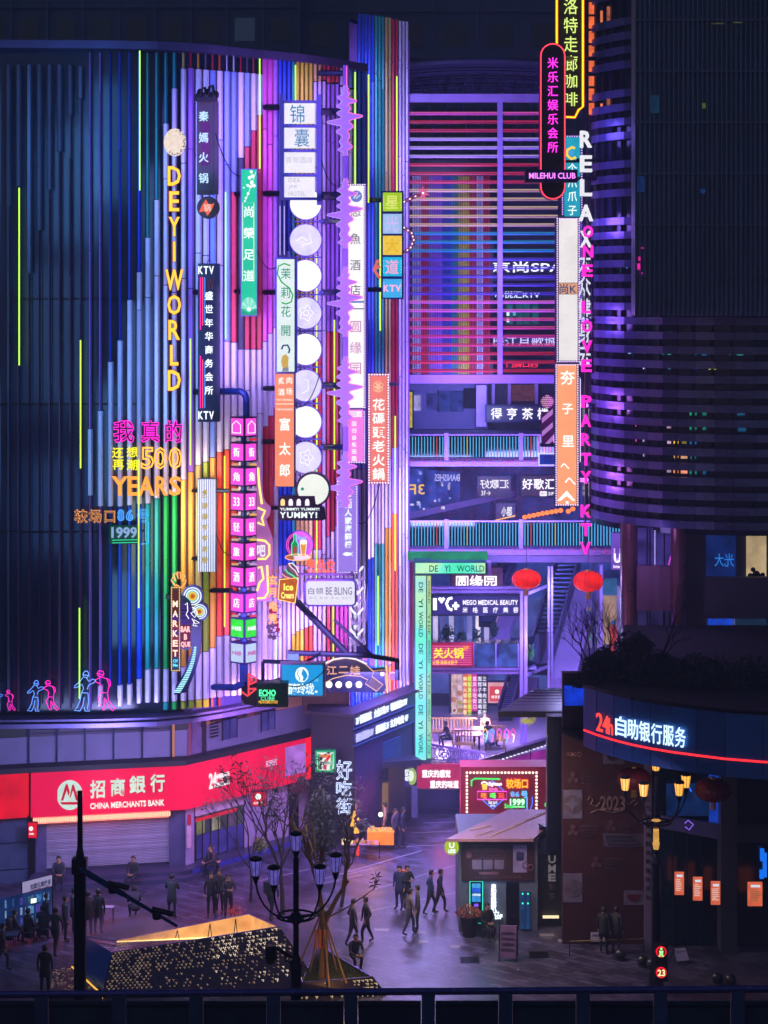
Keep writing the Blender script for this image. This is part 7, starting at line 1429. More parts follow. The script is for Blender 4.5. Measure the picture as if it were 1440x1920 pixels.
for (a, Da_), (b_, Db_) in zip(IP[1:], IP[2:]):
    MB().tube([Vector((X(a, Da_), Da_-.05, 8.0)), Vector((X(b_, Db_), Db_-.05, 8.0))], .035, 5).build('red_led_line', emi('ff2830', 1.9, True), rb)
    MB().tube([Vector((X(a, Da_), Da_-.03, zt2+.06)), Vector((X(b_, Db_), Db_-.03, zt2+.06))], .06, 5).build('roof_trim', BLK, rb)
def ctext(s, x0, x1, z0, z1, m_, off=-.1, dep=.03, **k):
    A = Vector((X(x0, ip(x0)), ip(x0)+off, z0)); B = Vector((X(x1, ip(x1)), ip(x1)+off, z0)); MB().text(s, A, B-A, Vector((0, 0, z1-z0)), dep, **k).build('character', m_, rb)
r24 = emi('ff4038', 1.7, True)
for s_, x0, x1, z1_ in (('2', 1118, 1130, 8.78), ('4', 1130, 1141, 8.76), ('h', 1141, 1149, 8.7)): ctext(s_, x0, x1, 8.16, z1_, r24, bold=.01)
for i, ch in enumerate('自助银行服务'): x0 = 1154+i*22.2; ctext(ch, x0, x0+20, 8.2, 8.86, emi('c8e8f8', 1.4, True), bold=.03, em=False)
# poster wall
PD = 70.4
MB().pbox(1055, 1262, 1212, 1771, PD, .4).build('poster_wall', mat('poster_red', '380c14', .6, 0, .12, .8), rb)
MB().pbox(1208, 1400, 1222, 1773, PD-.1, .3).build('pale_column', mat('mauve_column', '6a5c7c', .5), rb)
chars(rb, '工行存款理财贷款基金保险', 1215, 1490, 1690, 9, PD-.16, mat('dark_ink', '241c30', .6))
MB().pbox(1058, 1286, 1095, 1323, PD-.06, .06).build('blue_screen', emi('1038c8', .9, True, .5, scale=3), rb)
for x0, y0 in ((1056, 1481), (1056, 1638)):
    MB().pbox(x0, y0, x0+36, y0+54, PD-.03, .03).build('white_tile', mat('tile_white', '5c5470', .5), rb); MB().disc(x0+18, y0+27, 17, PD-.045, .01, 28).build('coin_ring', mat('coin_taupe', '5c4c5c', .6), rb)
    s_ = [(x0+18, y0+10), (x0+22, y0+22), (x0+34, y0+27), (x0+22, y0+32), (x0+18, y0+44), (x0+14, y0+32), (x0+2, y0+27), (x0+14, y0+22)]; MB().ppoly(s_, PD-.06, .01).build('coin_star', mat('tile_white', '5c5470'), rb)
MB().pbox(1131, 1412, 1170, 1432, PD-.03, .03).build('white_tile', mat('tile_white', '5c5470'), rb); MB().disc(1150, 1416, 12, PD-.05, .01, 20).build('red_dot', mat('poster_red', '54121e'), rb)
MB().pbox(1131, 1563, 1208, 1588, PD-.03, .03).build('pale_text_band', mat('band_mauve', '4c4058', .5), rb); MB().pbox(1170, 1670, 1207, 1697, PD-.03, .03).build('white_tile', mat('tile_white', '5c5470'), rb); MB().ppoly([(1175,1677),(1203,1677),(1199,1688),(1190,1692),(1183,1690),(1177,1684)], PD-.05, .01).build('ingot_picture', mat('ingot_red', '501420'), rb)
MB().ptext('ICBC', 1063, 1411, 1081, 1417, PD-.05, .02).build('lettering', mat('icbc_grey', '9c6c74', .5), rb); MB().ptube([(1087+3.5*math.cos(a), 1414+4*math.sin(a)) for a in [k*.8 for k in range(8)]], PD-.05, .6, 4, True).build('ring_logo', mat('icbc_grey', '9c6c74'), rb)
MB().ptext('2023', 1125, 1492, 1172, 1520, PD-.07, .02, bold=.03).build('swirl_year', mat('gold_pink', '705858', .5), rb)
for pl_ in ([(1103,1500),(1106,1493),(1112,1500),(1108,1508),(1118,1512),(1125,1505)],[(1170,1500),(1180,1508),(1190,1500),(1196,1504),(1190,1510)],[(1108,1524),(1122,1518),(1150,1524),(1172,1518)]): MB().ptube(pl_, PD-.05, 1.3, 5).build('ribbon_swirl', mat('gold_pink', '705858'), rb)
for x0, y0 in ((1066, 1446), (1066, 1545), (1137, 1537), (1110, 1605)):
    pm = mat('print_mauve', '4c3040', .6)
    for dx, dy, r_ in ((8,6,5),(3,17,4.5),(14,17,4.5),(8,13,3)): MB().disc(x0+dx, y0+dy, r_, PD-.045, .012, 14).build('flower_print', pm, rb)
    for k in range(4): MB().ptext('理财贷款积分享不停'[:9-k], x0+24, y0+3+k*6, x0+58-k*3, y0+(8 if k < 2 else 6.5)+k*6, PD-.04, .01, bold=.02 if k < 2 else 0).build('lettering', pm, rb)
for k in range(3): MB().ptext('客户专享积分好礼兑换活动', 1135+k*3, 1567+k*7, 1190+k*5, 1571+k*7, PD-.05, .01).build('lettering', mat('dark_ink', '241c30'), rb)
# right glazed part
MB().pbox(1222, 1430, 1352, 1776, 70.2, .3).build('glass_wall', mat('teal_dark_glass', '0c2438', .12, .1, .4, 1), rb)
MB().pbox(1330, 1440, 1352, 1560, 70.0, .1).build('lit_blue_glass', emi('1038a8', .8, False, .4, scale=3), rb); MB().pbox(1250, 1470, 1330, 1530, 70.0, .1).build('dim_blue_glass', emi('0c2858', .6, False, .6, scale=2), rb)
MB().prism([P(1240,1530,69.8), P(1352,1546,69.8), P(1352,1575,69.8), P(1240,1553,69.8)], (0, .15, 0)).build('pale_transom', mat('mauve_transom', '5c5890', .4), rb)
MB().pbox(1352, 1400, 1382, 1790, 69.4, .8).build('pillar', mat('grey_pillar', '343444', .5), rb); MB().pbox(1382, 1440, 1720, 1550, 69.9, .3).build('dark_panel', mat('slate_glass', '141820', .2), rb); MB().pbox(1382, 1550, 1720, 1580, 69.6, .5).build('transom', mat('grey_pillar', '343444'), rb); MB().pbox(1382, 1580, 1720, 1790, 70.2, .3).build('dark_panel', mat('slate_glass', '141820'), rb)
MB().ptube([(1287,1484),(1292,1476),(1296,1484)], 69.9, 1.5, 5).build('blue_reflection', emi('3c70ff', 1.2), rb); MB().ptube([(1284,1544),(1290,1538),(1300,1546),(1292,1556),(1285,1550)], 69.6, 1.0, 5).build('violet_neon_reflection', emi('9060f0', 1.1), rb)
for x, y0, y1 in ((1429, 1592, 1615), (1428, 1632, 1648), (1434, 1600, 1645)): MB().pbox(x-3, y0, x+4, y1, 70.0, .1).build('blue_screen', emi('1470f0', .95, True), rb)
for x0 in (1262, 1290, 1318): MB().pbox(x0-.7, 1560, x0+.7, 1776, 70.1, .1).build('mullion', STEEL, rb)
for x, y, w_, h_, lab in ((1274,1657,17,42,'leftmost of the row of three orange notices on the dark bank glass'),(1308.5,1667,17,43,'middle one of the row of three orange notices on the dark bank glass'),(1342,1675,17,43,'right one of the three orange notices, nearest the grey pillar'),(1416,1677,27,44,'wide orange notice alone right of the grey pillar')):
    t = board('orange_notice', lab, x-w_/2, y-h_/2, x+w_/2, y+h_/2, 69.3, emi('e06848', .85, True, .25, scale=4), .05, None, .3, cat='poster')
    MB().pbox(x-w_*.3, y-h_*.4, x+w_*.35, y-h_*.3, 69.26, .02).build('title_band', emi('d8e0f0', .9), t)
    for k in range(7): MB().pbox(x-w_*.38, y-h_*.2+k*3.4, x+w_*rnd.uniform(.1, .38), y-h_*.2+k*3.4+1.2, 69.26, .02).build('text_line', emi('e8c8c0' if x != 1416 else '806040', .9), t)
dl = mat('dark_lantern_paper', '7a1420', .5)
lantern(1337, 1481, 66.5, 34, 21, 'unlit dark red lantern under the curved canopy, right of the lamp post', dl, 1); lantern(1189, 1460, 66.9, 32, 20, 'unlit dark red lantern partly hidden behind the lit lamp heads', dl, 1)
# roof garden
for i, (x, y, rx, ry, lab, Dg) in enumerate(((1140,1248,56,42,'dark mass of leafy shrub on the left of the canopy roof',69.5),(1235,1262,62,50,'dark shrub on the canopy roof below the brown spandrel',68.5),(1320,1270,66,56,'dark shrub on the canopy roof near the blue window',68),(1410,1280,70,60,'dark shrub at the right end of the canopy roof',68),(1192,1212,42,34,'taller dark shrub in front of the brown column',71),(1098,1276,34,18,'low trailing shrub at the canopy corner above the blue screen',69))):
    bush('roof_shrub', lab, x, y, Dg, rx, ry*.8, 2300 if i < 4 else 1000, mat('black_green_leaves', '1e2a2c', .7, 0, .4, 6), .1, 'shrub', 'shrubs on the canopy roof', 20+i, 1.0)
def twig(m, p, d, L, r, rr, dep, maxd, spread=.5, leaves=None, up=.0):
    q = p + d*L; mid = p.lerp(q, .5)+Vector((rr.uniform(-1, 1), rr.uniform(-1, 1), rr.uniform(-1, 1)))*L*.07
    m.tube([p, mid, q], r, 5 if dep < 2 else 4, r*.68)
    if dep >= maxd:
        if leaves is not None: leaves.append(q)
        return
    for k in range(2 if rr.random() < .65 else 3):
        nd = (d + Vector((rr.uniform(-1, 1), rr.uniform(-1, 1), rr.uniform(-.6, 1)))*spread + Vector((0, 0, up))).normalized(); twig(m, p.lerp(q, rr.uniform(.65, 1)), nd, L*rr.uniform(.6, .88), r*.62, rr, dep+1, maxd, spread, leaves, up)
for i, (x, y, h_) in enumerate(((1110,1270,2.6),(1150,1250,2.2),(1235,1262,2.6))):
    rr = random.Random(40+i); p = P(x, y, 70+i); t = thing('bare_shrub', ('bare twiggy shrub in front of the lit boutique','bare twiggy shrub beside the brown column','thin bare tree in front of the dark doorway')[i], 'shrub', p); m = MB()
    for k in range(4 if i < 2 else 1): twig(m, p, Vector((rr.uniform(-.7, .7), rr.uniform(-.3, .3), 1)).normalized(), h_*.38, .03 if i < 2 else .05, rr, 0, 5, .6)
    m.build('branches', mat('twig_black', '120c1c', .8), t)
# ------------------------------------------------------------------ near footbridge parapet (camera side)
t = thing('parapet', 'dark footbridge parapet of blue panels crossing the very bottom of the view', 'parapet', P(720, 1920, 30)); pn = mat('parapet_blue', '283456', .4, .3, .25, 2)
m = MB(); A = P(-200, 1866, 30); B = P(1640, 1853, 30)
m.tube([A, B], .055, 10); m.build('handrail', mat('parapet_rail', '5c54a0', .22, .7, .2, 4), t)
for k in range(-1, 11): x = 78+k*145; MB().box(X(x, 30)-.1, X(x, 30)+.1, 29.95, 30.08, Z(1990, 30), Z(1864-(x*.007), 30)).build('post', mat('parapet_post', '384a80', .4, .3), t); MB().box(X(x, 30)+.11, X(x+145, 30)-.11, 30.02, 30.05, Z(1990, 30), Z(1878, 30)).build('panel', pn, t); MB().box(X(x, 30)+.11, X(x+145, 30)-.11, 29.99, 30.05, Z(1889, 30), Z(1885, 30)).build('panel_rail', STEEL, t)
MB().box(-12, 12, 26, 30.2, Z(1990, 30)-.3, Z(1990, 30)).build('walkway', mat('walkway_concrete', '1a1c28', .7), t)
# ------------------------------------------------------------------ lamp posts
def lamppost(px, pyt, D, label, lit, ybase_z=0):
    """five lantern heads on curved arms, ring collar, tapering shaft"""
    c = P(px, pyt, D); t = thing('street_lamp', label, 'street lamp', (c.x, c.y, 0)); zt = c.z; x, y = c.x, c.y
    dk = mat('lamp_iron', '0c1226', .35, .6, .2, 5)
    MB().tube([(x, y, 0), (x, y, .6)], .28, 12, .2).build('base', dk, t)
    MB().tube([(x, y, .6), (x, y, zt-3.6)], .15, 12, .14).build('shaft', dk, t); MB().lathe(x, y, [(.14, zt-3.6), (.17, zt-3.5), (.1, zt-3.25), (.075, zt-3.2), (.075, zt-.62)], 12).build('upper_shaft', dk, t)
    MB().tube([(x+.5*math.cos(a), y+.5*math.sin(a), zt-2.15) for a in [k*.3927 for k in range(16)]], .03, 6, closed=True).build('ring_collar', dk, t)
    MB().lathe(x, y, [(.1, zt-2.35), (.24, zt-2.25), (.1, zt-2.05)], 12).build('collar_hub', dk, t)
    for k in range(4): a = k*1.57+.3; MB().tube([(x, y, zt-2.15), (x+.5*math.cos(a), y+.5*math.sin(a), zt-2.15)], .02, 4).build('collar_spoke', dk, t)
    heads = [(0, 0, 0)] + [(1.05*math.cos(a), 1.05*math.sin(a), -.62) for a in (R(188), R(240), R(308), R(12))]
    gl_ = emi('ffb848', 1.15, True, .1, base='d0b080') if lit else emi('6a5cb8', .55, False, .3, base='8878d8', scale=9)  # unlit glass: light through and off it put in as weak emission
    for hx_, hy_, hz in heads:
        X0, Y0, Z0 = x+hx_, y+hy_, zt+hz
        lg = MB().lathe(X0, Y0, [(.085, Z0-.44), (.11, Z0-.42), (.16, Z0-.03)], 8).build('lantern_glass', gl_, t)
        MB().lathe(X0, Y0, [(.17, Z0-.03), (.18, Z0), (.12, Z0+.06), (.03, Z0+.09)], 8).build('lantern_cap', dk, lg)
        MB().lathe(X0, Y0, [(.03, Z0-.66), (.09, Z0-.5), (.1, Z0-.43)], 8).build('lantern_cup', dk, lg)
        fr_ = MB(); [fr_.tube([(X0+.112*math.cos(a), Y0+.112*math.sin(a), Z0-.42), (X0+.163*math.cos(a), Y0+.163*math.sin(a), Z0-.03)], .008, 4) for a in [k*.785 for k in range(8)]]; fr_.build('lantern_bars', dk if not lit else mat('brass', 'a07830', .3, .8), lg)
        if lit: MB().ball((X0, Y0, Z0-.36), .05, 8).build('bulb', emi('fff0c0', 6, True), lg)
        if hz:
            pts = [(X0, Y0, Z0-.62)]
            for s_ in range(1, 9): u = s_/8; pts.append((X0-hx_*(u**1.6), Y0-hy_*(u**1.6), Z0-.62-.95*math.sin(min(1, u*1.15)*1.57)))
            MB().tube(pts, .025, 6).build('arm', dk, t)
    return t, c
lamppost(555, 1563, 52, 'street lamp with five unlit violet glass lantern heads in front of the bare tree', False)
lt_, lc = lamppost(1230, 1420, 66, 'street lamp with five glowing amber lantern heads before the bank poster wall', True)
MB().lathe(lc.x, lc.y-.02, [(.085, Z(1592, 66)), (.12, Z(1580, 66)), (.1, Z(1578, 66)), (.085, Z(1540, 66)), (.16, Z(1538, 66)), (.05, Z(1534, 66))], 12).build('lit_gold_section', emi('d8a050', .9, True, .2, scale=6), lt_)
# pedestrian light on it
t = thing('pedestrian_signal', 'black pedestrian signal with red figure above red 23', 'traffic light', P(1240, 1840, 65.6)); MB().pbox(1228, 1772, 1252, 1840, 65.5, .3).build('housing', BLK, t)
for y in (1785, 1824): MB().disc(1240, y, 10, 65.44, .05, 20).build('lens_ring', emi('e01020', 1.5, True), t); MB().disc(1240, y, 8, 65.41, .02, 20).build('lens', emi('701018', .9), t)
MB().ball(P(1240, 1779, 65.38), .04, 6).build('figure_head', emi('a0f090', 1.2), t); MB().ppoly([(1236,1783),(1244,1783),(1243,1789),(1245,1794),(1241,1794),(1240,1790),(1238,1794),(1235,1794),(1237,1789)], 65.38, .02).build('figure', emi('a0f090', 1.2), t); MB().ptext('23', 1233, 1818, 1247, 1830, 65.38, .02, bold=.03).build('digits', emi('ffe0a0', 1.4), t)
# camera pole at left
D = 52; c = P(150, 1483, D); t = thing('camera_pole', 'tall black pole with a blue arm carrying small cameras, at the left', 'pole', (c.x, c.y, 0)); dk = mat('pole_black', '0a0f1e', .35, .5)
MB().lathe(c.x, c.y, [(.17, 0), (.16, Z(1640, D)), (.1, Z(1600, D)), (.075, Z(1590, D)), (.065, c.z)], 12).build('shaft', dk, t); MB().pbox(134, 1612, 162, 1640, D-.15, .3).build('clamp_box', dk, t)
am = mat('arm_teal', '1c3c6c', .25, .6, .1, 3); a0 = P(152, 1630, D-.1); a1 = P(331, 1736, D-2.2); MB().tube([a0, a0.lerp(a1, .45)], .09, 8, .075).build('arm', am, t); MB().tube([a0.lerp(a1, .45), a1], .06, 8, .04).build('arm_tip', am, t)
for q_ in (.34, .8):
    p = a0.lerp(a1, q_); MB().lathe(p.x, p.y, [(.1, p.z-.12), (.12, p.z), (.1, p.z+.12)], 10).build('collar', BLK, t); MB().tube([p+Vector((-.1, -.1, .16)), p+Vector((.45, -.2, .06))], .07, 8).build('camera', BLK, t)
# cctv on steel lamp shaft
t = thing('security_camera', 'black security camera on a bracket left of the unlit street lamp shaft', 'camera', P(508, 1800, 51.5)); MB().tube([P(508,1772,51.6), P(508,1797,51.6)], .13, 10, .16).build('body', BLK, t); MB().ball(P(508,1799,51.6), .14, 10).build('dome', mat('dome_black', '05070c', .08), t); MB().tube([P(510,1773,51.6), P(552,1798,52)], .04, 6).build('bracket_arm', BLK, t); MB().tube([P(536,1790,52), P(536,1802,52), P(553,1808,52)], .03, 5).build('bracket_arm', BLK, t)
# ------------------------------------------------------------------ perforated planters
per = mat('perforated_steel', '3c3450', .4, .4, .25, 3); perl = mat('lilac_edge', '7a70b8', .3, .6)
def plate(par, quad, name='side_panel', m=per, th=.04):
    n = (quad[1]-quad[0]).cross(quad[3]-quad[0]).normalized(); return MB().prism(quad, n*th).build(name, m, par)
def holes(par, quad, n, rfun, s=.045, col='ffe0b0', st=1.2, off=.07, seed=1):
    """glowing triangles on the panel, standing in for cut-outs lit from inside"""
    rr = random.Random(seed); m = MB(); A, B, Cc, E = quad; nn = (B-A).cross(E-A).normalized()
    if nn.y > 0: nn = -nn
    U = (B-A); V = (E-A); nu = int(U.length/.16); nv = int(max(V.length, (Cc-B).length)/.14)
    for i in range(nu):
        for j in range(nv):
            u = (i+.5+(.5 if j % 2 else 0))/nu; v = (j+.5)/nv
            if u > 1 or rr.random() > rfun(u, v): continue
            bottom = A.lerp(B, u); top = E.lerp(Cc, u); p = bottom.lerp(top, v) + nn*off; ud = U.normalized(); vd = (top-bottom).normalized()
            sz = s*rr.uniform(.5, 1.0); sg = 1 if rr.random() < .5 else -1
            for k in range(3): a = 2.094*k+.52; b_ = p+(ud*math.cos(a)+vd*math.sin(a))*sz*.62; m.add([b_-ud*sz*.42*1-vd*sz*.25*sg, b_+ud*sz*.42-vd*sz*.25*sg, b_+vd*sz*.45*sg], [(0, 1, 2)])
    if m.v: m.build('lit_holes', emi(col, st), par)['kind'] = 'stuff'
def g2(x, y, z): return P(x, y, G(y, z))
t = thing('faceted_planter', 'large faceted perforated steel planter with warm lit crater, centre left', 'planter', g2(350, 1850, 0))
RZ = 1.25
L_, Fc, Rt, Bk = g2(155, 1755, RZ), g2(210, 1787, RZ), g2(522, 1738, RZ+.35), g2(466, 1714, RZ+.1)
b1, b2, b3, b4 = g2(150, 1850, 0), g2(192, 1872, 0), g2(606, 1862, 0), g2(548, 1785, 0)
pn_ = (b3-b2).cross(Fc-b2); ey_ = Vector((0, 0, H)); rd_ = Rt-ey_; Rt = ey_+rd_*((b2-ey_).dot(pn_)/rd_.dot(pn_))      # keep the front panel flat
plate(t, [b1, b2, Fc, L_], 'blue_end_panel', mat('cobalt_steel', '1a50c0', .3, .4, .1, 1)); plate(t, [b2, b3, Rt, Fc]); plate(t, [b3, b3.lerp(b4, .6), Bk, Rt], 'back_panel')
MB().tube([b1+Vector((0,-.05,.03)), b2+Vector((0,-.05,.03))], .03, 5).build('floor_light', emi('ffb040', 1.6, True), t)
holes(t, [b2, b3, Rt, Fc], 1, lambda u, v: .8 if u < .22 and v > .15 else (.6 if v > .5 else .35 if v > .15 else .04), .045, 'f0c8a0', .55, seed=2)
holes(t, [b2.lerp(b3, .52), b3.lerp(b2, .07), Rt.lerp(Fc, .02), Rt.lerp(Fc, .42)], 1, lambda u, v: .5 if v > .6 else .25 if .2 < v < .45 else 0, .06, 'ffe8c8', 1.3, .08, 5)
A1 = g2(220, 1763, RZ); A1b = A1-Vector((0, 0, .04)); Bb = Bk-Vector((0, 0, .8)); Rb = Rt-Vector((0, 0, .2))
for a, b_ in ((L_, Fc), (Fc, Rt), (Rt, Bk), (Bk, A1), (A1, L_)): MB().tube([a, b_], .03, 5).build('rim', perl, t)
def toz(p, z): return Vector((p.x, p.y, z))
wm = emi('f0a860', .8, True, .4, base='c09060', scale=1.6)  # warm light on the crater walls put in as emission
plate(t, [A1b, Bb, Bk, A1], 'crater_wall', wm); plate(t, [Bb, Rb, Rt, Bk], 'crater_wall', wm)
fm = mat('crater_floor', '6c5470', .35, .4)
for tri in ((L_, Fc, A1b), (Fc, Rb, A1b), (A1b, Rb, Bb)): MB().prism([q_-Vector((0, 0, .06)) for q_ in tri], (0, 0, -.03)).build('crater_floor', fm, t)
MB().tube([A1b+Vector((0, -.1, .02)), A1b.lerp(Bb, .5)+Vector((0, -.1, .05)), Bb+Vector((0, -.1, .08))], .022, 5).build('strip_light', emi('ffd880', 2.4, True), t)
for q_ in (.45, .7, .9):
    for sx in (-.07, .07): MB().tube([A1b.lerp(Bb, q_)+Vector((sx, -.1, .03)), A1.lerp(Bk, q_)+Vector((0, -.06, -.05))], .014, 4).build('strut', BLK, t)
# right planter with grass
t = thing('grass_planter', 'triangular perforated planter with lit grass around the staked tree', 'planter', g2(650, 1850, 0))
q1, q2, q3 = g2(566, 1842, .55), g2(697, 1832, .55), g2(596, 1772, .7); p1, p2 = g2(560, 1872, 0), g2(724, 1866, 0)
plate(t, [p1, p2, q2, q1]); plate(t, [p2, g2(640, 1805, 0), q3, q2], 'back_panel'); 
for a, b_ in ((q1, q2), (q2, q3), (q3, q1)): MB().tube([a, b_], .03, 5).build('rim', perl, t)
MB().prism([q1+Vector((0,0,-.06)), q2+Vector((0,0,-.06)), q3+Vector((0,0,-.06))], (0, 0, -.05)).build('soil', mat('planter_soil', '1c1810', .9), t)
holes(t, [p1, p2, q2, q1], 1, lambda u, v: .35 if u < .6 else .95, .06, 'ffe0a0', 1.1, seed=4)
rr = random.Random(6); m = MB()
for i in range(2600):
    u, v = rr.random(), rr.random()
    if u+v > 1: u, v = 1-u, 1-v
    p = q1 + (q2-q1)*u + (q3-q1)*v + Vector((0, 0, -.06)); h_ = rr.uniform(.06, .2); d = Vector((rr.uniform(-.06, .06), rr.uniform(-.06, .06), h_)); m.add([p, p+Vector((.018, 0, 0)), p+d], [(0, 1, 2)])
o = m.build('grass', mat('lawn', '5a6a20', .6, 0, .4, 5), None); o['kind'] = 'stuff'; o['label'] = 'short lit grass filling the triangular planter'; o['category'] = 'grass'
# third, low planter at the left
t = thing('low_planter', 'low dark perforated planter at the lower left with a gold edge', 'planter', g2(150, 1870, 0))
u1, u2, u3, u4 = g2(100, 1822, .35), g2(135, 1815, .35), g2(192, 1868, .35), g2(90, 1870, .35); plate(t, [u4, u3, u2, u1], 'top_panel'); MB().tube([u2+Vector((0,0,.03)), u3+Vector((0,0,.03))], .04, 5).build('gold_edge', emi('f0b040', 1.2, True), t); holes(t, [u4, u3, u2, u1], 1, lambda u, v: .45, .04, 'f0c8a0', .9, seed=8); plate(t, [toz(u4, 0), toz(u3, 0), u3, u4])
# mist: thin vapour drifting off the planter
vm = bpy.data.materials.new('mist'); vm.use_nodes = True; vn = vm.node_tree; vn.nodes.remove(vn.nodes['Principled BSDF']); pv = vn.nodes.new('ShaderNodeVolumePrincipled'); pv.inputs['Color'].default_value = hx('d8b8ff'); pv.inputs['Density'].default_value = 3.5
tc = vn.nodes.new('ShaderNodeTexCoord'); vd = vn.nodes.new('ShaderNodeVectorMath'); vd.operation = 'DISTANCE'; vd.inputs[1].default_value = (.5, .5, .5); vn.links.new(tc.outputs['Generated'], vd.inputs[0])
fo = vn.nodes.new('ShaderNodeMapRange'); fo.inputs[1].default_value = .5; fo.inputs[2].default_value = .05; fo.inputs[3].default_value = 0; fo.inputs[4].default_value = 2.6; vn.links.new(vd.outputs['Value'], fo.inputs[0])
ns = vn.nodes.new('ShaderNodeTexNoise'); ns.inputs['Scale'].default_value = 3; vn.links.new(tc.outputs['Object'], ns.inputs[0]); mu = vn.nodes.new('ShaderNodeMath'); mu.operation = 'MULTIPLY'; vn.links.new(fo.outputs[0], mu.inputs[0]); vn.links.new(ns.outputs[0], mu.inputs[1]); vn.links.new(mu.outputs[0], pv.inputs['Density'])
vn.links.new(pv.outputs[0], vn.nodes['Material Output'].inputs['Volume'])
for i, (x, y, z0, rx, rz_) in enumerate(((205, 1765, 1.5, 1.5, .8), (265, 1752, 1.6, 1.4, .6), (575, 1765, 1.3, .8, 1.5), (600, 1745, 1.6, .7, 1.1))):
    c = g2(x, y, z0); o = MB().ball((c.x, c.y+.5, c.z), 1.0, 16, sx=rx, sy=.7, sz=rz_).build('mist', vm, None, smooth=True); o['kind'] = 'stuff'; o['label'] = ('violet mist drifting over the left rim of the faceted planter', 'thin violet mist above the crater', 'column of mist rising between planter and staked tree', 'mist wisp beside the unlit lamp shaft')[i]; o['category'] = 'mist'
# ------------------------------------------------------------------ trees
bark = mat('bark_warm', '8a6a48', .75, 0, .35, 6, .5); barkd = mat('bark_dark', '2a2028', .8, 0, .35, 6, .4)
def tree(name, label, base, trunk, H_, r, seed, nl, leafm, spread=.5, nb=4, depth=5, lean=0, leafs=.11, barkm=None, br=.42, bl=None, lc=3, cat='tree'):
    rr = random.Random(seed); t = thing(name, label, cat, base); m = MB(); lv = []
    top = base + Vector((lean, 0, trunk)); m.tube([base, base.lerp(top, .5)+Vector((.03, 0, 0)), top], r, 8, r*.75); m.build('trunk', barkm or bark, t)
    m = MB()
    for k in range(nb):
        a = 6.28*k/nb+rr.uniform(-.4, .4); d = Vector((math.cos(a)*.55, math.sin(a)*.4, 1)).normalized(); twig(m, base.lerp(top, rr.uniform(.8, 1)), d, (H_-trunk)*br*rr.uniform(.8, 1.15), r*.55, rr, 0, depth, spread, lv)
    m.build('limbs', barkm or bark, t)
    if nl and lv:
        m = MB()
        for p in lv:
            if rr.random() > nl: continue
            for k in range(lc):
                q_ = p + Vector((rr.gauss(0, .12), rr.gauss(0, .12), rr.gauss(0, .06))); d1 = Vector((rr.uniform(-1, 1), rr.uniform(-1, 1), rr.uniform(-.5, .2))).normalized()*leafs*rr.uniform(.6, 1.3); d2 = Vector((-d1.y, d1.x, .02))*.35; m.add([q_-d1, q_+d2, q_+d1, q_-d2], [(0, 1, 2, 3)])
        m.build('crown', leafm, t)
    return t
b0 = g2(604, 1840, .45)
tk = tree('staked_tree', 'pollarded bare tree lit warm from below, held by wooden stakes in the grass planter', b0, 1.9, 6.0, .16, 19, .25, mat('leaf_green', '2c4a34', .6), .42, 3, 3, .05, .09, bark, .42)
for dx, dy in ((-1.0, -.2), (-.45, .5), (.8, -.2), (.5, .6), (.25, -.5)): MB().tube([b0+Vector((dx, dy, 0)), b0+Vector((dx*.1, dy*.1, 2.1))], .03, 6).build('stake', mat('stake_wood', '9a7850', .6), tk)
for dx in (-.2, -.07, .08): MB().tube([b0+Vector((dx, -.16, 1.15)), b0+Vector((dx, -.16, 1.75))], .05, 6).build('orange_wrap', mat('orange_wrap', 'd07838', .6), tk)
MB().lathe(b0.x, b0.y, [(.2, b0.z+2.15), (.21, b0.z+2.35)], 10).build('tie_band', mat('tie_band', '50606c', .6), tk)
m = MB(); rr = random.Random(77); lv = []
# long thin side branch with a tuft of leaves at its tip
pts = [P(612, 1722, b0.y), P(650, 1702, b0.y), P(680, 1682, b0.y), P(703, 1665, b0.y), P(705, 1645, b0.y)]; m.tube(pts, .03, 5, .01); m.build('long_branch', bark, tk)
m = MB(); [m.add([p_, p_+Vector((.1*math.cos(a)+.04, 0, .1*math.sin(a))), p_+Vector((.24*math.cos(a), .02, .24*math.sin(a))), p_+Vector((.1*math.cos(a), 0, .1*math.sin(a)+.05))], [(0, 1, 2, 3)]) for p_ in (pts[-1], pts[-1]+Vector((-.05, 0, -.25))) for a in [k*.9 for k in range(7)]]; m.build('leaf_tuft', mat('leaf_green', '2c4a34'), tk)
tree('sparse_tree', 'tall sparse tree with thin twigs and small dark leaves against the red bank fascia', P(530, 1715, G(1715)), 1.8, 6.2, .09, 21, 1.0, mat('leaf_dark', '283c30', .6), .42, 5, 4, -.1, .12, barkd, .38, lc=5)
tree('slender_tree', 'slender dark tree behind the unlit street lamp', P(640, 1700, G(1700)), 1.6, 4.4, .07, 22, .5, mat('leaf_dark', '283c30'), .45, 4, 4, .2, .1, barkd, .36)
tree('thin_tree', 'thin twiggy tree standing before the glass doors of the bank', P(470, 1690, G(1690)), 1.5, 5.6, .06, 23, .8, mat('leaf_dark', '283c30'), .4, 4, 4, 0, .1, barkd, .36)
bush('dense_tree', 'dense dark green tree crown in front of the corner building', 600, 1550, 77.5, 30, 76, 1900, mat('olive_leaves', '283824', .65, 0, .5, 5), .11, 'tree', None, 31, .9)
bush('small_bush', 'small yellow green bush by the pale bank wall', 486, 1585, 78.6, 16, 16, 260, mat('yellow_leaves', '6a7030', .6), .08, 'bush', None, 32)
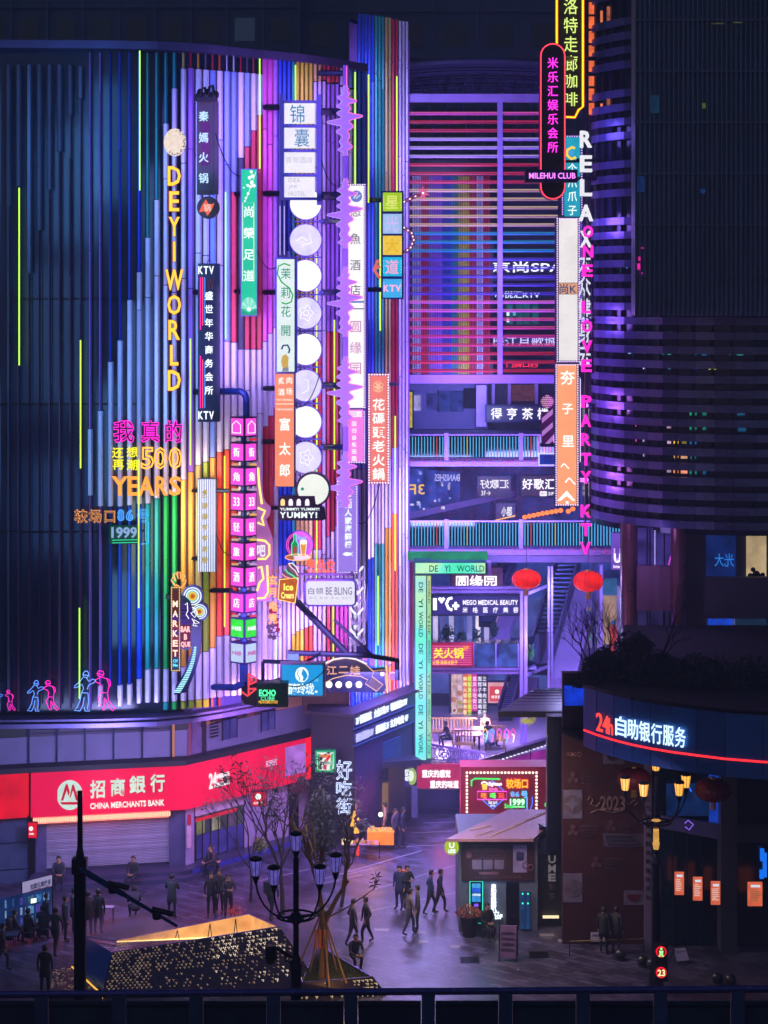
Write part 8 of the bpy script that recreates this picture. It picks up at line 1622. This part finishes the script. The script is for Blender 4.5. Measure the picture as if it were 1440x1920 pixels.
# ------------------------------------------------------------------ people
def bodymesh(pose):
    """one skinned figure with tapered limbs; returns mesh with 4 material slots: top, trousers, skin, shoes"""
    J = {}; E = []
    def j(n, x, y, z, r): J[n] = (x, y, z, r)
    sit = pose.startswith('sit')
    hz = .52 if sit else .95
    lean = -.18 if pose in ('sit_lean',) else (-.04 if pose == 'walk' else 0)
    j('pelvis', 0, 0, hz, .135); j('belly', 0, lean*.4, hz+.17, .13); j('chest', 0, lean*.8, hz+.36, .155); j('neck', 0, lean-.01, hz+.53, .055); j('head', 0, lean-.03, hz+.62, .085); j('crown', 0, lean-.02, hz+.73, .08)
    E += [('pelvis','belly'),('belly','chest'),('chest','neck'),('neck','head'),('head','crown')]
    for s in (-1, 1):
        n = 'L' if s < 0 else 'R'
        j('sh'+n, s*.19, lean*.85, hz+.44, .07); E.append(('chest', 'sh'+n))
        if pose == 'walk': ey, hy_, ez, hz2 = (.12*s, .02*s-.12, hz+.17, hz-.06)
        elif pose == 'arms': ey, hy_, ez, hz2 = (-.1, -.26, hz+.18, hz+.22)
        elif sit: ey, hy_, ez, hz2 = (lean-.08, lean-.36, hz+.16, hz+.1)
        else: ey, hy_, ez, hz2 = (.02, -.05, hz+.15, hz-.09)
        ex = s*(.25 if pose != 'arms' else .27); hxx = s*(.24 if pose in ('stand', 'walk') else .1)
        j('el'+n, ex, ey, ez, .047); j('wr'+n, hxx, hy_, hz2, .033); j('ha'+n, hxx*(1 if pose in ('stand', 'walk') else .6), hy_-.03, hz2-(.09 if pose in ('stand', 'walk') else .0), .036)
        E += [('sh'+n,'el'+n),('el'+n,'wr'+n),('wr'+n,'ha'+n)]
        j('hip'+n, s*.1, 0, hz-.05, .11); E.append(('pelvis','hip'+n))
        if sit: kx, ky, kz, fy, fz = s*.14, -.45, .5, -.42+.06*s, .09
        elif pose == 'walk': kx, ky, kz, fy, fz = s*.1, -.14*s-.06, .5, -.22*s+.04, .09
        else: kx, ky, kz, fy, fz = s*.11, -.02, .5, .0, .09
        j('kn'+n, kx, ky, kz, .068); j('an'+n, s*.12, fy, fz, .045); j('to'+n, s*.14, fy-.17, .04, .036); E += [('hip'+n,'kn'+n),('kn'+n,'an'+n),('an'+n,'to'+n)]
    names = list(J); me = bpy.data.meshes.new('b'); me.from_pydata([J[n][:3] for n in names], [(names.index(a), names.index(b_)) for a, b_ in E], [])
    o = bpy.data.objects.new('b', me); C.objects.link(o); md = o.modifiers.new('s', 'SKIN'); sd = me.skin_vertices[0].data
    for i, n in enumerate(names): sd[i].radius = (J[n][3]*(1.15 if n in ('chest', 'pelvis', 'belly') else 1), J[n][3]*(.78 if n in ('chest', 'belly', 'pelvis') else 1)); sd[i].use_root = (n == 'pelvis')
    o.modifiers.new('u', 'SUBSURF').levels = 1
    r = bpy.data.meshes.new_from_object(o.evaluated_get(bpy.context.evaluated_depsgraph_get())); vs = [tuple(v.co) for v in r.vertices]; fs = [tuple(p.vertices) for p in r.polygons]
    bpy.data.objects.remove(o); bpy.data.meshes.remove(me); bpy.data.meshes.remove(r)
    mb = MB(); mb.v, mb.f = vs, fs
    hd = J['head']; mb.tube([(0, hd[1]-.07, hd[2]+.03), (0, hd[1]-.115, hd[2]-.005)], .014, 5, .017)
    for s in (-1, 1): mb.ball((s*.083, hd[1]+.01, hd[2]+.01), .022, 6, sx=.5, sz=1.4)
    for n, s in (('L', -1), ('R', 1)):
        h_ = Vector(J['ha'+n][:3]); w_ = Vector(J['wr'+n][:3]); d = (h_-w_).normalized(); sd_ = d.cross(Vector((s, .3, .2))).normalized()
        for k in range(4): f0 = h_+sd_*(k-1.5)*.019; L = (.055, .068, .063, .05)[k]; mb.tube([f0, f0+d*L*.6, f0+d*L+Vector((-s*.015, 0, 0))], .0095, 5, .007)
        mb.tube([w_.lerp(h_, .5), w_.lerp(h_, .6)+sd_*-.045+d*.01, w_.lerp(h_, .8)+sd_*-.055+d*.03], .011, 5, .008)
    me = mb.mesh('person_body', None, smooth=True)
    def near(c):
        bd = 9; bn = None
        for a, b_ in E:
            A = Vector(J[a][:3]); B = Vector(J[b_][:3]); t_ = max(0, min(1, (c-A).dot(B-A)/max(1e-6, (B-A).length_squared))); dd = (A.lerp(B, t_)-c).length
            if dd < bd: bd = dd; bn = (a, b_, t_)
        return bn
    for _ in range(4): me.materials.append(None)
    for p in me.polygons:
        a, b_, t_ = near(p.center); k = 0
        if b_ in ('head', 'crown') or (a == 'wrL' or a == 'wrR'): k = 2
        elif b_[:2] == 'to' or (b_[:2] == 'an' and t_ > .88): k = 3
        elif b_[:2] in ('kn', 'an', 'hi'): k = 1
        p.material_index = k
    return me, J
BODY = {}; HAIR = {}
skin = mat('skin', 'b08068', .5, 0, .08, 8, 0)
def cloth(c): return mat('cloth_'+c, c, .8, 0, .2, 12, .2)
def person(x, y, pose, rz, top, bot, label, z=0.0, hair='0c0a0e', h=1.68, group=None, D=None, bag=None, coat=False):
    if pose not in BODY: BODY[pose] = bodymesh(pose)
    me, J = BODY[pose]; D = D or G(y, z); c = P(x, y, D); c.z = z
    t = thing('person', label, 'person', c, group); o = bpy.data.objects.new('body', me); C.objects.link(o); o.parent = t; s = h/(1.76); o.scale = (s, s, s)
    t.rotation_euler = (0, 0, R(rz))
    top = '%02x%02x%02x' % tuple(min(255, int(int(top[i:i+2], 16)*1.05+9*(int(x*1.7) % 4)+(6 if (int(x)+i) % 3 == 0 else 0))) for i in (0, 2, 4)); bot = '%02x%02x%02x' % tuple(min(255, int(int(bot[i:i+2], 16)+6*(int(x) % 4)+(5 if i == 4 else 0))) for i in (0, 2, 4))
    for k, m_ in enumerate((cloth(top), cloth(bot), skin, mat('shoe', '15131a', .5))): o.material_slots[k].link = 'OBJECT'; o.material_slots[k].material = m_
    hd = J['head']; k = (pose, hair)
    if k not in HAIR:
        m = MB(); n = 14; prof_ = [(.0, .128), (.05, .12), (.085, .085), (.098, .04), (.1, -.01), (.09, -.06)]
        vs = []
        for r_, z_ in prof_[1:]:
            for q_ in range(n): a = 6.283*q_/n; fr_ = math.sin(a) < -.3 and z_ < .05; vs.append((r_*math.cos(a), hd[1]+.012+r_*1.08*math.sin(a)*(.8 if fr_ else 1), hd[2]+.03+(z_ if not fr_ else .05)))
        fs = [tuple(range(n))]+[(i*n+q_, (i+1)*n+q_, (i+1)*n+(q_+1) % n, i*n+(q_+1) % n) for i in range(4) for q_ in range(n)]
        m.add(vs, fs); HAIR[k] = m.mesh('hair', mat('hair_'+hair, hair, .6), smooth=True)
    ho = bpy.data.objects.new('hair', HAIR[k]); C.objects.link(ho); ho.parent = t; ho.scale = (s, s, s)
    if coat:
        zc = .52 if pose.startswith('sit') else .95; m = MB(); m.lathe(0, 0, [(.2, zc-.3), (.19, zc-.1), (.165, zc+.1), (.19, zc+.4), (.1, zc+.5)], 14, .72)
        co_ = bpy.data.objects.new('coat', m.mesh('coat', cloth(top), smooth=True)); C.objects.link(co_); co_.parent = t; co_.scale = (s, s, s)
    if bag:
        m = MB(); m.box(-.15, .15, .12, .28, 1.02, 1.42) if not pose.startswith('sit') else m.box(-.15, .15, .12, .26, .6, .95); b_ = bpy.data.objects.new('backpack', m.mesh('backpack', cloth(bag))); C.objects.link(b_); b_.parent = t
    return t
sz_ = .33
person(110, 1662, 'sit_lean', 10, '14141c', '101018', 'person in black sitting hunched on the bank steps at the left end', z=0, D=G(1662), hair='0a0a10')
person(250, 1664, 'sit', -15, '181420', '14121c', 'person in dark jacket sitting on the bank steps in front of the roller shutter', D=G(1664))
person(389, 1640, 'sit_lean', 60, '12121a', '0c0c14', 'crouching person in black by the glass doors, left of two', D=G(1640)); person(402, 1641, 'sit_lean', -50, '1a1420', '101018', 'crouching person by the glass doors, right of two', D=G(1641))
person(396, 1718, 'stand', 10, '0e1018', '0c0c14', 'standing person in black with a white mask, left of the flower seller', hair='101010'); person(412, 1712, 'stand', -20, '2a1c24', '141018', 'standing person in brown between the masked person and the flower seller'); person(428, 1722, 'arms', 20, '101018', '0c0c12', 'flower seller in black holding a basket of orange flowers')
person(322, 1722, 'arms', 170, '0c101c', '0c0c16', 'person seen from behind standing alone behind the planter', coat=True); person(254, 1726, 'sit_lean', 200, '1c1424', '101018', 'person squatting behind the camera pole arm')
for x, y, po, rz, tp, lab in ((103,1790,'walk',160,'0c1018','tall person in black striding past the tattoo stall, nearest the front'),(122,1766,'stand',100,'10141e','person in dark coat just right of the striding one at the stall'),(165,1756,'stand',200,'241c28','person in brown jacket right of the black pole'),(184,1752,'stand',170,'0e121c','person in black right of the brown jacket'),(86,1760,'stand',120,'141824','person looking at the stall pictures'),(52,1768,'sit',140,'181420','person sitting low in front of the stall pictures, left one'),(18,1772,'sit_lean',120,'1c1418','person sitting at the stall, leftmost'),(80,1762,'sit',200,'0e141c','person sitting in front of the stall, right one'),(138,1750,'stand',90,'1c2430','person half hidden behind the black pole'),(3,1822,'walk',90,'0a0e16','dark figure walking at the left border'),(84,1866,'stand',180,'080c12','dark figure standing at the lower left beside the low planter')):
    person(x, y, po, rz, tp, '0c0e16', lab, coat=po != 'walk')
person(508, 1724, 'walk', 150, '0c1018', '080a10', 'person in black walking behind the unlit street lamp, left side', bag='10131c')
person(749, 1705, 'stand', -30, '1c2850', '182040', 'person with orange bag embraced at the middle of the alley, left of the couple', coat=True, bag='c06030'); person(763, 1704, 'arms', 40, '0c0e18', '101424', 'person in long black dress hugging, right of the couple', coat=True, hair='2c1c14')
person(806, 1714, 'walk', 90, '16284c', '10182c', 'person in blue walking across the plaza left of the kiosk'); person(824, 1712, 'walk', 80, '2a3040', '1c2030', 'person in grey walking just right of the one in blue')
person(660, 1772, 'walk', 100, '2c2a30', '181820', 'person in grey crossing the plaza right of the staked tree'); person(688, 1768, 'walk', -80, '1c1c24', '101018', 'person in black crossing the plaza beside the one in grey'); person(664, 1815, 'sit_lean', 20, '1c1c24', '14141c', 'person squatting behind the grass planter')
person(767, 1752, 'walk', 100, '4a4036', '24242c', 'person in beige walking toward the couple'); person(783, 1745, 'stand', -90, '20222c', '14141c', 'person in dark clothes next to the beige one')
person(741, 1590, 'stand', 60, '2c2440', '141428', 'customer in trousers standing right of the orange vendor table'); person(755, 1588, 'stand', 80, '10142c', '141428', 'customer in dark blue at the vendor table, farther right'); person(722, 1578, 'stand', -90, '6a6058', '1c1c28', 'vendor in pale jacket behind the orange table')
person(913, 1757, 'sit', 20, '0a1020', '080a14', 'man in dark clothes sitting on a chair beside the flower pot at the kiosk', bag=None)
person(843, 1402, 'sit_lean', -70, '141c40', '10142c', 'man in navy leaning over the table at the left of the terrace', z=tz, D=G(1402, tz)); person(913, 1402, 'sit', 120, '141830', '10142c', 'person in black sitting at the right terrace bench', z=tz, D=G(1402, tz)); person(922, 1412, 'sit_lean', 200, '8080a0', '24304c', 'person in grey jacket seen from behind on the terrace', z=tz, D=G(1412, tz)); person(910, 1385, 'sit', 10, 'b08058', '3c2c38', 'person in tan top at the farthest terrace table', z=tz, D=G(1385, tz))
for x, y, lab in ((1132, 1708, 'dark figure standing before the red poster wall, left one'), (1155, 1716, 'dark figure standing before the red poster wall, right one')): person(x, y, 'stand', 150, '0c1018', '080a10', lab, coat=True, D=70.0-.6)
# chairs for seated figures that have no step behind them
def chair(x, y, label, group='small stools and chairs', rz=0, D=None):
    D = D or G(y); c = P(x, y, D); c.z = 0; t = thing('chair', label, 'chair', c, group); cm = mat('chair_plastic', '1c2438', .5)
    MB().box(c.x-.2, c.x+.2, c.y-.2, c.y+.2, .38, .42).build('seat', cm, t); MB().box(c.x-.2, c.x+.2, c.y+.18, c.y+.21, .5, .82).build('backrest', cm, t)
    for sx in (-1, 1):
        for sy in (-1, 1): MB().tube([(c.x+sx*.18, c.y+sy*.18, 0), (c.x+sx*.18, c.y+sy*.18, .4 if sy < 0 else .8)], .014, 5).build('leg', cm, t)
for x, y, lab in ((913,1757,'plastic chair under the man beside the flower pot'),(52,1768,'plastic chair in front of the tattoo stall, middle one'),(18,1772,'plastic chair in front of the tattoo stall, leftmost'),(80,1762,'plastic chair in front of the tattoo stall, right one')): chair(x, y-.5, lab)
# basket of flowers
c = g2(441, 1712, .9); t = thing('flower_basket', 'tall wicker basket of orange and red flowers held by the flower seller', 'basket', (c.x, c.y, .25)); MB().lathe(c.x, c.y, [(.12, .25), (.17, .75), (.16, .78)], 12).build('basket', mat('wicker', 'a88468', .7), t); m = MB(); rr = random.Random(2)
for i in range(240):
    p = Vector((c.x+rr.gauss(0, .15), c.y+rr.gauss(0, .12), .95+rr.gauss(0, .09))); d1 = Vector((rr.uniform(-1, 1), rr.uniform(-1, 1), rr.uniform(-1, 1)))*.05; m.add([p, p+d1, p+Vector((d1.z, d1.x, d1.y))], [(0, 1, 2)])
m.build('flowers', mat('orange_flowers', 'e05030', .6, 0, .5, 9), t)
c = g2(880, 1755, 0); t = thing('flower_pot', 'large dark pot of dusky pink flowers in front of the ticket kiosk', 'plant pot', c); MB().lathe(c.x, c.y, [(.24, 0), (.32, .5), (.34, .72), (.3, .72)], 14).build('pot', mat('pot_dark', '141624', .5), t); m = MB()
for i in range(700):
    a = rr.uniform(0, 6.28); q_ = rr.random()**.5; p = Vector((c.x+.52*q_*math.cos(a), c.y+.4*q_*math.sin(a), .78+.38*(1-q_*q_)*rr.random())); d1 = Vector((rr.uniform(-1, 1), rr.uniform(-1, 1), rr.uniform(-1, 1)))*.06; m.add([p, p+d1, p+Vector((d1.z, d1.x, d1.y))], [(0, 1, 2)])
m.build('flowers', mat('dusky_flowers', 'b06858', .6, 0, .5, 9), t)
# A-frame signs
def aframe(x, y, w, h, label, face, rz=0):
    c = g2(x, y, 0); t = thing('sandwich_board', label, 'sign board', c, 'standing sign boards'); 
    MB().prism([c+Vector((-w/2, 0, .12)), c+Vector((w/2, 0, .12)), c+Vector((w/2, .28, h)), c+Vector((-w/2, .28, h))], (0, .04, 0)).build('board', face, t)
    for sx in (-1, 1): MB().tube([c+Vector((sx*w/2, -.02, 0)), c+Vector((sx*w/2, .28, h))], .02, 5).build('leg', BLK, t); MB().tube([c+Vector((sx*w/2, .6, 0)), c+Vector((sx*w/2, .3, h))], .02, 5).build('leg', BLK, t)
    for k in range(4): MB().text('满减优惠活动', c+Vector((-w*.38, .28*(1-(k+1.3)/6)-.02, h*(1-(k+1.6)/6.5))), Vector((w*.76, 0, 0)), Vector((0, .02, h*.08)), .01).build('lettering', mat('aframe_ink', '3c2c44', .6), t)
    t.rotation_euler = (0, 0, R(rz))
aframe(952, 1803, .6, 1.15, 'violet printed sandwich board standing alone on the plaza', mat('aframe_violet', '6a5080', .5), -8); aframe(1123, 1772, .6, .95, 'white sandwich board in front of the red poster wall', mat('aframe_white', '9088b0', .5), 0); aframe(1281, 1808, .45, .45, 'small tilted white board right of the pedestrian signal', mat('aframe_white', '9088b0'), 15)
# bollards and rope posts at right
for i, (x, y) in enumerate(((1163,1800),(1205,1812),(1222,1818),(1345,1845),(1370,1848))): c = g2(x, y, 0); t = thing('stone_ball', 'dark stone ball bollard, %s' % ('left of the pedestrian signal pole, first from the left','second one left of the signal pole','third one right beside the signal pole','left of the pair near the parapet at right','right of the pair near the parapet at right')[i], 'bollard', c, 'ball bollards'); MB().ball((c.x, c.y, .2), .2, 14).build('ball', mat('dark_granite', '24242c', .3), t, smooth=True); MB().lathe(c.x, c.y, [(.18, 0), (.16, .06)], 12).build('foot', mat('dark_granite', '3c3850'), t)
t = thing('low_barrier_rail', 'thin pale horizontal barrier rail crossing before the white sandwich board', 'railing', g2(1140, 1770, 0)); a, b_ = g2(1068, 1765, .5), g2(1207, 1760, .5); MB().tube([a, b_], .018, 5).build('rail', mat('pale_gold', 'a89868', .3, .6), t); [MB().tube([p, toz(p, 0)], .02, 5).build('post', BLK, t) for p in (a, b_, a.lerp(b_, .5))]
# ------------------------------------------------------------------ tattoo stall and vendor stalls
t = thing('tattoo_stall', 'street stall with glowing blue picture boards and banner 短期无痛纹身', 'stall', g2(60, 1770, 0))
D = G(1768)
def sp(x, y, d=0): return P(x, y, D+d)
MB().prism([sp(42, 1735), sp(96, 1715, .6), sp(96, 1664, .6), sp(42, 1678)], (0, .06, 0)).build('board', emi('1c3c78', .6, True, .4, scale=3), t)
MB().prism([sp(-30, 1752), sp(41, 1737), sp(41, 1676), sp(-30, 1692)], (0, .06, 0)).build('board', emi('18346c', .6, True, .4, scale=3), t)
bn = [sp(42, 1675, -.05), sp(97, 1661, .55), sp(97, 1641, .55), sp(42, 1655, -.05)]; MB().prism(bn, (0, .05, 0)).build('banner', emi('a8a0d0', .7, True), t)
MB().text('短期无痛纹身', sp(57, 1669, -.12), sp(95, 1658, .48)-sp(57, 1669, -.12), Vector((0, 0, .2)), .01, bold=.04).build('lettering', mat('navy_ink', '2c2c68'), t); MB().text('DIY纹身贴 10元起', sp(56, 1673, -.12), sp(92, 1663.5, .45)-sp(56, 1673, -.12), Vector((0, 0, .07)), .01, bold=.03).build('lettering', mat('red_ink2', 'b01838'), t)
rr = random.Random(12)
for i in range(8):
    for k in range(3):
        x = -20+i*14.5; 
        if x > 88: continue
        y0 = 1690 - x*.2 + k*19; d_ = max(0, (x-42)/54*.6)-.03
        MB().prism([sp(x, y0+15, d_), sp(x+10.5, y0+13, d_+.1), sp(x+10.5, y0-1, d_+.1), sp(x, y0+1, d_)], (0, .02, 0)).build('picture', emi(rr.choice(['3c78b8','6098c8','285898','8098c0','386080','48409a']), .75, False, .6, scale=12), t)
MB().prism([sp(58, 1694, -.1), sp(68, 1692, -.05), sp(68, 1684, -.05), sp(58, 1686, -.1)], (0, .02, 0)).build('screen', emi('f0fff0', 1.5, True), t)
for x in (-28, 41, 97): MB().tube([sp(x, 1655 if x > 0 else 1690, .1 if x < 90 else .6), Vector((sp(x, 1700, .1).x, D+(.1 if x < 90 else .6), 0))], .025, 5).build('post', BLK, t)
MB().box(sp(-28, 0).x, sp(40, 0).x, D-.9, D-.3, .5, .55).build('counter', mat('stall_counter', '20304c', .5), t)
t = thing('small_side_table', 'small pale folding table right of the standing crowd', 'table', g2(203, 1732, 0)); c = g2(203, 1732, 0); MB().box(c.x-.2, c.x+.2, c.y-.15, c.y+.15, .6, .63).build('tabletop', mat('pale_table', '6878a0', .4), t); [MB().tube([(c.x+sx*.18, c.y+sy*.12, 0), (c.x+sx*.18, c.y+sy*.12, .6)], .012, 4).build('leg', BLK, t) for sx in (-1, 1) for sy in (-1, 1)]
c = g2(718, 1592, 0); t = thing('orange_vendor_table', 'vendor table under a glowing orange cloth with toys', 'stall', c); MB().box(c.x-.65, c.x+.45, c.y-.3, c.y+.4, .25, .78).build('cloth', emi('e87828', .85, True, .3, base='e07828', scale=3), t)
m = MB(); rr = random.Random(14)
for i in range(14): m.ball((c.x+rr.uniform(-.6, .4), c.y+rr.uniform(-.25, .3), .84), rr.uniform(.04, .09), 6)
m.build('toys', emi('f0b878', .9, False, .5, scale=9), t); MB().ball((c.x-.1, c.y+.3, 1.35), .09, 10).build('bare_bulb', emi('e8fff8', 7, True), t); MB().tube([(c.x-.1, c.y+.3, .78), (c.x-.1, c.y+.3, 1.3)], .012, 4).build('bulb_stand', BLK, t)
c = g2(677, 1605, 0); t = thing('folding_vendor_table', 'low folding vendor table piled with goods and warm lights', 'stall', c); MB().box(c.x-.8, c.x+.7, c.y-.3, c.y+.35, .5, .54).build('tabletop', mat('table_mauve', '8a6a80', .5), t); [MB().tube([(c.x+sx*.75, c.y+sy*.28, 0), (c.x+sx*.75, c.y+sy*.28, .5)], .015, 4).build('leg', BLK, t) for sx in (-1, 1) for sy in (-1, 1)]
for k in range(26): MB().ball((c.x+rr.uniform(-.75, .6), c.y+rr.uniform(-.25, .25), .6), rr.uniform(.04, .09), 6, sz=rr.uniform(.7, 1.4)).build('goods', emi(rr.choice(['ffb060','f08058','ffe0a0','f0a0c0','d07048']), rr.uniform(.5, 1.2)), t)
c = g2(664, 1600, 0); t = thing('glowing_balloon_bunch', 'upright bunch of glowing yellow orange toys at the stall', 'toys', c)
m = MB(); [m.ball((c.x+rr.gauss(0, .09), c.y+rr.gauss(0, .08), .85+k*.06), .07, 7) for k in range(14)]; m.build('toy_cluster', emi('ffb838', 1.2, True, .4, scale=9), t); MB().tube([(c.x, c.y, 0), (c.x, c.y, .95)], .02, 5).build('stick', BLK, t); MB().tube([(c.x+.15, c.y-.3, 0), (c.x+.15, c.y-.3, .55)], .06, 8).build('red_cone', emi('f04030', 1.1, True), t)
# ------------------------------------------------------------------ added lamps standing in for unseen wall-washer floods and sign glow
for x, y, e, c_, sx, sy in [(470,210,200,'b090ff',2,4),(470,420,240,'b490ff',2,4),(455,640,260,'c0a0ff',2,4),(590,240,260,'b884ff',2,5),(600,500,300,'b884ff',2,5),(600,760,320,'c090ff',2,5),(600,1000,340,'c89cff',2,5),(470,1180,300,'d0a0ff',2,3),(600,1210,320,'d8a8ff',3,2),(390,960,300,'ffdcb8',2,3),(380,1225,170,'b0a0ff',3,1.5),(330,420,140,'80b0ff',2,5),(300,700,180,'80b0ff',2,5),(380,240,150,'a080ff',2,3),(250,1200,120,'80c0ff',2,3),(300,1050,150,'d0f0d0',2,3),(60,300,110,'58a0e8',3,5),(160,200,130,'58a0f0',3,5),(180,900,100,'60a0d8',2,5),(15,650,90,'5890d0',3,6),(20,1050,70,'5080c8',3,4)]:
    wash(x, y, e*(2.4 if x < 210 else 1), c_, sx, sy, 3.4 if x > 210 else 8)
for x, y, e, c_ in [(715,200,330,'b4b8ff'),(715,500,300,'b4a8ff'),(720,800,320,'b88cff'),(715,1050,360,'e8c8f4'),(720,1250,330,'f0d8f0')]: lamp('AREA', x, y, DB(x)-4, c_, e*.36, 2, 5, aim=P(x, y, DB(x)+4), spread=130)
for x, y, D_, e, c_ in [(850,300,86,240,'b098ff'),(950,500,86,240,'a898ff'),(880,700,87,260,'b084ff'),(840,960,86.5,430,'b4acff'),(1000,950,86.5,380,'b4a8ff'),(900,770,93,330,'a8acff')]: lamp('AREA', x, y, D_, c_, e, 3, 3, aim=P(x, y, D_+6))
for x, y, D_, e, c_ in [(900,1090,90.5,320,'a898ff'),(1060,1140,92,800,'b4b4ff'),(900,1180,92,150,'b4b0ff'),(1010,1220,91,220,'b8b0ff'),(870,1300,94,360,'b88cff'),(900,1330,93,320,'e8c0f0'),(830,1380,92,160,'e8d0ff')]: lamp('POINT', x, y, D_, c_, e, .3)
for y, c_, e in [(250,'8870ff',110),(420,'a070ff',170),(600,'a870ff',180),(760,'c870ff',190),(900,'d878f0',190)]: lamp('POINT', 1101, y, 82.6, c_, e, .6)  # added lamps brightening the left end of the curved bands
# added area lamps for street light, aimed at the paving and shopfronts
for x, D_, z, c_, e, ax, aD, az in [(760,84,8,'a890f4',1350,760,84,0),(700,78,8,'b098e8',800,700,79,0),(820,80,6,'9098f0',380,820,81,0),(480,75,7,'c890d8',420,520,81,1),(200,72,6.0,'a8a4e8',560,200,78,1.5),(60,70,6,'8090c0',200,60,76,1),(930,68,7,'d8bca8',430,900,71,0),(720,69,7,'e0c4ac',430,740,71,0),(1150,64,6.5,'a890b0',70,1130,70,0),(380,68,7,'a0a0c8',200,380,72,0),(640,77,4.5,'a080c0',110,625,82,3),(400,74.5,5.0,'c0a0e0',90,430,79,6)]:
    l = bpy.data.lights.new('added_street_glow', 'AREA'); l.energy = e; l.color = hx(c_)[:3]; l.size = 2.2; o = bpy.data.objects.new('added_street_glow', l); C.objects.link(o); o.location = (X(x, D_), D_, z)
    o.rotation_euler = (Vector((X(ax, aD), aD, az))-o.location).normalized().to_track_quat('-Z', 'Y').to_euler()
for (x, y, z, c_, e) in [(640, 1850, .75, 'ffb858', 30), (350, 1760, 1.5, 'ffc078', 25)]:
    p = g2(x, y, z); l = bpy.data.lights.new('planter_uplight', 'POINT'); l.energy = e; l.color = hx(c_)[:3]; l.shadow_soft_size = .08; o = bpy.data.objects.new('planter_uplight', l); C.objects.link(o); o.location = p + Vector((-.1, -.1, 0))
lamp('POINT', 1225, 1090, 78.5, '9880e0', 45, .4); lamp('POINT', 1190, 1010, 79.5, 'b090ff', 30, .3)  # added lamps brightening the spandrel and column below the drum
for x, y, z, c_, e in ((215, 1745, 2.6, 'c0a0ff', 40), (590, 1745, 2.4, 'c8a0ff', 35), (700, 1588, 1.6, 'ffa050', 60), (665, 1602, 1.2, 'ff8858', 30), (735, 1560, 2.2, 'ff9060', 30), (905, 1765, 2.2, '60c0ff', 25), (420, 1650, 2.0, 'ff70b0', 30), (200, 1665, 2.6, 'ff6070', 45), (830, 1560, 1.5, 'ff5088', 45), (1230, 1740, 5.0, 'ffb050', 40)):
    p = g2(x, y, 0); l = bpy.data.lights.new('added_spill', 'POINT'); l.energy = e; l.color = hx(c_)[:3]; l.shadow_soft_size = .25; o = bpy.data.objects.new('added_spill', l); C.objects.link(o); o.location = (p.x, p.y, z)  # added point lamps standing in for light spilling from signs and stalls
# night haze between the buildings
hm = bpy.data.materials.new('night_haze'); hm.use_nodes = True; hn = hm.node_tree; hn.nodes.remove(hn.nodes['Principled BSDF']); hv = hn.nodes.new('ShaderNodeVolumePrincipled'); hv.inputs['Color'].default_value = hx('c8d0ff'); hv.inputs['Density'].default_value = .003; hv.inputs['Anisotropy'].default_value = .3
hn.links.new(hv.outputs[0], hn.nodes['Material Output'].inputs['Volume'])
o = MB().box(-110, 110, -8, 150, -1.5, 62).build('haze', hm, None); o['kind'] = 'stuff'
